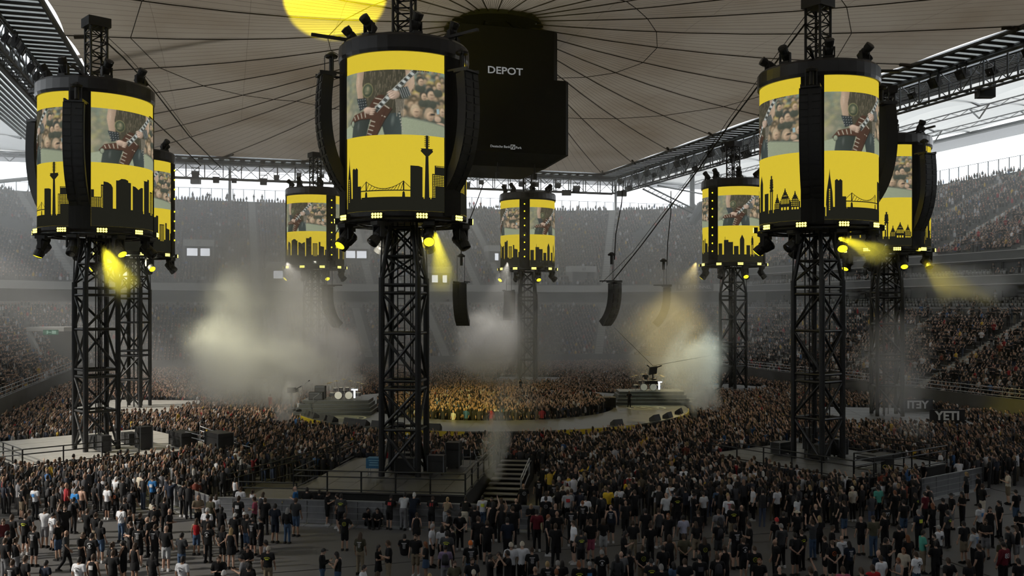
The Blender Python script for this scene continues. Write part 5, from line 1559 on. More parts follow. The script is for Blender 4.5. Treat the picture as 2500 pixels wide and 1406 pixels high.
# amps and cases beside the left kit, mic stands
def amp(px, py, z, D_, sx, sy, sz, label, q=None):
    q = q or G(px, py, z)
    t = thing('amplifier_stack', label, 'amplifier', q, -YAW)
    MB().box(-sx / 2, sx / 2, -sy / 2, sy / 2, 0, sz).obj('cabinet', M['black_paint'], t)
    MB().box(-sx / 2 + 0.05, sx / 2 - 0.05, -sy / 2 - 0.02, -sy / 2, 0.08, sz - 0.15).obj('grille', M['dark_grey'], t)
    MB().box(-sx / 2 + 0.05, sx / 2 - 0.05, -sy / 2 - 0.02, -sy / 2, sz - 0.12, sz - 0.04).obj('control_panel', M['steel_grey'], t)
def amp_at(q, *a): amp(0, 0, 0, 0, *a, q=q)
amp_at(rL - RGT * 1.75 + FWD * 0.2, 1.2, 0.7, 0.65, 'low black amplifier beside the chrome drum kit'); amp_at(rL - RGT * 1.6 + FWD * 1.2, 0.9, 0.6, 1.1, 'taller black amplifier behind the low one by the drum kit')
def mic(px, py, z, label):
    t = thing('microphone_stand', label, 'microphone stand', G(px, py, z), -YAW)
    MB().lathe([(0.22, 0), (0.2, 0.04), (0.03, 0.06)], 12).obj('base', M['black_paint'], t)
    bar('pole', (0, 0, 0.04), (0, 0, 1.5), 0.02, t, 'chrome'); bar('boom', (0, 0, 1.5), (0.5, 0, 1.85), 0.015, t, 'chrome')
    MB().tube((0.5, 0, 1.85), (0.62, 0, 1.92), 0.035, 0.045, 8).obj('microphone', M['black_paint'], t)
mic(738, 985, SZ + 1.12, 'slim microphone stand left of the chrome drum kit'); mic(765, 1015, SZ, 'microphone stand on the lower stage floor before the riser'); mic(1500, 985, SZ, 'microphone stand on the stage near the right riser')
def cam_rig(px, py, z, label):
    t = thing('camera_crane', label, 'camera', G(px, py, z), -YAW)
    MB().box(-0.4, 0.4, -0.4, 0.4, 0, 0.12).obj('base', M['black_paint'], t); bar('column', (0, 0, 0.1), (0, 0, 1.5), 0.08, t)
    MB().box(-0.35, 0.35, -0.2, 0.25, 1.5, 1.95).tube((0.35, 0, 1.7), (0.6, 0, 1.7), 0.1, 0.13, 10).obj('camera_body', M['black_paint'], t); bar('boom', (0, 0, 1.6), (0.9, -0.2, 2.1), 0.05, t)
cam_rig(712, 1000, SZ, 'black camera rig on a column at the left stage rim'); cam_rig(1733, 1000, 0.9, 'black camera rig on a column at the right stage rim')
# wedge monitors and rails round the outer rim
wedge = MB().add([(-0.45, -0.3, 0), (0.45, -0.3, 0), (0.45, 0.3, 0), (-0.45, 0.3, 0), (-0.45, -0.12, 0.48), (0.45, -0.12, 0.48), (0.45, 0.3, 0.2), (-0.45, 0.3, 0.2)],
                 [(0, 3, 2, 1), (0, 1, 5, 4), (1, 2, 6, 5), (2, 3, 7, 6), (3, 0, 4, 7), (4, 5, 6, 7)]).mesh('cabinet', M['black_paint'])
wgr = MB().add([(-0.4, -0.09, 0.47), (0.4, -0.09, 0.47), (0.4, 0.27, 0.23), (-0.4, 0.27, 0.23)], [(0, 1, 2, 3)]).mesh('grille', M['dark_grey'])
for px, py in ((760, 1028), (798, 1030), (843, 1036), (862, 1037), (882, 1038), (903, 1036), (930, 1040), (1518, 1040), (1600, 1026), (1642, 1020), (1676, 1010), (700, 1018), (726, 1022), (1060, 1050), (970, 1046)):
    q = G(px, py, SZ)
    a = math.atan2(q.y - CEN.y, q.x - CEN.x)
    t = thing('wedge_monitor', 'black wedge monitor on the outer rim of the ring stage', 'loudspeaker', (CEN.x + (SR1 - 0.5) * math.cos(a), CEN.y + (SR1 - 0.5) * math.sin(a), SZ + 0.002), a - PI / 2 + PI, 'wedge monitors on the stage rim')
    link('cabinet', wedge, t); link('grille', wgr, t)
# sub speaker boxes stage right, spider camera on its lines
for px, py, s in ((1702, 990, 1.5), (1665, 995, 1.2), (1478, 985, 0.9)):
    t = thing('speaker_stack', {1702: 'dark speaker stack wrapped in smoke at the right stage end', 1665: 'smaller speaker stack beside the smoke', 1478: 'black covered stack at the pit edge of the right riser'}[px], 'loudspeaker', G(px, py + 8, 0.6 if px != 1478 else SZ), -YAW)
    MB().box(-s, s, -0.6, 0.6, 0, s).obj('cabinet', M['black_paint'], t); MB().box(-s + 0.1, s - 0.1, -0.64, -0.6, 0.1, s - 0.1).obj('grille', M['black_cloth'], t)
sp = thing('cable_camera', 'black flying cable camera hanging over the right drum kit', 'camera', P(1594, 910, 80), -YAW)
MB().obox((0, 0, 0.2), (0.32, 0, 0.05), (0, 0.25, 0), (0.04, 0, 0.32)).obj('dolly', M['black_paint'], sp); bar('neck', (0, 0, -0.1), (0, 0, -0.5), 0.06, sp)
MB().lathe([(0.1, -0.62), (0.3, -0.58), (0.3, -0.5), (0.1, -0.46)], 12).obj('gimbal', M['black_paint'], sp); MB().box(-0.5, 0.4, -0.15, 0.15, -0.95, -0.68).tube((-0.5, 0, -0.82), (-0.7, 0, -0.82), 0.1, 0.12, 10).obj('camera_body', M['black_paint'], sp)
bar('arm', (0.3, 0, 0.45), (0.75, 0, 0.62), 0.05, sp); bar('arm', (-0.3, 0, 0.5), (-0.5, 0, 0.66), 0.05, sp)
o_ = P(1594, 893, 80)
for q, l in (((1790, 858), 'thin camera line running to the right from the flying camera'), ((1500, 800), 'thin camera line running up left from the flying camera')):
    tag(MB().tube(o_, P(*q, 95), 0.02, None, 4).obj('camera_line', M['cable']), l, 'cable')
# lit steps strip at the front of the stage
ls = thing('lit_step', 'black step with glowing yellow bars at the stage front', 'steps', G(1320, 1058, 1.0), -YAW)
MB().box(-2.0, 2.0, -0.4, 0.4, -1.0, 0.0).obj('body', M['black_paint'], ls)
M['bar_glow'] = emit('bar_glow', (0.9, 0.85, 0.2), 1.2)
for k in range(9): MB().box(-1.7 + 0.4 * k, -1.45 + 0.4 * k, -0.42, -0.2, 0.0, 0.03).obj('light_bar', M['bar_glow'], ls)
# ================================================================== people
def capsule(b, p0, p1, r0, r1, n=8):
    p0, p1 = Vector(p0), Vector(p1)
    d = p1 - p0
    L = d.length; d.normalize()
    a = d.orthogonal().normalized(); c = d.cross(a)
    rings = []
    for s, p, r in ((-0.7, p0, r0), (0, p0, r0), (0, p1, r1), (0.7, p1, r1)):
        k = math.sqrt(max(0.0, 1 - s * s))
        rings.append([p + d * (s * r) + a * (r * k * math.cos(2 * PI * i / n)) + c * (r * k * math.sin(2 * PI * i / n)) for i in range(n)])
    vs_ = [v for r in rings for v in r]
    fs = [(j * n + i, j * n + (i + 1) % n, (j + 1) * n + (i + 1) % n, (j + 1) * n + i) for j in range(3) for i in range(n)]
    fs += [tuple(range(n))[::-1], tuple(range(3 * n, 4 * n))]
    b.add(vs_, fs)
def loft(b, secs, n=12):
    """secs: (x, y, z, rx, ry) ellipses stacked"""
    vs_ = []
    for x, y, z, rx, ry in secs:
        for i in range(n):
            t = 2 * PI * i / n
            vs_.append((x + rx * math.cos(t), y + ry * math.sin(t), z))
    fs = [(j * n + i, j * n + (i + 1) % n, (j + 1) * n + (i + 1) % n, (j + 1) * n + i) for j in range(len(secs) - 1) for i in range(n)]
    fs += [tuple(range(n))[::-1], tuple(range((len(secs) - 1) * n, len(secs) * n))]
    b.add(vs_, fs)
def ellipsoid(b, c, rx, ry, rz, n=10, m=6):
    secs = []
    for j in range(1, m):
        t = PI * j / m
        secs.append((c[0], c[1], c[2] - rz * math.cos(t), rx * math.sin(t), ry * math.sin(t)))
    loft(b, secs, n)
def remesh(b, name, m, vox, keep=0.35, smooth=2):
    me = b.mesh(name, m)
    o = bpy.data.objects.new('tmp', me)
    md = o.modifiers.new('r', 'REMESH'); md.mode = 'VOXEL'; md.voxel_size = vox; md.use_smooth_shade = True
    sm_ = o.modifiers.new('s', 'SMOOTH'); sm_.factor = 0.5; sm_.iterations = smooth
    dc = o.modifiers.new('d', 'DECIMATE'); dc.ratio = keep
    out = evaluate(o)
    out.name = name
    bpy.data.meshes.remove(me)
    if not out.materials: out.materials.append(m)
    return out
def hand(b, wr, dirv, side, curl=0.6):
    """palm and five bent fingers; wr wrist, dirv forward direction of the hand"""
    wr, d = Vector(wr), Vector(dirv).normalized()
    up = Vector((0, 1, 0)) if abs(d.y) < 0.8 else Vector((0, 0, 1))
    s = d.cross(up).normalized(); up = s.cross(d).normalized()
    pal = wr + d * 0.05
    b.obox(pal, s * 0.012, up * 0.038, d * 0.05)
    inn = s * (-side)
    for k, (o_, ln) in enumerate(((-0.029, 0.062), (-0.010, 0.074), (0.010, 0.070), (0.029, 0.056))):
        base = wr + d * 0.095 + up * o_
        mid = base + d * ln * 0.5 + inn * 0.012 * curl
        tip = mid + (d * (1 - 0.5 * curl) + inn * 0.9 * curl).normalized() * ln * 0.5
        b.tube(base, mid, 0.0095, 0.0085, 5); b.tube(mid, tip, 0.0085, 0.0065, 5)
    tb = wr + d * 0.03 + up * 0.034
    t1 = tb + (d * 0.6 + up * 0.7 + inn * 0.3).normalized() * 0.04
    t2 = t1 + (d + inn * 0.5).normalized() * 0.03
    b.tube(tb, t1, 0.012, 0.010, 5); b.tube(t1, t2, 0.010, 0.008, 5)

# poses: joint positions for right (+x) and left (-x); person faces +y
def pose_joints(pose):
    J = dict(pel=(0, 0, 0.94), chest=(0, -0.01, 1.28), neck=(0, -0.01, 1.50), head=(0, 0.015, 1.635))
    def arm(el, wr): return el, wr
    down = {s: ((s * 0.255, -0.03, 1.16), (s * 0.265, 0.06, 0.92)) for s in (1, -1)}
    A = dict(down)
    Lg = {s: ((s * 0.095, 0.0, 0.50), (s * 0.115, -0.02, 0.085)) for s in (1, -1)}
    if pose == 'fold': A = {1: ((0.27, 0.02, 1.16), (-0.02, 0.20, 1.13)), -1: ((-0.27, 0.02, 1.16), (0.04, 0.22, 1.17))}
    if pose == 'phone': A = {1: ((0.25, 0.06, 1.15), (0.10, 0.27, 1.24)), -1: ((-0.25, 0.06, 1.15), (-0.06, 0.27, 1.22))}; J['head'] = (0, 0.05, 1.62)
    if pose == 'armup': A = {1: ((0.30, 0.12, 1.58), (0.24, 0.22, 1.82)), -1: down[-1]}
    if pose == 'armsup': A = {1: ((0.33, 0.06, 1.58), (0.25, 0.16, 1.84)), -1: ((-0.33, 0.06, 1.58), (-0.22, 0.18, 1.84))}
    if pose == 'film': A = {1: ((0.25, 0.14, 1.30), (0.10, 0.28, 1.52)), -1: ((-0.25, 0.14, 1.30), (-0.08, 0.28, 1.50))}
    if pose == 'behind': A = {1: ((0.30, -0.12, 1.16), (0.06, -0.19, 1.00)), -1: ((-0.30, -0.12, 1.16), (-0.06, -0.20, 0.98))}
    if pose == 'hips': A = {1: ((0.40, -0.06, 1.18), (0.20, 0.06, 1.02)), -1: down[-1]}
    if pose == 'lean':
        J.update(chest=(0, 0.16, 1.24), neck=(0, 0.26, 1.44), head=(0, 0.33, 1.56))
        A = {1: ((0.27, 0.33, 1.14), (0.12, 0.50, 1.20)), -1: ((-0.27, 0.33, 1.14), (-0.12, 0.50, 1.20))}
        Lg = {1: ((0.09, 0.02, 0.50), (0.10, -0.10, 0.085)), -1: ((-0.10, 0.05, 0.50), (-0.11, 0.02, 0.085))}
    if pose == 'walk':
        A = {1: ((0.25, 0.06, 1.17), (0.25, 0.22, 0.98)), -1: ((-0.25, -0.12, 1.17), (-0.26, -0.12, 0.93))}
        Lg = {1: ((0.09, -0.06, 0.50), (0.10, -0.30, 0.16)), -1: ((-0.09, 0.14, 0.50), (-0.10, 0.22, 0.085))}
    if pose == 'sit':
        J.update(pel=(0, 0, 0.14), chest=(0, -0.04, 0.47), neck=(0, -0.01, 0.69), head=(0, 0.03, 0.82))
        A = {1: ((0.27, 0.08, 0.40), (0.12, 0.30, 0.42)), -1: ((-0.27, 0.08, 0.40), (-0.10, 0.30, 0.40))}
        Lg = {1: ((0.20, 0.38, 0.46), (0.12, 0.58, 0.085)), -1: ((-0.22, 0.36, 0.42), (-0.14, 0.52, 0.085))}
    J['arm'] = A; J['leg'] = Lg
    return J
PM = {}
def build_person(pose, fem):
    key = (pose, fem)
    if key in PM: return PM[key]
    J = pose_joints(pose)
    pel, ch, nk, hd = (Vector(J[k]) for k in ('pel', 'chest', 'neck', 'head'))
    w = 0.88 if fem else 1.0
    sw = 0.185 * w
    R_ = {}
    # --- skin: one continuous body
    b = MB()
    up = (nk - ch).normalized()
    sh = {s: ch + up * (0.155) + Vector((s * sw, -0.005, 0)) for s in (1, -1)}
    hp = {s: pel + Vector((s * 0.088, 0, -0.03)) for s in (1, -1)}
    mid = pel.lerp(ch, 0.5)
    loft(b, [(pel.x, pel.y, pel.z - 0.10, 0.12, 0.10), (pel.x, pel.y, pel.z, 0.158, 0.115), (mid.x, mid.y, mid.z, 0.132 * w, 0.098), (ch.x, ch.y, ch.z, 0.165 * w, 0.118), (ch.x + up.x * 0.12, ch.y + up.y * 0.12, ch.z + up.z * 0.12, 0.165 * w, 0.10), (ch.x + up.x * 0.2, ch.y + up.y * 0.2, ch.z + up.z * 0.2, 0.10, 0.07)])
    capsule(b, ch + up * 0.17, nk + up * 0.06, 0.06, 0.052)
    ellipsoid(b, (hd.x, hd.y, hd.z + 0.01), 0.076, 0.094, 0.112, 12, 8)
    ellipsoid(b, (hd.x, hd.y + 0.03, hd.z - 0.065), 0.052, 0.058, 0.05)
    capsule(b, hd + Vector((0, 0.088, 0.012)), hd + Vector((0, 0.107, -0.022)), 0.011, 0.015, 6)
    for s in (1, -1): ellipsoid(b, (hd.x + s * 0.079, hd.y - 0.005, hd.z - 0.005), 0.012, 0.02, 0.032, 6, 4)
    for s in (1, -1):
        el, wr = (Vector(v) for v in J['arm'][s])
        el.x *= w; wr.x *= w
        capsule(b, sh[s], el, 0.054 * w, 0.042 * w); capsule(b, el, wr, 0.042 * w, 0.029 * w)
        capsule(b, ch + up * 0.15 + Vector((s * sw * 0.5, 0, 0)), sh[s], 0.07, 0.058)
        kn, an = (Vector(v) for v in J['leg'][s])
        capsule(b, hp[s], kn, 0.086, 0.058); capsule(b, kn, kn.lerp(an, 0.35), 0.056, 0.058); capsule(b, kn.lerp(an, 0.35), an, 0.058, 0.036)
        capsule(b, an + Vector((0, -0.02, -0.03)), an + Vector((0, 0.13, -0.05)), 0.035, 0.028)
    body = remesh(b, 'person', M['skin'], 0.021, 0.30)
    # hands join the body mesh
    hb = MB()
    for s in (1, -1):
        el, wr = (Vector(v) for v in J['arm'][s]); el.x *= w; wr.x *= w
        hand(hb, wr, (wr - el), s)
    bm = bmesh.new(); bm.from_mesh(body)
    tmp = hb.mesh('h', M['skin']); bm.from_mesh(tmp); bm.to_mesh(body); bm.free(); bpy.data.meshes.remove(tmp)
    R_['body'] = body
    # --- tee and tank
    for kind in ('tee', 'tank', 'long'):
        b = MB()
        e = 0.022
        hem = -0.03 if not fem else 0.02
        loft(b, [(pel.x, pel.y, pel.z + hem, 0.172 * (w + 0.04), 0.135), (mid.x, mid.y, mid.z, 0.158 * w, 0.124), (ch.x, ch.y, ch.z, 0.165 * w + e, 0.118 + e), (ch.x + up.x * 0.12, ch.y + up.y * 0.12, ch.z + up.z * 0.12, 0.165 * w + e, 0.10 + e), (ch.x + up.x * 0.205, ch.y + up.y * 0.205, ch.z + up.z * 0.205, 0.11, 0.085)])
        for s in (1, -1):
            el, wr = (Vector(v) for v in J['arm'][s]); el.x *= w; wr.x *= w
            if kind != 'tank':
                capsule(b, ch + up * 0.15 + Vector((s * sw * 0.5, 0, 0)), sh[s], 0.088, 0.078)
                capsule(b, sh[s], sh[s].lerp(el, 0.62), 0.076, 0.072)
            else:
                capsule(b, ch + up * 0.12 + Vector((s * sw * 0.4, 0, 0)), ch + up * 0.20 + Vector((s * sw * 0.62, 0, 0)), 0.07, 0.035)
            if kind == 'long':
                capsule(b, sh[s].lerp(el, 0.6), el, 0.068, 0.058); capsule(b, el, el.lerp(wr, 0.92), 0.056, 0.046)
        R_[kind] = remesh(b, 'shirt', M['cloth'], 0.026, 0.34)
    for kind, cut in (('shorts', 0.92), ('pants', 2.0), ('skirt', 0.5)):
        b = MB()
        loft(b, [(pel.x, pel.y, pel.z - 0.12, 0.15, 0.125), (pel.x, pel.y, pel.z, 0.178, 0.134), (pel.x, pel.y, pel.z + 0.09, 0.158, 0.122)])
        for s in (1, -1):
            kn, an = (Vector(v) for v in J['leg'][s])
            if kind == 'shorts': capsule(b, hp[s], hp[s].lerp(kn, 0.93), 0.104, 0.09)
            elif kind == 'pants':
                capsule(b, hp[s], kn, 0.102, 0.076); capsule(b, kn, kn.lerp(an, 0.93), 0.074, 0.062)
            else: capsule(b, hp[s], hp[s].lerp(kn, 0.5), 0.118, 0.12)
        if kind == 'skirt' and pose != 'sit': loft(b, [(pel.x, pel.y, pel.z - 0.30, 0.22, 0.17), (pel.x, pel.y, pel.z - 0.05, 0.18, 0.14)])
        R_[kind] = remesh(b, 'trousers' if kind == 'pants' else kind, M['cloth'], 0.028, 0.34)
    for s, nm in ((1, 'r'), (-1, 'l')):
        kn, an = (Vector(v) for v in J['leg'][s])
        b = MB()
        z = an.z - 0.075
        b.add([(an.x - 0.045, an.y - 0.09, z), (an.x + 0.045, an.y - 0.09, z), (an.x + 0.05, an.y + 0.10, z), (an.x + 0.03, an.y + 0.19, z), (an.x - 0.03, an.y + 0.19, z), (an.x - 0.05, an.y + 0.10, z),
               (an.x - 0.04, an.y - 0.08, z + 0.11), (an.x + 0.04, an.y - 0.08, z + 0.11), (an.x + 0.042, an.y + 0.04, z + 0.10), (an.x + 0.025, an.y + 0.16, z + 0.05), (an.x - 0.025, an.y + 0.16, z + 0.05), (an.x - 0.042, an.y + 0.04, z + 0.10)],
              [(5, 4, 3, 2, 1, 0), (6, 7, 8, 9, 10, 11)] + [(i, (i + 1) % 6, 6 + (i + 1) % 6, 6 + i) for i in range(6)])
        R_['shoe' + nm] = b.mesh('shoe', M['cloth'])
    R_['head'] = hd; R_['chest'] = ch; R_['J'] = J; R_['w'] = w
    PM[key] = R_
    return R_
# hair styles round a head at the origin
HAIR = {}
def cap_shape(b, rx, ry, rz, zlow_front, zlow_back, n=12):
    vs_ = []
    m_ = 5
    for j in range(m_ + 1):
        t = j / m_
        for i in range(n):
            a = 2 * PI * i / n
            fr = 0.5 + 0.5 * math.sin(a)            # 1 at the front (+y)
            zl = zlow_back + (zlow_front - zlow_back) * fr ** 1.5
            z = zl + (rz - zl) * math.sin(t * PI / 2)
            k = math.sqrt(max(0.0, 1 - (max(z, 0) / rz) ** 2)) if t < 1 else 0.02
            vs_.append((rx * k * math.cos(a), ry * k * math.sin(a), z))
    b.add(vs_, [(j * n + i, j * n + (i + 1) % n, (j + 1) * n + (i + 1) % n, (j + 1) * n + i) for j in range(m_) for i in range(n)] + [tuple(range(m_ * n, m_ * n + n))])
b = MB(); cap_shape(b, 0.086, 0.103, 0.133, 0.065, -0.075); HAIR['short'] = b.mesh('hair', M['hair'], True)
b = MB(); cap_shape(b, 0.088, 0.105, 0.136, 0.060, -0.075); loft(b, [(0, -0.075, -0.30, 0.075, 0.028), (0, -0.07, -0.18, 0.10, 0.045), (0, -0.045, -0.05, 0.092, 0.06), (0, -0.02, 0.06, 0.07, 0.06)]); HAIR['long'] = b.mesh('hair', M['hair'], True)
b = MB(); cap_shape(b, 0.090, 0.106, 0.134, 0.045, -0.03); b.add([(-0.07, 0.085, 0.045), (0.07, 0.085, 0.045), (0.06, 0.185, 0.03), (-0.06, 0.185, 0.03), (-0.07, 0.085, 0.056), (0.07, 0.085, 0.056), (0.06, 0.185, 0.04), (-0.06, 0.185, 0.04)], [(0, 3, 2, 1), (4, 5, 6, 7), (1, 2, 6, 5), (2, 3, 7, 6), (3, 0, 4, 7)]); HAIR['cap'] = b.mesh('cap', M['hair'], True)
b = MB(); cap_shape(b, 0.088, 0.105, 0.136, 0.060, -0.07); ellipsoid(b, (0, -0.10, 0.06), 0.04, 0.045, 0.04); loft(b, [(0, -0.14, -0.16, 0.02, 0.02), (0, -0.13, 0.02, 0.032, 0.03)], 8); HAIR['tail'] = b.mesh('hair', M['hair'], True)
b = MB(); cap_shape(b, 0.09, 0.106, 0.135, 0.05, 0.01); b.lathe([(0.17, 0.035), (0.17, 0.042), (0.08, 0.05)], 16); HAIR['hat'] = b.mesh('hat', M['hair'], True)
M['face'] = mat('facial_features', (0.03, 0.02, 0.018), 0.5)
b = MB()
for s in (1, -1): ellipsoid(b, (s * 0.031, 0.083, 0.015), 0.012, 0.008, 0.007, 6, 4); b.box(s * 0.031 - 0.016, s * 0.031 + 0.016, 0.083, 0.091, 0.031, 0.036)
b.box(-0.024, 0.024, 0.078, 0.092, -0.063, -0.056)
FACE = b.mesh('facial_features', M['face'])
b = MB(); ellipsoid(b, (0, 0.055, -0.085), 0.055, 0.05, 0.05); BEARD = b.mesh('beard', M['hair'], True)
# shirt prints wrapped round the back
def wrap(me, zc, ry=0.152, rx=0.198):
    for v in me.vertices:
        a = v.co.x / 0.19
        x, y = v.co.x, v.co.y
        v.co = (math.sin(a) * rx, -math.cos(a) * ry, zc + y)
    me.update()
    return me
def print_mesh(kind, colr):
    m_ = bpy.data.materials.get('print_%s' % colr) or mat('print_%s' % colr, {'white': (0.55, 0.55, 0.56), 'lime': (0.55, 0.60, 0.05), 'orange': (0.6, 0.12, 0.02), 'blue': (0.06, 0.22, 0.5), 'red': (0.45, 0.03, 0.03), 'dark': (0.06, 0.06, 0.07)}[colr], 0.8)
    b = MB()
    def r(x0, x1, y0, y1):
        n = max(1, int((x1 - x0) / 0.03))
        for k in range(n):
            a0, a1_ = x0 + (x1 - x0) * k / n, x0 + (x1 - x0) * (k + 1) / n
            b.add([(a0, y0, 0), (a1_, y0, 0), (a1_, y1, 0), (a0, y1, 0)], [(0, 1, 2, 3)])
    def arc(rad, yc, w_, a0, a1_):
        for k in range(8):
            t0, t1 = a0 + (a1_ - a0) * k / 8, a0 + (a1_ - a0) * (k + 0.8) / 8
            b.add([(rad * math.cos(t), yc + rad * math.sin(t), 0) for t in (t0, t1)] + [((rad + w_) * math.cos(t), yc + (rad + w_) * math.sin(t), 0) for t in (t1, t0)], [(0, 1, 2, 3)])
    if kind == 'skull':
        arc(0.10, 0.0, 0.03, 0.5, PI - 0.5); arc(0.08, 0.0, 0.02, PI + 0.6, 2 * PI - 0.6)
        r(-0.035, 0.035, -0.03, 0.045); r(-0.02, 0.02, -0.055, -0.03)
    elif kind == 'tour':
        r(-0.11, 0.11, 0.09, 0.12)
        for k in range(6): r(-0.07 + 0.01 * (k % 3), 0.07 - 0.012 * (k % 2), 0.05 - 0.035 * k, 0.064 - 0.035 * k)
    elif kind == 'arch':
        arc(0.16, -0.10, 0.03, 0.75, PI - 0.75); r(-0.07, 0.07, -0.03, 0.02)
    elif kind == 'ring':
        arc(0.075, 0.0, 0.018, 0, PI); arc(0.075, 0.0, 0.018, PI, 2 * PI); r(-0.035, -0.02, 0.01, 0.04); r(0.02, 0.035, 0.01, 0.04); arc(0.03, -0.05, 0.012, 0.3, PI - 0.3)
    elif kind == 'block':
        r(-0.09, 0.09, -0.08, 0.08)
    return wrap(b.mesh('shirt_print', m_), 0.0), m_
PRINTS = {}
def get_print(code):
    if code not in PRINTS:
        if code[0] == '#':
            me = text_mesh(code[1:], 0.24, mat('number_' + code[1:], (0.5, 0.5, 0.52) if code != '#81' else (0.35, 0.02, 0.02), 0.8), 0.0, 'back_number', 0.006)
            PRINTS[code] = wrap(me, 0.0)
        else:
            kind, colr = code.split(':'); PRINTS[code] = print_mesh(kind, colr)[0]
    return PRINTS[code]

CLOTH = {'K': ('black', (0.012, 0.012, 0.013)), 'N': ('navy', (0.013, 0.018, 0.030)), 'W': ('white', (0.62, 0.63, 0.66)), 'G': ('grey', (0.17, 0.17, 0.18)), 'D': ('dark grey', (0.04, 0.042, 0.045)),
         'R': ('red', (0.40, 0.02, 0.025)), 'B': ('blue', (0.03, 0.16, 0.40)), 'T': ('teal', (0.09, 0.38, 0.30)), 'Y': ('yellow', (0.60, 0.40, 0.03)), 'O': ('olive', (0.075, 0.07, 0.045)),
         'C': ('cream', (0.52, 0.47, 0.38)), 'P': ('pale lilac', (0.46, 0.47, 0.60)), 'M': ('maroon', (0.10, 0.012, 0.018)), 'V': ('purple patterned', (0.18, 0.14, 0.22)), 'H': ('khaki', (0.20, 0.16, 0.11)), 'J': ('denim blue', (0.05, 0.085, 0.15)), 'L': ('light grey', (0.34, 0.35, 0.36)), 'I': ('pink', (0.28, 0.06, 0.10)), 'S': ('bare', (0.40, 0.24, 0.15))}
HAIRC = {'b': ('brown', (0.05, 0.028, 0.015)), 'd': ('dark', (0.014, 0.011, 0.010)), 'g': ('grey', (0.25, 0.24, 0.23)), 'y': ('blond', (0.32, 0.22, 0.10)), 'r': ('ginger', (0.18, 0.06, 0.02)), 'w': ('white', (0.55, 0.54, 0.52)), 'k': ('black', (0.012, 0.012, 0.013)), 'o': ('orange', (0.6, 0.14, 0.02)), 'c': ('cream', (0.45, 0.40, 0.32)), 'e': ('red', (0.45, 0.02, 0.02))}
SKINS = [(0.42, 0.26, 0.19), (0.36, 0.22, 0.155), (0.46, 0.29, 0.21), (0.30, 0.18, 0.12), (0.50, 0.33, 0.25)]
POSE_WORD = {'stand': 'standing with arms down', 'fold': 'standing with folded arms', 'phone': 'looking down at hands held in front', 'armup': 'raising one arm', 'armsup': 'raising both arms', 'film': 'holding a phone up to film', 'behind': 'standing with hands behind the back', 'hips': 'standing with one hand on the hip', 'lean': 'leaning on the barrier', 'walk': 'walking', 'sit': 'sitting on the floor'}
PW = {'stand': '', 'fold': 'arms folded', 'phone': 'reading a phone', 'armup': 'one arm raised', 'armsup': 'both arms raised', 'film': 'filming', 'behind': 'hands clasped behind', 'hips': 'hand on hip', 'lean': 'leaning', 'walk': 'walking', 'sit': 'sitting'}
N_PEOPLE = [0]
PEOPLE_XY = []
M['bag'] = mat('bag_fabric', (0.02, 0.02, 0.024), 0.8, 0, 0.3, 6)
b = MB(); loft(b, [(0, -0.20, -0.24, 0.13, 0.06), (0, -0.205, -0.1, 0.14, 0.075), (0, -0.19, 0.1, 0.12, 0.06), (0, -0.17, 0.17, 0.06, 0.03)]); BAG = b.mesh('backpack', M['bag'], True)
b = MB().box(-0.036, 0.036, -0.006, 0.006, -0.07, 0.07); PHONE = b.mesh('phone', M['black_paint'])
b = MB()
b.add([(0.15, -0.15, 0.17), (0.18, -0.15, 0.15), (-0.12, -0.165, -0.28), (-0.15, -0.16, -0.26)], [(0, 1, 2, 3), (3, 2, 1, 0)]); STRAP = b.mesh('strap', M['bag'])
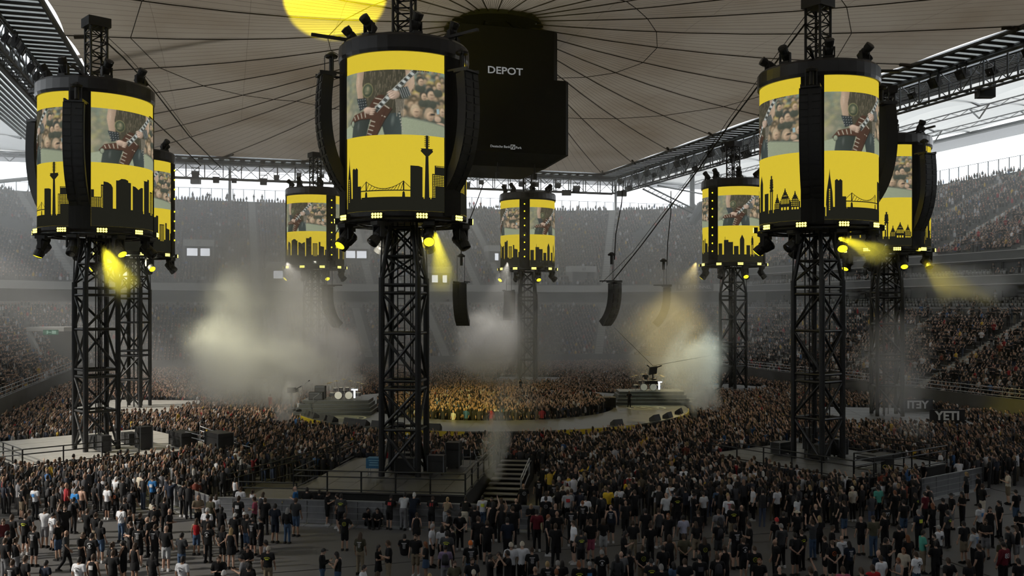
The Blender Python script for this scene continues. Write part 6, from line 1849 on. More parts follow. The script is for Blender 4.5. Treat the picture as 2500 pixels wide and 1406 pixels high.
def person(x, y, z, rz, shirt, bottom, hair, pose, place, prt=None, style='tee', rng=RND, height=None, bag=None):
    """shirt: colour letter; bottom: s/p/k + colour; hair: style letter + colour"""
    hs = {'s': 'short', 'l': 'long', 'c': 'cap', 't': 'tail', 'h': 'hat', '0': None}[hair[0]]
    fem = hair[0] in 'lt' and rng.random() < 0.8
    pp = build_person(pose, fem)
    N_PEOPLE[0] += 1
    cn, cc = CLOTH[shirt]; bn, bc = CLOTH[bottom[1]]
    bw_ = {'s': 'shorts', 'p': 'trousers', 'k': 'skirt'}[bottom[0]]
    if bottom[1] == 'J' and bottom[0] == 'p': bn, bw_ = 'blue', 'jeans'
    hw = 'shaven-headed' if hs is None else {'short': '%s-haired', 'long': 'long-haired %s', 'cap': '%s-capped', 'tail': '%s-ponytailed', 'hat': '%s-hatted'}[hs] % HAIRC[hair[1]][0]
    if hs == 'long': hw = 'long-%s-haired' % HAIRC[hair[1]][0]
    if len(hair) > 2: hw = 'bearded ' + hw
    sw_ = {'tee': 't-shirt', 'tank': 'tank-top', 'long': 'long-sleeve'}[style]
    pw = ''
    if prt: pw = 'numbered ' + prt[1:] if prt[0] == '#' else 'with %s %s print' % ({'tour': 'lined', 'skull': 'emblem', 'arch': 'arched', 'ring': 'round', 'block': 'square'}[prt.split(':')[0]], prt.split(':')[1])
    top = 'in %s %s' % (cn, sw_) if shirt != 'S' else 'with bare back'
    pieces = [hw, 'person', top, pw, 'and %s %s' % (bn, bw_), PW[pose], 'with backpack' if bag == 'b' else '', place]
    order = [7, 4, 6]
    for dr in [None] + order:
        if dr is not None: pieces[dr] = ''
        label = ' '.join(q_ for q_ in pieces if q_)
        if len(label.split()) <= 16: break
    o = link('person', pp['body'], None, (x, y, z), (0, 0, rz))
    sc_ = height if height else rng.uniform(0.93, 1.05) * (0.95 if fem else 1.0)
    o.scale = (sc_, sc_, sc_)
    sk = rng.choice(SKINS)
    o.color = (*sk, 1)
    tag(o, label, 'person', label)
    if shirt != 'S':
        c = link('shirt', pp[style], o); v = rng.uniform(0.75, 1.3); c.color = (*[min(0.9, k * v) for k in cc], 1)
    c = link(bw_ if bw_ != 'jeans' else 'trousers', pp[{'s': 'shorts', 'p': 'pants', 'k': 'skirt'}[bottom[0]]], o); c.color = (*bc, 1)
    shc = rng.choice([(0.014, 0.014, 0.014), (0.014, 0.014, 0.014), (0.03, 0.03, 0.03), (0.5, 0.5, 0.5)])
    for nm in 'rl':
        c = link('shoe', pp['shoe' + nm], o); c.color = (*shc, 1)
    hd = pp['head']
    tilt = -0.25 if pose in ('phone',) else (-0.3 if pose == 'lean' else 0.0)
    if hs:
        c = link('cap' if hs == 'cap' else 'hat' if hs == 'hat' else 'hair', HAIR[hs], o, hd); c.color = (*HAIRC[hair[1]][1], 1)
    link('facial_features', FACE, o, hd)
    if len(hair) > 2:
        c = link('beard', BEARD, o, hd); c.color = (*HAIRC[hair[1] if hs == 'short' else 'b'][1], 1)
    ch = pp['chest']
    if prt:
        link('shirt_print' if prt[0] != '#' else 'back_number', get_print(prt), o, (ch.x, ch.y - (0.0 if pose != 'lean' else 0.01), ch.z + 0.0), (-0.35 if pose == 'lean' else 0, 0, 0), (pp['w'], 1.02, 1))
    if bag == 'b': link('backpack', BAG, o, ch)
    if bag == 's': link('shoulder_strap', STRAP, o, ch)
    if pose in ('phone', 'film'):
        wr = Vector(pp['J']['arm'][1][1]); wl = Vector(pp['J']['arm'][-1][1])
        q = (wr + wl) / 2 + Vector((0, 0.07, 0.06))
        t = thing('mobile_phone', ' '.join(('dark phone held by ' + label).split()[:11 if not prt else 14]), 'phone', (x, y, z), rz)
        t['group'] = t['label']
        t.scale = o.scale
        link('body', PHONE, t, q, (0.25 if pose == 'film' else -0.7, 0, 0))
    PEOPLE_XY.append((x, y))
    return o
def face_stage(x, y): return math.atan2(CEN.y - y, CEN.x - x) - PI / 2
MW1I = mw1.inverted()
# ---- people seen singly in the photo: crop-origin, head position in the crop (3.846 x), shirt, bottom, hair, pose, facing, extras
def put(ox, line):
    f = line.split()
    hx, hy = float(f[0]), float(f[1])
    px, py = ox + hx / 3.846, 1100 + hy / 3.846
    shirt, bottom, hair, pose = f[2], f[3], f[4], f[5]
    pose = {'s': 'stand', 'f': 'fold', 'p': 'phone', 'a': 'armup', 'A': 'armsup', 'v': 'film', 'b': 'behind', 'h': 'hips', 'l': 'lean', 'w': 'walk', 't': 'sit'}[pose]
    fdir, prt, style, bag = 'U', None, 'tee', None
    for e in f[6:]:
        if e in ('F', 'L', 'R', 'U'): fdir = e
        elif e in ('tank', 'long'): style = e
        elif e in ('b', 's'): bag = e
        else: prt = e
    htop = {'sit': 0.93, 'lean': 1.67, 'phone': 1.73}.get(pose, 1.745)
    q = G(px, py, htop)
    x, y = q.x, q.y
    if y < 22: return
    for _ in range(12):       # keep neighbours from standing inside each other
        hit = False
        for (a, b_) in PEOPLE_XY:
            d = math.hypot(x - a, y - b_)
            if d < 0.42:
                k = (0.42 - d) / max(d, 0.05); x += (x - a) * k + 0.01; y += (y - b_) * k + 0.01; hit = True
        if not hit: break
    if pose == 'lean' and px < 1300:
        lq = MW1I @ Vector((x, y, 0)); q2 = mw1 @ Vector((lq.x, -7.25 - 0.56, 0)); x, y = q2.x, q2.y
    base = face_stage(x, y) if pose != 'lean' else d1.rotation_euler.z
    if fdir == 'F': base = math.atan2(-y, -x) - PI / 2 + RND.uniform(-0.4, 0.4)
    elif fdir == 'L': base = PI / 2 - YAW + RND.uniform(-0.3, 0.3)
    elif fdir == 'R': base = -PI / 2 - YAW + RND.uniform(-0.3, 0.3)
    else: base += RND.uniform(-0.25, 0.25) if pose != 'lean' else 0
    person(x, y, 0.0, base, shirt, bottom, hair, pose, place_of(x, y), prt, style, RND, None, bag)
def place_of(x, y):
    l = MW1I @ Vector((x, y, 0))
    if -8.5 < l.x < 8.5 and -9.2 < l.y < -7.9: return 'at the grey barrier'
    px = to_px(x, y, 1)[0]
    D = cam_of(x, y)[1]
    if 640 < px < 1180 and D < 46: return 'on the open floor'
    if px <= 640: return 'near the cream deck'
    if px < 1500: return 'by the side steps'
    if px < 2150: return 'before the dark deck'
    return 'below the right stand'
CROPS = {0: """
115 1010 K sK sb s tour
235 1005 K sK sb s
430 1000 N pK sd s
745 1000 W pK sd s skull:dark
875 960 K sK sb s tank block:white
1060 930 K pK sb s
1160 830 K sK td p tank L
1265 840 K kK lb s tank
1435 930 K pK ld s
1715 1005 W pJ sd s skull:dark
2055 985 K pK sbB p F
2100 1140 W pK cw s
2280 1000 G pK ck p L
2340 1065 K pK sd s
2320 880 K sK ld p F
45 805 K pG sb s
125 805 K pG tb f tank
320 690 K sK sb s tour:white
620 735 D pK 0d w R
545 640 K sJ sb s L
770 770 K sK sb p R
860 780 K sK sd s skull:white
495 560 W sG ck s skull:dark
420 545 W sG cd p
270 545 D sK cb s
240 595 K sK sb s arch:lime
1140 500 W pJ sd s s
1305 690 K sK sd s tour:white
1455 680 K pK sb s tour:white
1560 725 K sL 0d s
1705 775 D pJ sd f
1845 600 R sJ lb s tank
1945 545 W sK cw s
1950 610 K sK ck s
1955 660 K pK sb s skull:white
2090 680 K sK lb b
2170 710 K kK ly s tank
2320 590 K sJ sb s
2450 610 K sK sd s L tour:white
2205 575 K pK cw s
1385 615 K pK 0d s L
1430 600 K pK sb p R
1215 575 K pK sb s R
1275 570 K pK sb s tour:white
1230 655 K pK sb f L
945 660 K sJ ld s
205 320 K sH sb s skull:white
330 320 W pK sd s block:blue
705 345 B sK sg s
770 320 S sK sb s
1010 320 W sK sb s
1075 320 K pK lb s ring:orange
480 300 K pK sd s b
560 480 K pK cd s
610 525 K pK sbB a F
690 430 K pK sd s b
820 540 K sK sb f
880 470 K sK ld s
1140 830 K pK tb s
1440 430 C pK ld s
1450 515 K pK sdB s F
1545 430 K pK sb s
1590 540 K pK 0d f R
1860 415 H pK 0d f F
1980 430 O pK sb s
2080 520 K sK ld s
2240 570 K pK cw f F
1240 350 K sK sd s b
1090 250 W pK cw s
1240 200 W sK ld s
1320 205 C pK sg s
1435 250 B pK cd s block:white
1600 280 N pK sb a
1720 300 K pK sd s b
2030 380 W pK lb s
2260 330 W sK cb s
2210 220 W pK ld s tank
2470 360 W pK lb s tank b
2390 430 I pK sb f L
2240 440 K pK sb s block:white
890 285 K pK ld s
1170 440 K pK sb s
900 560 K sH tb s
30 640 M sK lb s F
60 760 K sK ck p
110 620 K pK sb s
""", 600: """
465 345 B pK 0d f L
575 350 K sH sd s
690 350 K sK sd s
765 370 K sK sb p R
860 390 K sK sdB s L
895 410 D sK sd s arch:lime
930 565 K sK sb h ring:lime
1145 530 K pK sdB t F
1235 535 K pK td t F
1385 385 K sK cd l block:red
1530 375 L pG sd l
1625 370 N pN sw l
1605 540 K kK tb s tank
1795 375 K sK sb l #81
1920 390 H sL ty l tank
2105 375 K sC sd l
2225 405 W pJ sd s block:lime
2310 415 K pK sd p F
2400 410 D pK lb s tank
2400 500 K pK ld a tank
275 505 N sN sd s
390 510 K pJ lg s long
470 455 D sJ sb s
720 890 K pJ ck p R long
865 930 K pJ ld p L tank
1075 755 O pH lb s tour:white
1245 845 K kK ld f R
1340 860 K pH sb f L
1490 780 K pK sd t tour:white
1595 770 K sH sbB s F
1690 810 K kJ lr f L
1750 695 W sK sg s R
1830 700 W pK ld s
1910 575 K pK cd f L
1915 700 K pK sd f L
1890 770 D pC sd s arch:lime
1875 880 V pG cd s b
2010 560 K pK sd b
2150 500 K pK sd s
2180 635 K pK sb s
2265 670 K sK sb s
2110 860 K pJ co s tour:white
1960 1005 O pK sbB s F
2125 1015 K pK sbB s L F
2140 1095 K pK cc s
2295 955 K pK sd v R
2460 955 K pK sd v L
2490 875 W pK cc s
1725 1120 K pK ly s
1235 1095 K pK lb s
1100 1060 W pK sd p R
30 1060 K pK sd s
5 870 K sK ld p F
210 880 K sH cc s arch:lime
190 835 G pK sd s L
125 610 K sK sd s tour:white
20 580 K pK sd s
65 330 W pK tb s tank
180 440 K pK sb s
""", 1200: """
185 875 W sK cc s
150 955 K sD sd v L
380 885 K sK cb s tour:white
410 1095 K pK 0b s
525 1010 K pK sy s tour:white
585 1030 K pK cg s
610 1090 K pK sr s
665 980 K pK ld s skull:white
820 1025 K pK sr s arch:lime
905 1015 K pK cg s block:blue
1035 915 K sK cg s skull:white
1180 955 D pK ld s long
1215 930 G sK 0b s F
1295 900 K pK td s tank s
1415 880 K sH sb b ring:lime
1500 990 K pK ck s arch:lime
1595 1065 K pK sg s
1610 865 K pK sd s
1670 800 K pK lb s tank
1710 1000 J pK ld s
1805 765 O pK sb b
1815 1035 K pK sb s
1955 990 K pK ck s block:dark
2120 975 K pK sb s skull:white b
2190 895 K pK tb s tank
2365 800 K sK sb s skull:white
2470 895 K pK cb s ring:lime
2290 710 K sK sd s tour:white
2420 685 K pK sd f L
1800 590 P sD sd s
1050 620 K sL lb s
840 720 D sK sd s arch:lime
770 670 W sK sb s L
930 650 K sI sb s
1120 505 N sK 0b s tour:white tank
1570 545 D sK sb s tank
1660 600 K pK srB s F
1445 555 K sK sd s
1330 640 K pH sb s
1490 675 K pK sb s
1245 750 K sK ld p R
425 570 M pK sd s
530 605 K pK sr s R
615 580 K pK 0b s
600 690 K pK sb s
150 650 N pK sd s
200 540 K pK sb s
90 500 K pK ld a tank
230 435 K pK 0b s
510 420 K pK sd s ring:white
515 385 W pK sb s
715 380 L pK sb s block:red
855 450 K pK cr s tour:white
885 410 W sK sd s
1095 350 Y pK cb s
1030 400 D pK sd s b
1200 325 W sL sd s
1250 390 K pK sd s
1260 450 K pK 0b s
1345 370 K sK sb v
1640 405 W pK 0b a
1680 295 W pK sb s block:dark
1740 395 K pK sd s arch:lime
1900 380 K pK cd f R
1990 370 W pK cb s
2120 345 J pK sb s
2225 430 W pK 0g s tour:red
2350 505 K pK 0r s
2265 515 K sH sb s arch:lime
2130 560 G pK sb s b
1310 205 W pK sg s
1280 250 Y pK ld s
1300 300 K pK sd s
2130 650 K sD sd s b
1920 640 K sH lb s
1940 570 K sK cb s
2000 800 K pK lb s ring:lime
945 520 K pK sd s
600 510 K pK 0d s
750 530 K pK sd s tour:white
370 480 K pK ly p F
690 290 C pK sg s
580 290 K pK sb s tour:white
845 330 K pK cd s tour:white
950 290 K pK cg s
300 310 K pK 0b s ring:white
440 235 K pK sd s tour:white
1905 240 K pK cw f block:white
2260 190 C pK sd s
1800 165 W pK cg s
2455 330 W pK sb s L
2220 390 K pK ly s
""", 1850: """
2310 880 M pK cd s #83 long
2290 815 O pK sd s
1790 1000 K pK sb b
1980 1005 K pK lb s
2080 890 K pK sb s
1490 925 W pJ sb s skull:dark
1370 890 C pK lr s F s
1330 980 G pK sr p L tank
1135 935 N pK 0g s
1145 960 W pK sb s
1080 1075 R pK sb s
975 1120 K pK sb s
800 1105 I pK sb s
860 830 N pK ld s tour:white
700 840 K sK cb b ring:orange
790 775 W pK 0b s tour:dark
500 1115 K pK sb a
205 1065 K pK 0b p
165 825 K pK 0b s L
350 765 K sK sd b
15 990 K pK srB s F
515 640 D pJ sb A
630 775 K sK sb s L
810 470 K sJ sb s
970 600 K sK 0b s
1085 625 O pJ cb s
1190 595 K sK sb s
1225 810 K pK 0b p L
1190 840 K pK sd p R
1325 700 K pK sd s
1410 785 K pK lr s
1550 745 T pH sd f R
1595 750 K pG sdB s L ring:lime
1670 845 K pK sd f
1700 700 W pK cg s block:dark
1780 545 D pK sd s arch:lime
1640 480 K pK lr a
1510 560 N pK sg s block:lime
1370 470 K sJ sd s
1200 490 K pK sd s #77
1290 370 K pK sr s
1740 450 K pK ck f
1820 400 K sG hk s L
1920 395 K pK ld f L
1935 665 K sH sd s
2030 720 L pK sd s tour:blue
2085 505 W sK sd s block:blue
2140 630 K sG sbB f F
2180 540 K pK ld s F tank
2265 465 K pK td s L
2425 380 K sJ cd s
2460 540 K sK td p F
2430 680 K sG lb s tank
2350 205 C sH sd p L
2110 320 K pC sbB f R
1960 175 D sK ty s tour:white
2070 210 K pK sd s
1490 175 R sK cb s L
1555 105 K pK sb s L
1715 10 W pK cg f L
1780 20 L pK ly s
1900 80 W pK sb l
890 335 C pK cc s tour:white
1130 335 T pK sd s
370 545 K pK hc s
490 295 K pK ly s #69
640 345 K pK cw s skull:white
180 350 W pK sb s
310 375 K pK sb s b
370 410 W pK ld s
400 410 K pK sd s
545 500 K pK 0b a
580 590 K pK ly f
700 700 K sK sb f R
410 720 K pK sb s arch:lime
220 700 D pK cg s
180 640 K pK ce s
240 550 K pK sd s
740 420 K pK lb s L
990 215 K pK 0b s
910 250 K pK ly s
1190 230 K pK lb s
1330 245 K pK 0g s L
1480 360 K pK lb s arch:lime
1570 385 M pK sd s
1600 330 K pK sd s tank b
2350 690 D pK cb s b
2450 1000 K pK sd s
"""}
for ox, txt in CROPS.items():
    for line in txt.strip().splitlines():
        line = line.replace(' tour\n', ' tour:white\n')
        f = line.split()
        f = [e + ':white' if e == 'tour' else e for e in f]
        put(float(ox), ' '.join(f))
print('people placed by hand', N_PEOPLE[0])

# ================================================================== crowd on the floor
def tube_np(p0, p1, r0, r1, n):
    b = MB(); b.tube(p0, p1, r0, r1, n); return b.v, b.f
class Tmpl:
    def __init__(s): s.v = []; s.f = []; s.c = []
    def add(s, v, f, cls):
        n = len(s.v)
        s.v += [tuple(p) for p in v]
        for q in f:
            for k in range(1, len(q) - 1): s.f.append((q[0] + n, q[k] + n, q[k + 1] + n))
        s.c += [cls] * len(v)
    def done(s): s.v = np.array(s.v, np.float32); s.f = np.array(s.f, np.int32); s.c = np.array(s.c, np.int32); return s
def ring_loft(secs, n, cap=True):
    b = MB(); loft(b, secs, n)
    if not cap: b.f = b.f[:-2]
    return b.v, b.f
# colour classes: 0 skin 1 hair 2 shirt 3 trousers
def stand_tmpl(arms='down', long_hair=False, n=6):
    t = Tmpl()
    for s in (1, -1):
        v, f = ring_loft([(s * 0.10, 0.02, 0.0, 0.05, 0.09), (s * 0.10, 0.0, 0.10, 0.045, 0.05), (s * 0.09, 0, 0.5, 0.065, 0.07), (s * 0.075, 0, 0.88, 0.095, 0.11)], 5); t.add(v, f[:-2], 3)
    v, f = ring_loft([(0, 0, 0.86, 0.17, 0.125), (0, 0, 1.15, 0.165, 0.12), (0, 0, 1.36, 0.205, 0.12), (0, 0, 1.47, 0.10, 0.07)], n); t.add(v, f[:-2], 2)
    v, f = ring_loft([(0, 0.0, 1.45, 0.055, 0.055), (0, 0.02, 1.53, 0.06, 0.075), (0, 0.02, 1.62, 0.078, 0.09), (0, 0.01, 1.70, 0.05, 0.06)], n); t.add(v, f[:-2], 0)
    v, f = ring_loft([(0, -0.03, 1.36 if long_hair else 1.56, 0.08, 0.05), (0, -0.02, 1.62, 0.088, 0.088), (0, 0.0, 1.71, 0.07, 0.08), (0, 0.0, 1.755, 0.02, 0.02)], n); t.add(v, f[:-2] + [f[-1]], 1)
    for s in (1, -1):
        if arms == 'down': pts = [(s * 0.21, 0, 1.40), (s * 0.255, -0.02, 1.14), (s * 0.25, 0.07, 0.9)]
        elif arms == 'up': pts = [(s * 0.20, 0, 1.40), (s * 0.31, 0.08, 1.58), (s * 0.22, 0.18, 1.86)]
        elif arms == 'one': pts = [(s * 0.20, 0, 1.40), (s * 0.31, 0.08, 1.58), (s * 0.22, 0.18, 1.86)] if s > 0 else [(s * 0.21, 0, 1.40), (s * 0.255, -0.02, 1.14), (s * 0.25, 0.07, 0.9)]
        else: pts = [(s * 0.21, 0, 1.40), (s * 0.26, 0.05, 1.16), (s * 0.06, 0.24, 1.18)]
        v, f = tube_np(pts[0], pts[1], 0.062, 0.05, 4); t.add(v, f[:-2], 2)
        v, f = tube_np(pts[1], pts[2], 0.042, 0.03, 4); t.add(v, f, 0)
    return t.done()
def seat_tmpl(hi=True):
    t = Tmpl()
    n = 6 if hi else 4
    v, f = ring_loft([(0, 0, 0.42, 0.19, 0.13), (0, 0.0, 0.80, 0.21, 0.12), (0, 0, 0.96, 0.12, 0.08)], n); t.add(v, f[:-2] + [f[-1]], 2)
    v, f = ring_loft([(0, 0.01, 0.95, 0.06, 0.06), (0, 0.02, 1.06, 0.085, 0.095), (0, 0.01, 1.15, 0.05, 0.06)], n); t.add(v, f[:-2] + ([f[-1]] if not hi else []), 0)
    if hi:
        v, f = ring_loft([(0, -0.02, 1.04, 0.092, 0.075), (0, -0.005, 1.14, 0.08, 0.085), (0, 0, 1.19, 0.02, 0.02)], n); t.add(v, f[:-2] + [f[-1]], 1)
        for s in (1, -1):
            v, f = tube_np((s * 0.1, 0.05, 0.46), (s * 0.11, 0.42, 0.48), 0.085, 0.07, 4); t.add(v, f[:-2], 3)
            v, f = tube_np((s * 0.21, 0.02, 0.88), (s * 0.2, 0.2, 0.6), 0.05, 0.035, 4); t.add(v, f[:-2], 0)
    else:
        v, f = ring_loft([(0, -0.02, 1.08, 0.09, 0.08), (0, 0, 1.19, 0.03, 0.03)], n); t.add(v, f[:-2] + [f[-1]], 1)
    return t.done()
NR = np.random.default_rng(11)
SHIRTP = [((0.012, 0.012, 0.013), 62), ((0.035, 0.035, 0.04), 12), ((0.012, 0.016, 0.03), 6), ((0.5, 0.5, 0.52), 6), ((0.13, 0.13, 0.14), 5), ((0.30, 0.015, 0.02), 2.0), ((0.03, 0.10, 0.25), 1.5), ((0.5, 0.33, 0.03), 1.6), ((0.10, 0.08, 0.05), 3), ((0.2, 0.04, 0.02), 1)]
HAIRP = [((0.02, 0.014, 0.010), 40), ((0.06, 0.034, 0.018), 25), ((0.20, 0.14, 0.07), 9), ((0.012, 0.012, 0.013), 14), ((0.42, 0.40, 0.37), 5), ((0.30, 0.18, 0.12), 8)]
SKP = [(c, 1) for c in SKINS]
PANTP = [((0.013, 0.013, 0.014), 70), ((0.05, 0.07, 0.12), 12), ((0.16, 0.13, 0.09), 12), ((0.2, 0.2, 0.2), 6)]
def pick(tab, n):
    w = np.array([b_ for _, b_ in tab], float); w /= w.sum()
    c = np.array([a for a, _ in tab], np.float32)
    return c[NR.choice(len(tab), n, p=w)] * NR.uniform(0.75, 1.25, (n, 1)).astype(np.float32)
def crowd_mesh(name, groups, tint=None):
    """groups: list of (template, array of x y z rz scale)"""
    V, F, C = [], [], []
    off = 0
    for t, arr in groups:
        n = len(arr)
        if n == 0: continue
        arr = np.asarray(arr, np.float32)
        c, s = np.cos(arr[:, 3]), np.sin(arr[:, 3])
        tv_ = t.v[None] * arr[:, 4][:, None, None]
        # a little sway so that heads do not line up
        tv_ = tv_ + np.stack([NR.normal(0, 0.03, n), NR.normal(0, 0.03, n), np.zeros(n)], 1)[:, None, :].astype(np.float32) * (tv_[..., 2:3] / 1.7)
        x = tv_[..., 0] * c[:, None] - tv_[..., 1] * s[:, None] + arr[:, 0:1]
        y = tv_[..., 0] * s[:, None] + tv_[..., 1] * c[:, None] + arr[:, 1:2]
        z = tv_[..., 2] + arr[:, 2:3]
        V.append(np.stack([x, y, z], -1).reshape(-1, 3))
        F.append((t.f[None] + (np.arange(n) * len(t.v))[:, None, None] + off).reshape(-1, 3))
        cols = np.stack([pick(SKP, n), pick(HAIRP, n), pick(SHIRTP, n), pick(PANTP, n)], 1)
        C.append(cols[:, t.c].reshape(-1, 3))
        off += n * len(t.v)
    V, F, C = np.concatenate(V), np.concatenate(F), np.concatenate(C)
    me = np_mesh(name, V, F, M['crowd'], True)
    ca = me.color_attributes.new('Col', 'FLOAT_COLOR', 'POINT')
    ca.data.foreach_set('color', np.concatenate([C, np.ones((len(C), 1), np.float32)], 1).astype(np.float32).ravel())
    return me, len(F)
T_ST = [stand_tmpl('down'), stand_tmpl('down', True), stand_tmpl('front'), stand_tmpl('one'), stand_tmpl('up')]
# field of people: jittered grid over the floor
pts = []
sp_ = 0.60
Xs = np.arange(BX0 + 1.2, BX1 - 1.2, sp_); Ys = np.arange(36, BY1 - 1.5, sp_)
for xx in Xs:
    for yy in Ys:
        x, y = xx + RND.uniform(-0.24, 0.24), yy + RND.uniform(-0.24, 0.24)
        q = to_px(x, y, 0)
        if q is None or not (-150 < q[0] < 2650): continue
        px, py, D = q
        if D < 37: continue
        r = math.hypot(x - CEN.x, y - CEN.y)
        if SR0 - 0.4 < r < SR1 + 0.9: continue
        if in_decks(x, y): continue
        l = MW1I @ Vector((x, y, 0))
        if -8.6 < l.x < 8.8 and -8.6 < l.y < 0: continue
        # density falls off towards the open floor in front
        dens = 1.0
        if D > 56: dens = 1.0
        elif px < 660: dens = np.clip((1290 - py) / 80, 0, 1)
        elif px < 1200: dens = np.clip((1215 - py) / 40, 0, 1) if (l.x < -8 or l.x > 7) else 0.0
        elif px < 2250: dens = np.clip((1300 - py) / 60, 0, 1)
        else: dens = np.clip((1200 - py) / 60, 0, 1)
        if r > SR1 and y > 120: dens *= 0.8
        if RND.random() > dens * 0.9: continue
        if D < 75 and any(abs(x - a) < 0.45 and abs(y - b_) < 0.45 for a, b_ in PEOPLE_XY): continue
        pts.append((D, x, y, r))
pts.sort()
n_free = max(0, 300 - N_PEOPLE[0])
near, rest = pts[:n_free], pts[n_free:]
for D, x, y, r in near:
    person(x, y, 0.0, face_stage(x, y) + RND.uniform(-0.3, 0.3), RND.choice('KKKKKKKKKDDNWWGOR'), RND.choice(['pK', 'pK', 'pK', 'sK', 'pJ', 'sH']), RND.choice(['sb', 'sd', 'sd', 'lb', 'ld', 'ck', '0b', 'sg', 'ly', 'cw']), RND.choice(['stand', 'stand', 'stand', 'fold', 'armup']), place_of(x, y), RND.choice([None, None, 'tour:white', 'skull:white']))
grp = {k: [] for k in range(5)}
pit = {k: [] for k in range(5)}
for D, x, y, r in rest:
    if r < SR0: k = RND.choice((0, 1, 3, 4, 4, 3))
    elif r < SR1 + 12: k = RND.choice((0, 1, 2, 0, 3, 4))
    else: k = RND.choice((0, 0, 1, 2, 2, 0, 3))
    row = (x, y, 0.7 if r < SR0 else 0.0, face_stage(x, y) + RND.uniform(-0.5, 0.5) + (PI if r < SR0 and RND.random() < 0.5 else 0), RND.uniform(0.92, 1.08))
    (pit if r < SR0 else grp)[k].append(row)
me, nt_ = crowd_mesh('floor_crowd', [(T_ST[k], grp[k]) for k in range(5)])
tag(link('floor_crowd', me), 'dense crowd of fans filling the arena floor around the ring stage', 'crowd', None, 'stuff')
me, nt2 = crowd_mesh('pit_crowd', [(T_ST[k], pit[k]) for k in range(5)])
tag(link('pit_crowd', me), 'packed crowd in the pit inside the ring stage', 'crowd', None, 'stuff')
print('floor crowd', sum(len(v) for v in grp.values()), 'pit', sum(len(v) for v in pit.values()), 'tris', nt_ + nt2)

# ================================================================== spectators in the stands
T_HI, T_LO = seat_tmpl(True), seat_tmpl(False)
def near_aisle(tier, side, val, w):
    return any(t == tier and s == side and abs(val - v) < w for t, s, v in AISLES)
def rows_crowd(name, label, tier, rows, tread, riser, d0, z0, sides, occ=0.9, seated=0.75):
    hi, lo, st = [], [], []
    for k in range(rows):
        d = d0 + tread * (k + 0.45); z = z0 + riser * k
        r = BR + d
        cand = []
        gap = 0.56
        if 'l' in sides:
            for y in np.arange(BY0 + 40, BY1 - BR, gap): cand.append((BX0 - d, y, -PI / 2, 'l', y, 0.9))
        if 'b' in sides:
            for x in np.arange(BX0 + BR, BX1 - BR, gap): cand.append((x, BY1 + d, PI, 'b', x, 0.9))
        if 'r' in sides:
            for y in np.arange(BY0 + 20, BY1 - BR, gap): cand.append((BX1 + d, y, PI / 2, 'r', y, 0.9))
        if 'cl' in sides:
            for a in np.arange(PI / 2, PI, gap / r): cand.append((BX0 + BR + r * math.cos(a), BY1 - BR + r * math.sin(a), a + PI / 2, 'cl', a, 0.9 / r))
        if 'cr' in sides:
            for a in np.arange(0, PI / 2, gap / r): cand.append((BX1 - BR + r * math.cos(a), BY1 - BR + r * math.sin(a), a + PI / 2, 'cr', a, 0.9 / r))
        for x, y, rz, sd, val, w in cand:
            if RND.random() > occ: continue
            q = to_px(x, y, z)
            if q is None or not (-120 < q[0] < 2620): continue
            if near_aisle(tier, sd, val, w): continue
            if tier == 'u':
                skip = False
                for vx, vy, vz, nx, ny in VOM:
                    dx, dy = x - vx, y - vy
                    al = dx * nx + dy * ny; ac = -dx * ny + dy * nx
                    if -1.0 < al < 3.4 and abs(ac) < 2.8: skip = True; break
                if skip: continue
            row = (x, y, z, rz + RND.uniform(-0.5, 0.5), RND.uniform(0.92, 1.08))
            D = q[2]
            if D < 118:
                if RND.random() < seated: hi.append(row)
                else: st.append(row)
            else:
                lo.append(row if RND.random() < 0.8 else (x, y, z + 0.35, row[3], row[4]))
    me, n = crowd_mesh(name, [(T_HI, hi), (T_LO, lo), (T_ST[2], st)])
    tag(link(name, me), label, 'crowd', None, 'stuff')
    print(name, len(hi), len(lo), len(st), n)
rows_crowd('upper_spectators', 'spectators filling the upper tier of the far stand', 'u', UP_ROWS, UT, UR, UD, UZ, ('b', 'cl', 'cr', 'l'), 0.92)
rows_crowd('lower_spectators', 'spectators filling the lower tier of the far and left stands', 'l', LOW_ROWS, LT, LR, 0.3, LZ, ('b', 'cl', 'cr', 'l'), 0.92)
rows_crowd('right_lower_spectators', 'spectators in the lower tier of the right stand', 'l', LOW_ROWS - 2, LT, LR, 0.3, LZ, ('r',), 0.86)
rows_crowd('right_upper_spectators', 'spectators in the upper tier of the right stand', 'u', RU_ROWS, RT, RR, 18.4, RZ, ('r',), 0.9)
# rows of empty grey seats and a few guests on the balconies of the right stand
seat_me = MB().box(-0.2, 0.2, -0.2, 0.2, 0.38, 0.44).box(-0.2, 0.2, -0.22, -0.16, 0.44, 0.82)
tv_ = np.array(seat_me.v, np.float32); tf_ = np.array([t for q in seat_me.f for t in ((q[0], q[1], q[2]), (q[0], q[2], q[3]))], np.int32)
V, F = [], []
cnt = 0
for z, d in ((10.25, 18.2), (10.6, 19.1), (10.95, 20.0), (13.95, 17.8), (14.2, 18.6)):
    for y in np.arange(42, 141, 0.58):
        if RND.random() < 0.12: continue
        x = BX1 + d
        v = np.stack([-tv_[:, 1] * 1.0 + 0, tv_[:, 0], tv_[:, 2]], 1)
        v = np.stack([tv_[:, 1] * -1.0, tv_[:, 0], tv_[:, 2]], 1)
        V.append(v + np.array([x, y, z], np.float32)); F.append(tf_ + cnt * len(tv_)); cnt += 1
me = np_mesh('balcony_seats', np.concatenate(V), np.concatenate(F), M['grey_seat'])
tag(link('balcony_seats', me), 'rows of grey folding seats on the balconies of the right stand', 'seats', None, 'stuff')
gs = []
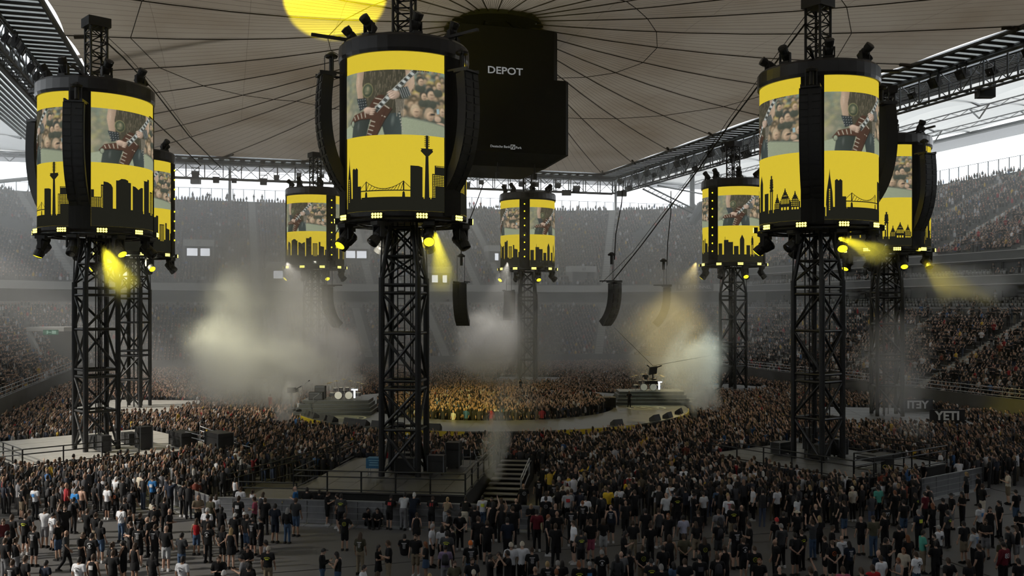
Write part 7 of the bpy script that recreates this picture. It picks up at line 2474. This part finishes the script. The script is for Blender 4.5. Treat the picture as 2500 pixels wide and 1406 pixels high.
for z, d in ((10.25, 18.3), (10.9, 20.2), (13.95, 17.9)):
    for y in np.arange(42, 141, 0.8):
        if RND.random() < 0.22: gs.append((BX1 + d, y + RND.uniform(-0.3, 0.3), z, PI / 2 + RND.uniform(-0.6, 0.6), 1.0))
me, n = crowd_mesh('balcony_guests', [(T_ST[2], gs[::3]), (T_HI, gs[1::3] + gs[2::3])])
tag(link('balcony_guests', me), 'scattered guests on the balconies of the right stand', 'crowd', None, 'stuff')
# fans leaning over the rim of the stands against the sky
rim = []
for px in (1147, 1157, 1173, 1375, 1392, 1408, 1412, 1465, 1474, 1508, 470, 512, 506, 620, 571, 555, 640, 1640, 1655):
    Y = BY1 + UP_D + 1.2
    X = math.tan(math.atan((px - 1250) / FPX) + YAW) * Y
    rim.append((X, Y, UP_Z, PI + RND.uniform(-1, 1), RND.uniform(0.95, 1.05)))
for y in (88.5, 92.3, 104, 99.5, 97): rim.append((BX1 + RU_D + 1.0, y, RU_Z, PI / 2, 1.0))
for k, (x, y, z, rz, s) in enumerate(rim):
    me, n = crowd_mesh('person', [(T_ST[k % 3], [(0, 0, 0, 0, s)])])
    o = link('person', me, None, (x, y, z), (0, 0, rz))
    tag(o, 'small dark figure standing on the rim of the %s stand against the sky' % ('far' if y > 150 else 'right'), 'person', 'figures on the stand rims')
# performers and crew
def perf(px, py, z, key, **kw):
    q = G(px, py, z); return person(q.x, q.y, z, kw.pop('rz'), *key, **kw)
perf(1536, 997, SZ, ('K', 'pK', 'lb', 'fold', 'on the stage beside the floor emblem'), rz=-0.5)
perf(1271, 962, SZ, ('K', 'pK', 'ld', 'walk', 'on the far stage rim'), rz=2.0)
q_ = kitR + FWD * 1.2; person(q_.x, q_.y, q_.z, PI - YAW, 'K', 'sK', 'sg', 'hips', 'behind the right drum kit')
perf(2003, 1118, DECK_Z, ('B', 'pB', 'cb', 'phone', 'working on the dark deck'), rz=1.0)
perf(660, 1010, 0.9, ('R', 'pR', 'sb', 'stand', 'by the left stage end'), rz=-1.0)
print('people', N_PEOPLE[0])
# ================================================================== stage light
def spot(loc, target, energy, size_deg, col, blend=0.2, radius=0.12):
    d = bpy.data.lights.new('spot', 'SPOT')
    d.energy = energy; d.color = col; d.spot_size = math.radians(size_deg); d.spot_blend = blend; d.shadow_soft_size = radius
    o = bpy.data.objects.new('spot', d)
    o.location = loc
    o.rotation_euler = (Vector(target) - Vector(loc)).to_track_quat('-Z', 'Y').to_euler()
    COL.objects.link(o)
    return o
YEL = (1.0, 0.86, 0.02)
spot(P(852, 45, 50.5), P(812, -55, 74), 300000, 20, (1.0, 0.90, 0.0), 0.12)
spot(P(1062, 62, 51), P(1120, -60, 76), 5000, 50, (1.0, 0.9, 0.05), 1.0)
spot(P(1062, 565, 49.6), P(1085, 700, 49.4), 1500, 34, YEL, 0.15)
spot(P(248, 596, 58.4), P(300, 700, 57.6), 2200, 38, YEL, 0.15)
spot(P(2046, 578, 54.6), P(2160, 640, 53.6), 2200, 40, YEL, 0.15)
# the far towers wash the haze before the upper stand
spot(P(330, 610, 87), P(560, 560, 150), 60000, 70, (1.0, 0.98, 0.80), 1.0)
spot(P(770, 640, 113), P(700, 600, 165), 26000, 90, (1.0, 0.98, 0.80), 1.0)
spot(P(2235, 600, 78), P(2370, 760, 80), 6000, 34, (1.0, 0.8, 0.05), 0.5)
# amber and pale beams into the smoke at the right stage end
spot(P(1700, 640, 104), P(1640, 800, 94), 15000, 36, (1.0, 0.78, 0.28), 0.8)
spot(P(1860, 600, 84), P(1700, 890, 88), 8000, 40, (0.86, 1.0, 0.86), 0.8)
# wash from the towers over the pit and the left smoke
spot(P(1780, 640, 106), (CEN.x, CEN.y, 1), 60000, 28, (1.0, 0.80, 0.12), 0.6)
spot(P(1010, 566, 55), (CEN.x, CEN.y - 1, 1), 22000, 34, (1.0, 0.80, 0.12), 0.6)
spot(P(300, 620, 85), P(640, 830, 86), 22000, 60, (0.98, 0.95, 0.62), 0.9)
spot(P(930, 560, 52), P(680, 860, 88), 36000, 36, (1.0, 0.94, 0.76), 0.9)
spot(P(700, 640, 114), P(800, 900, 96), 14000, 44, (1.0, 0.92, 0.82), 0.8)
spot(P(1240, 640, 119), P(1190, 850, 106), 9000, 36, (1.0, 0.95, 0.85), 0.8)

# ================================================================== haze and smoke
def vol_mat(name, density, col, aniso, noise_scale=None, amp=0.9, bias=0.12):
    m = bpy.data.materials.new(name); m.use_nodes = True
    nt = m.node_tree; N = nt.nodes; L = nt.links
    N.remove(N['Principled BSDF'])
    sc = N.new('ShaderNodeVolumeScatter')
    sc.inputs['Color'].default_value = (*col, 1); sc.inputs['Anisotropy'].default_value = aniso; sc.inputs['Density'].default_value = density
    L.new(sc.outputs[0], N['Material Output'].inputs['Volume'])
    if noise_scale:
        tc = N.new('ShaderNodeTexCoord'); ln = N.new('ShaderNodeVectorMath'); ln.operation = 'LENGTH'
        wn = N.new('ShaderNodeTexNoise'); wn.inputs['Scale'].default_value = 1.5; wn.inputs['Detail'].default_value = 1
        oi = N.new('ShaderNodeObjectInfo'); sh = N.new('ShaderNodeVectorMath'); sh.operation = 'ADD'
        L.new(tc.outputs['Object'], sh.inputs[0]); L.new(oi.outputs['Location'], sh.inputs[1]); L.new(sh.outputs[0], wn.inputs['Vector'])
        w1 = N.new('ShaderNodeVectorMath'); w1.operation = 'SUBTRACT'; w1.inputs[1].default_value = (0.5, 0.5, 0.5); L.new(wn.outputs['Color'], w1.inputs[0])
        w2 = N.new('ShaderNodeVectorMath'); w2.operation = 'SCALE'; w2.inputs['Scale'].default_value = 1.1; L.new(w1.outputs[0], w2.inputs[0])
        w3 = N.new('ShaderNodeVectorMath'); w3.operation = 'ADD'; L.new(tc.outputs['Object'], w3.inputs[0]); L.new(w2.outputs[0], w3.inputs[1])
        L.new(w3.outputs[0], ln.inputs[0])
        ln0 = N.new('ShaderNodeVectorMath'); ln0.operation = 'LENGTH'; L.new(tc.outputs['Object'], ln0.inputs[0])
        def mth(op, a, b=None, clamp=False):
            n = N.new('ShaderNodeMath'); n.operation = op; n.use_clamp = clamp
            for i, v in enumerate((a, b)):
                if v is None: continue
                if isinstance(v, (int, float)): n.inputs[i].default_value = v
                else: L.new(v, n.inputs[i])
            return n.outputs[0]
        fall = mth('SUBTRACT', 1.0, ln.outputs['Value'], True)
        geo = N.new('ShaderNodeNewGeometry')
        no = N.new('ShaderNodeTexNoise'); no.inputs['Scale'].default_value = noise_scale; no.inputs['Detail'].default_value = 3; no.inputs['Roughness'].default_value = 0.62; no.inputs['Distortion'].default_value = 0.5
        L.new(geo.outputs['Position'], no.inputs['Vector'])
        # noise eats into the falloff so that edges billow
        ed = mth('ADD', mth('MULTIPLY', fall, 1.35), mth('MULTIPLY', mth('SUBTRACT', no.outputs['Fac'], 0.5), amp * 2))
        mr = N.new('ShaderNodeMapRange'); mr.interpolation_type = 'SMOOTHSTEP'
        mr.inputs['From Min'].default_value = bias; mr.inputs['From Max'].default_value = bias + 0.75
        L.new(ed, mr.inputs['Value'])
        edge = mth('MULTIPLY', mth('SUBTRACT', 1.0, ln0.outputs['Value'], True), 3.0, True)
        L.new(mth('MULTIPLY', mth('MULTIPLY', mr.outputs[0], edge), density), sc.inputs['Density'])
    return m
H_COL = (0.96, 0.97, 0.93)
def haze_box(x0, x1, y0, y1, z0, z1, dens, label, g=0.3):
    o = MB().box(x0, x1, y0, y1, z0, z1).obj('haze', vol_mat('haze', dens, H_COL, g))
    tag(o, label, 'haze', None, 'stuff')
haze_box(-62, 112, 24, 196, 0.02, 32.2, 0.0003, 'thin haze filling the whole arena')
haze_box(-61, 111, 100, 195, 0.03, 32.1, 0.0034, 'haze hanging before the far stand')
haze_box(-60, 100, 122, 194, 0.04, 32.0, 0.0055, 'thicker haze drifting in front of the far rows')
haze_box(76, 111, 26, 99, 9, 32.15, 0.0075, 'grey haze lying over the right stand')
bm = bmesh.new(); bmesh.ops.create_icosphere(bm, subdivisions=3, radius=1.0)
def puff(mt):
    me = bpy.data.meshes.new('smoke'); bm.to_mesh(me); me.materials.append(mt); return me
S_COL = (0.98, 0.975, 0.96)
V1 = puff(vol_mat('smoke_dense', 0.30, S_COL, 0.1, 0.40, 1.0, 0.10))
V2 = puff(vol_mat('smoke_soft', 0.10, S_COL, 0.1, 0.22, 1.0, 0.10))
V2B = puff(vol_mat('smoke_lamp', 0.30, S_COL, 0.1, 0.7, 0.6, 0.05))
V3 = puff(vol_mat('smoke_thin', 0.007, S_COL, 0.1))
V4 = puff(vol_mat('smoke_wisp', 0.75, S_COL, 0.1, 0.9, 1.1))
def smoke(px, py, D, wpx, hpx, depth, me, label, lean=0.0):
    o = link('smoke_cloud', me, None, P(px, py, D), (0, lean, -YAW), (wpx / FPX * D, depth, hpx / FPX * D))
    tag(o, label, 'smoke', None, 'stuff')
smoke(640, 770, 92, 250, 290, 12, V2, 'tall pale smoke cloud standing left of the front tower', 0.1)
smoke(520, 910, 78, 180, 110, 6, V2, 'pinkish low smoke bank over the crowd near the cream deck')
smoke(795, 875, 94, 130, 120, 6, V1, 'bright white smoke puff above the chrome drum kit', 0.2)
smoke(620, 900, 86, 250, 130, 7, V1, 'white smoke rolling between the crowd and the drum riser', 0.2)
smoke(702, 990, 74, 36, 80, 1.4, V4, 'small steam jet at the stage rim below the chrome kit', 0.3)
smoke(1190, 845, 108, 110, 110, 5, V1, 'white smoke puff over the far stage rim')
smoke(1270, 840, 110, 130, 180, 6, V2, 'soft smoke veil below the small far tower')
smoke(1640, 790, 92, 200, 220, 7, V2, 'yellow lit smoke cloud behind the flying camera')
smoke(1690, 900, 88, 95, 140, 4, V1, 'pale green smoke column at the speaker stacks', 0.2)
smoke(1718, 985, 84, 54, 70, 2.0, V4, 'low smoke around the smoke-wrapped speaker stack')
smoke(1212, 1085, 52, 46, 150, 1.0, V4, 'thin smoke trail rising beside the side steps', 0.12)
smoke(1245, 985, 56, 110, 130, 2.5, V2, 'faint drifting smoke above the side steps', 0.3)
smoke(2212, 985, 66, 80, 180, 2.0, V2, 'grey smoke wisp before the mirrored YETI board', -0.3)
smoke(2170, 890, 70, 140, 170, 3.0, V2, 'faint smoke before the tower beside the YETI sign')
smoke(1078, 640, 49.5, 70, 95, 1.2, V2B, 'yellow lit haze puff under the lamp of the front drum')
smoke(285, 665, 58, 75, 85, 1.3, V2B, 'yellow lit haze puff under the cream deck drum')
smoke(2110, 615, 54, 90, 55, 1.3, V2B, 'yellow lit haze puff under the large right drum')
smoke(2330, 690, 80, 170, 75, 4, V2, 'yellow tinged haze before the balconies of the right stand')
smoke(560, 570, 140, 430, 190, 20, V3, 'pale haze veil before the far stand beside the hazy tower')
smoke(1000, 780, 122, 760, 300, 24, V3, 'broad drifting smoke veil over the ring stage')
smoke(60, 470, 125, 430, 220, 24, V3, 'bright haze below the left roof edge')
smoke(1750, 720, 112, 330, 160, 14, V3, 'greenish smoke veil before the EXIT TUNNEL board')
bm.free()

bpy.data.scenes.remove(TMP)
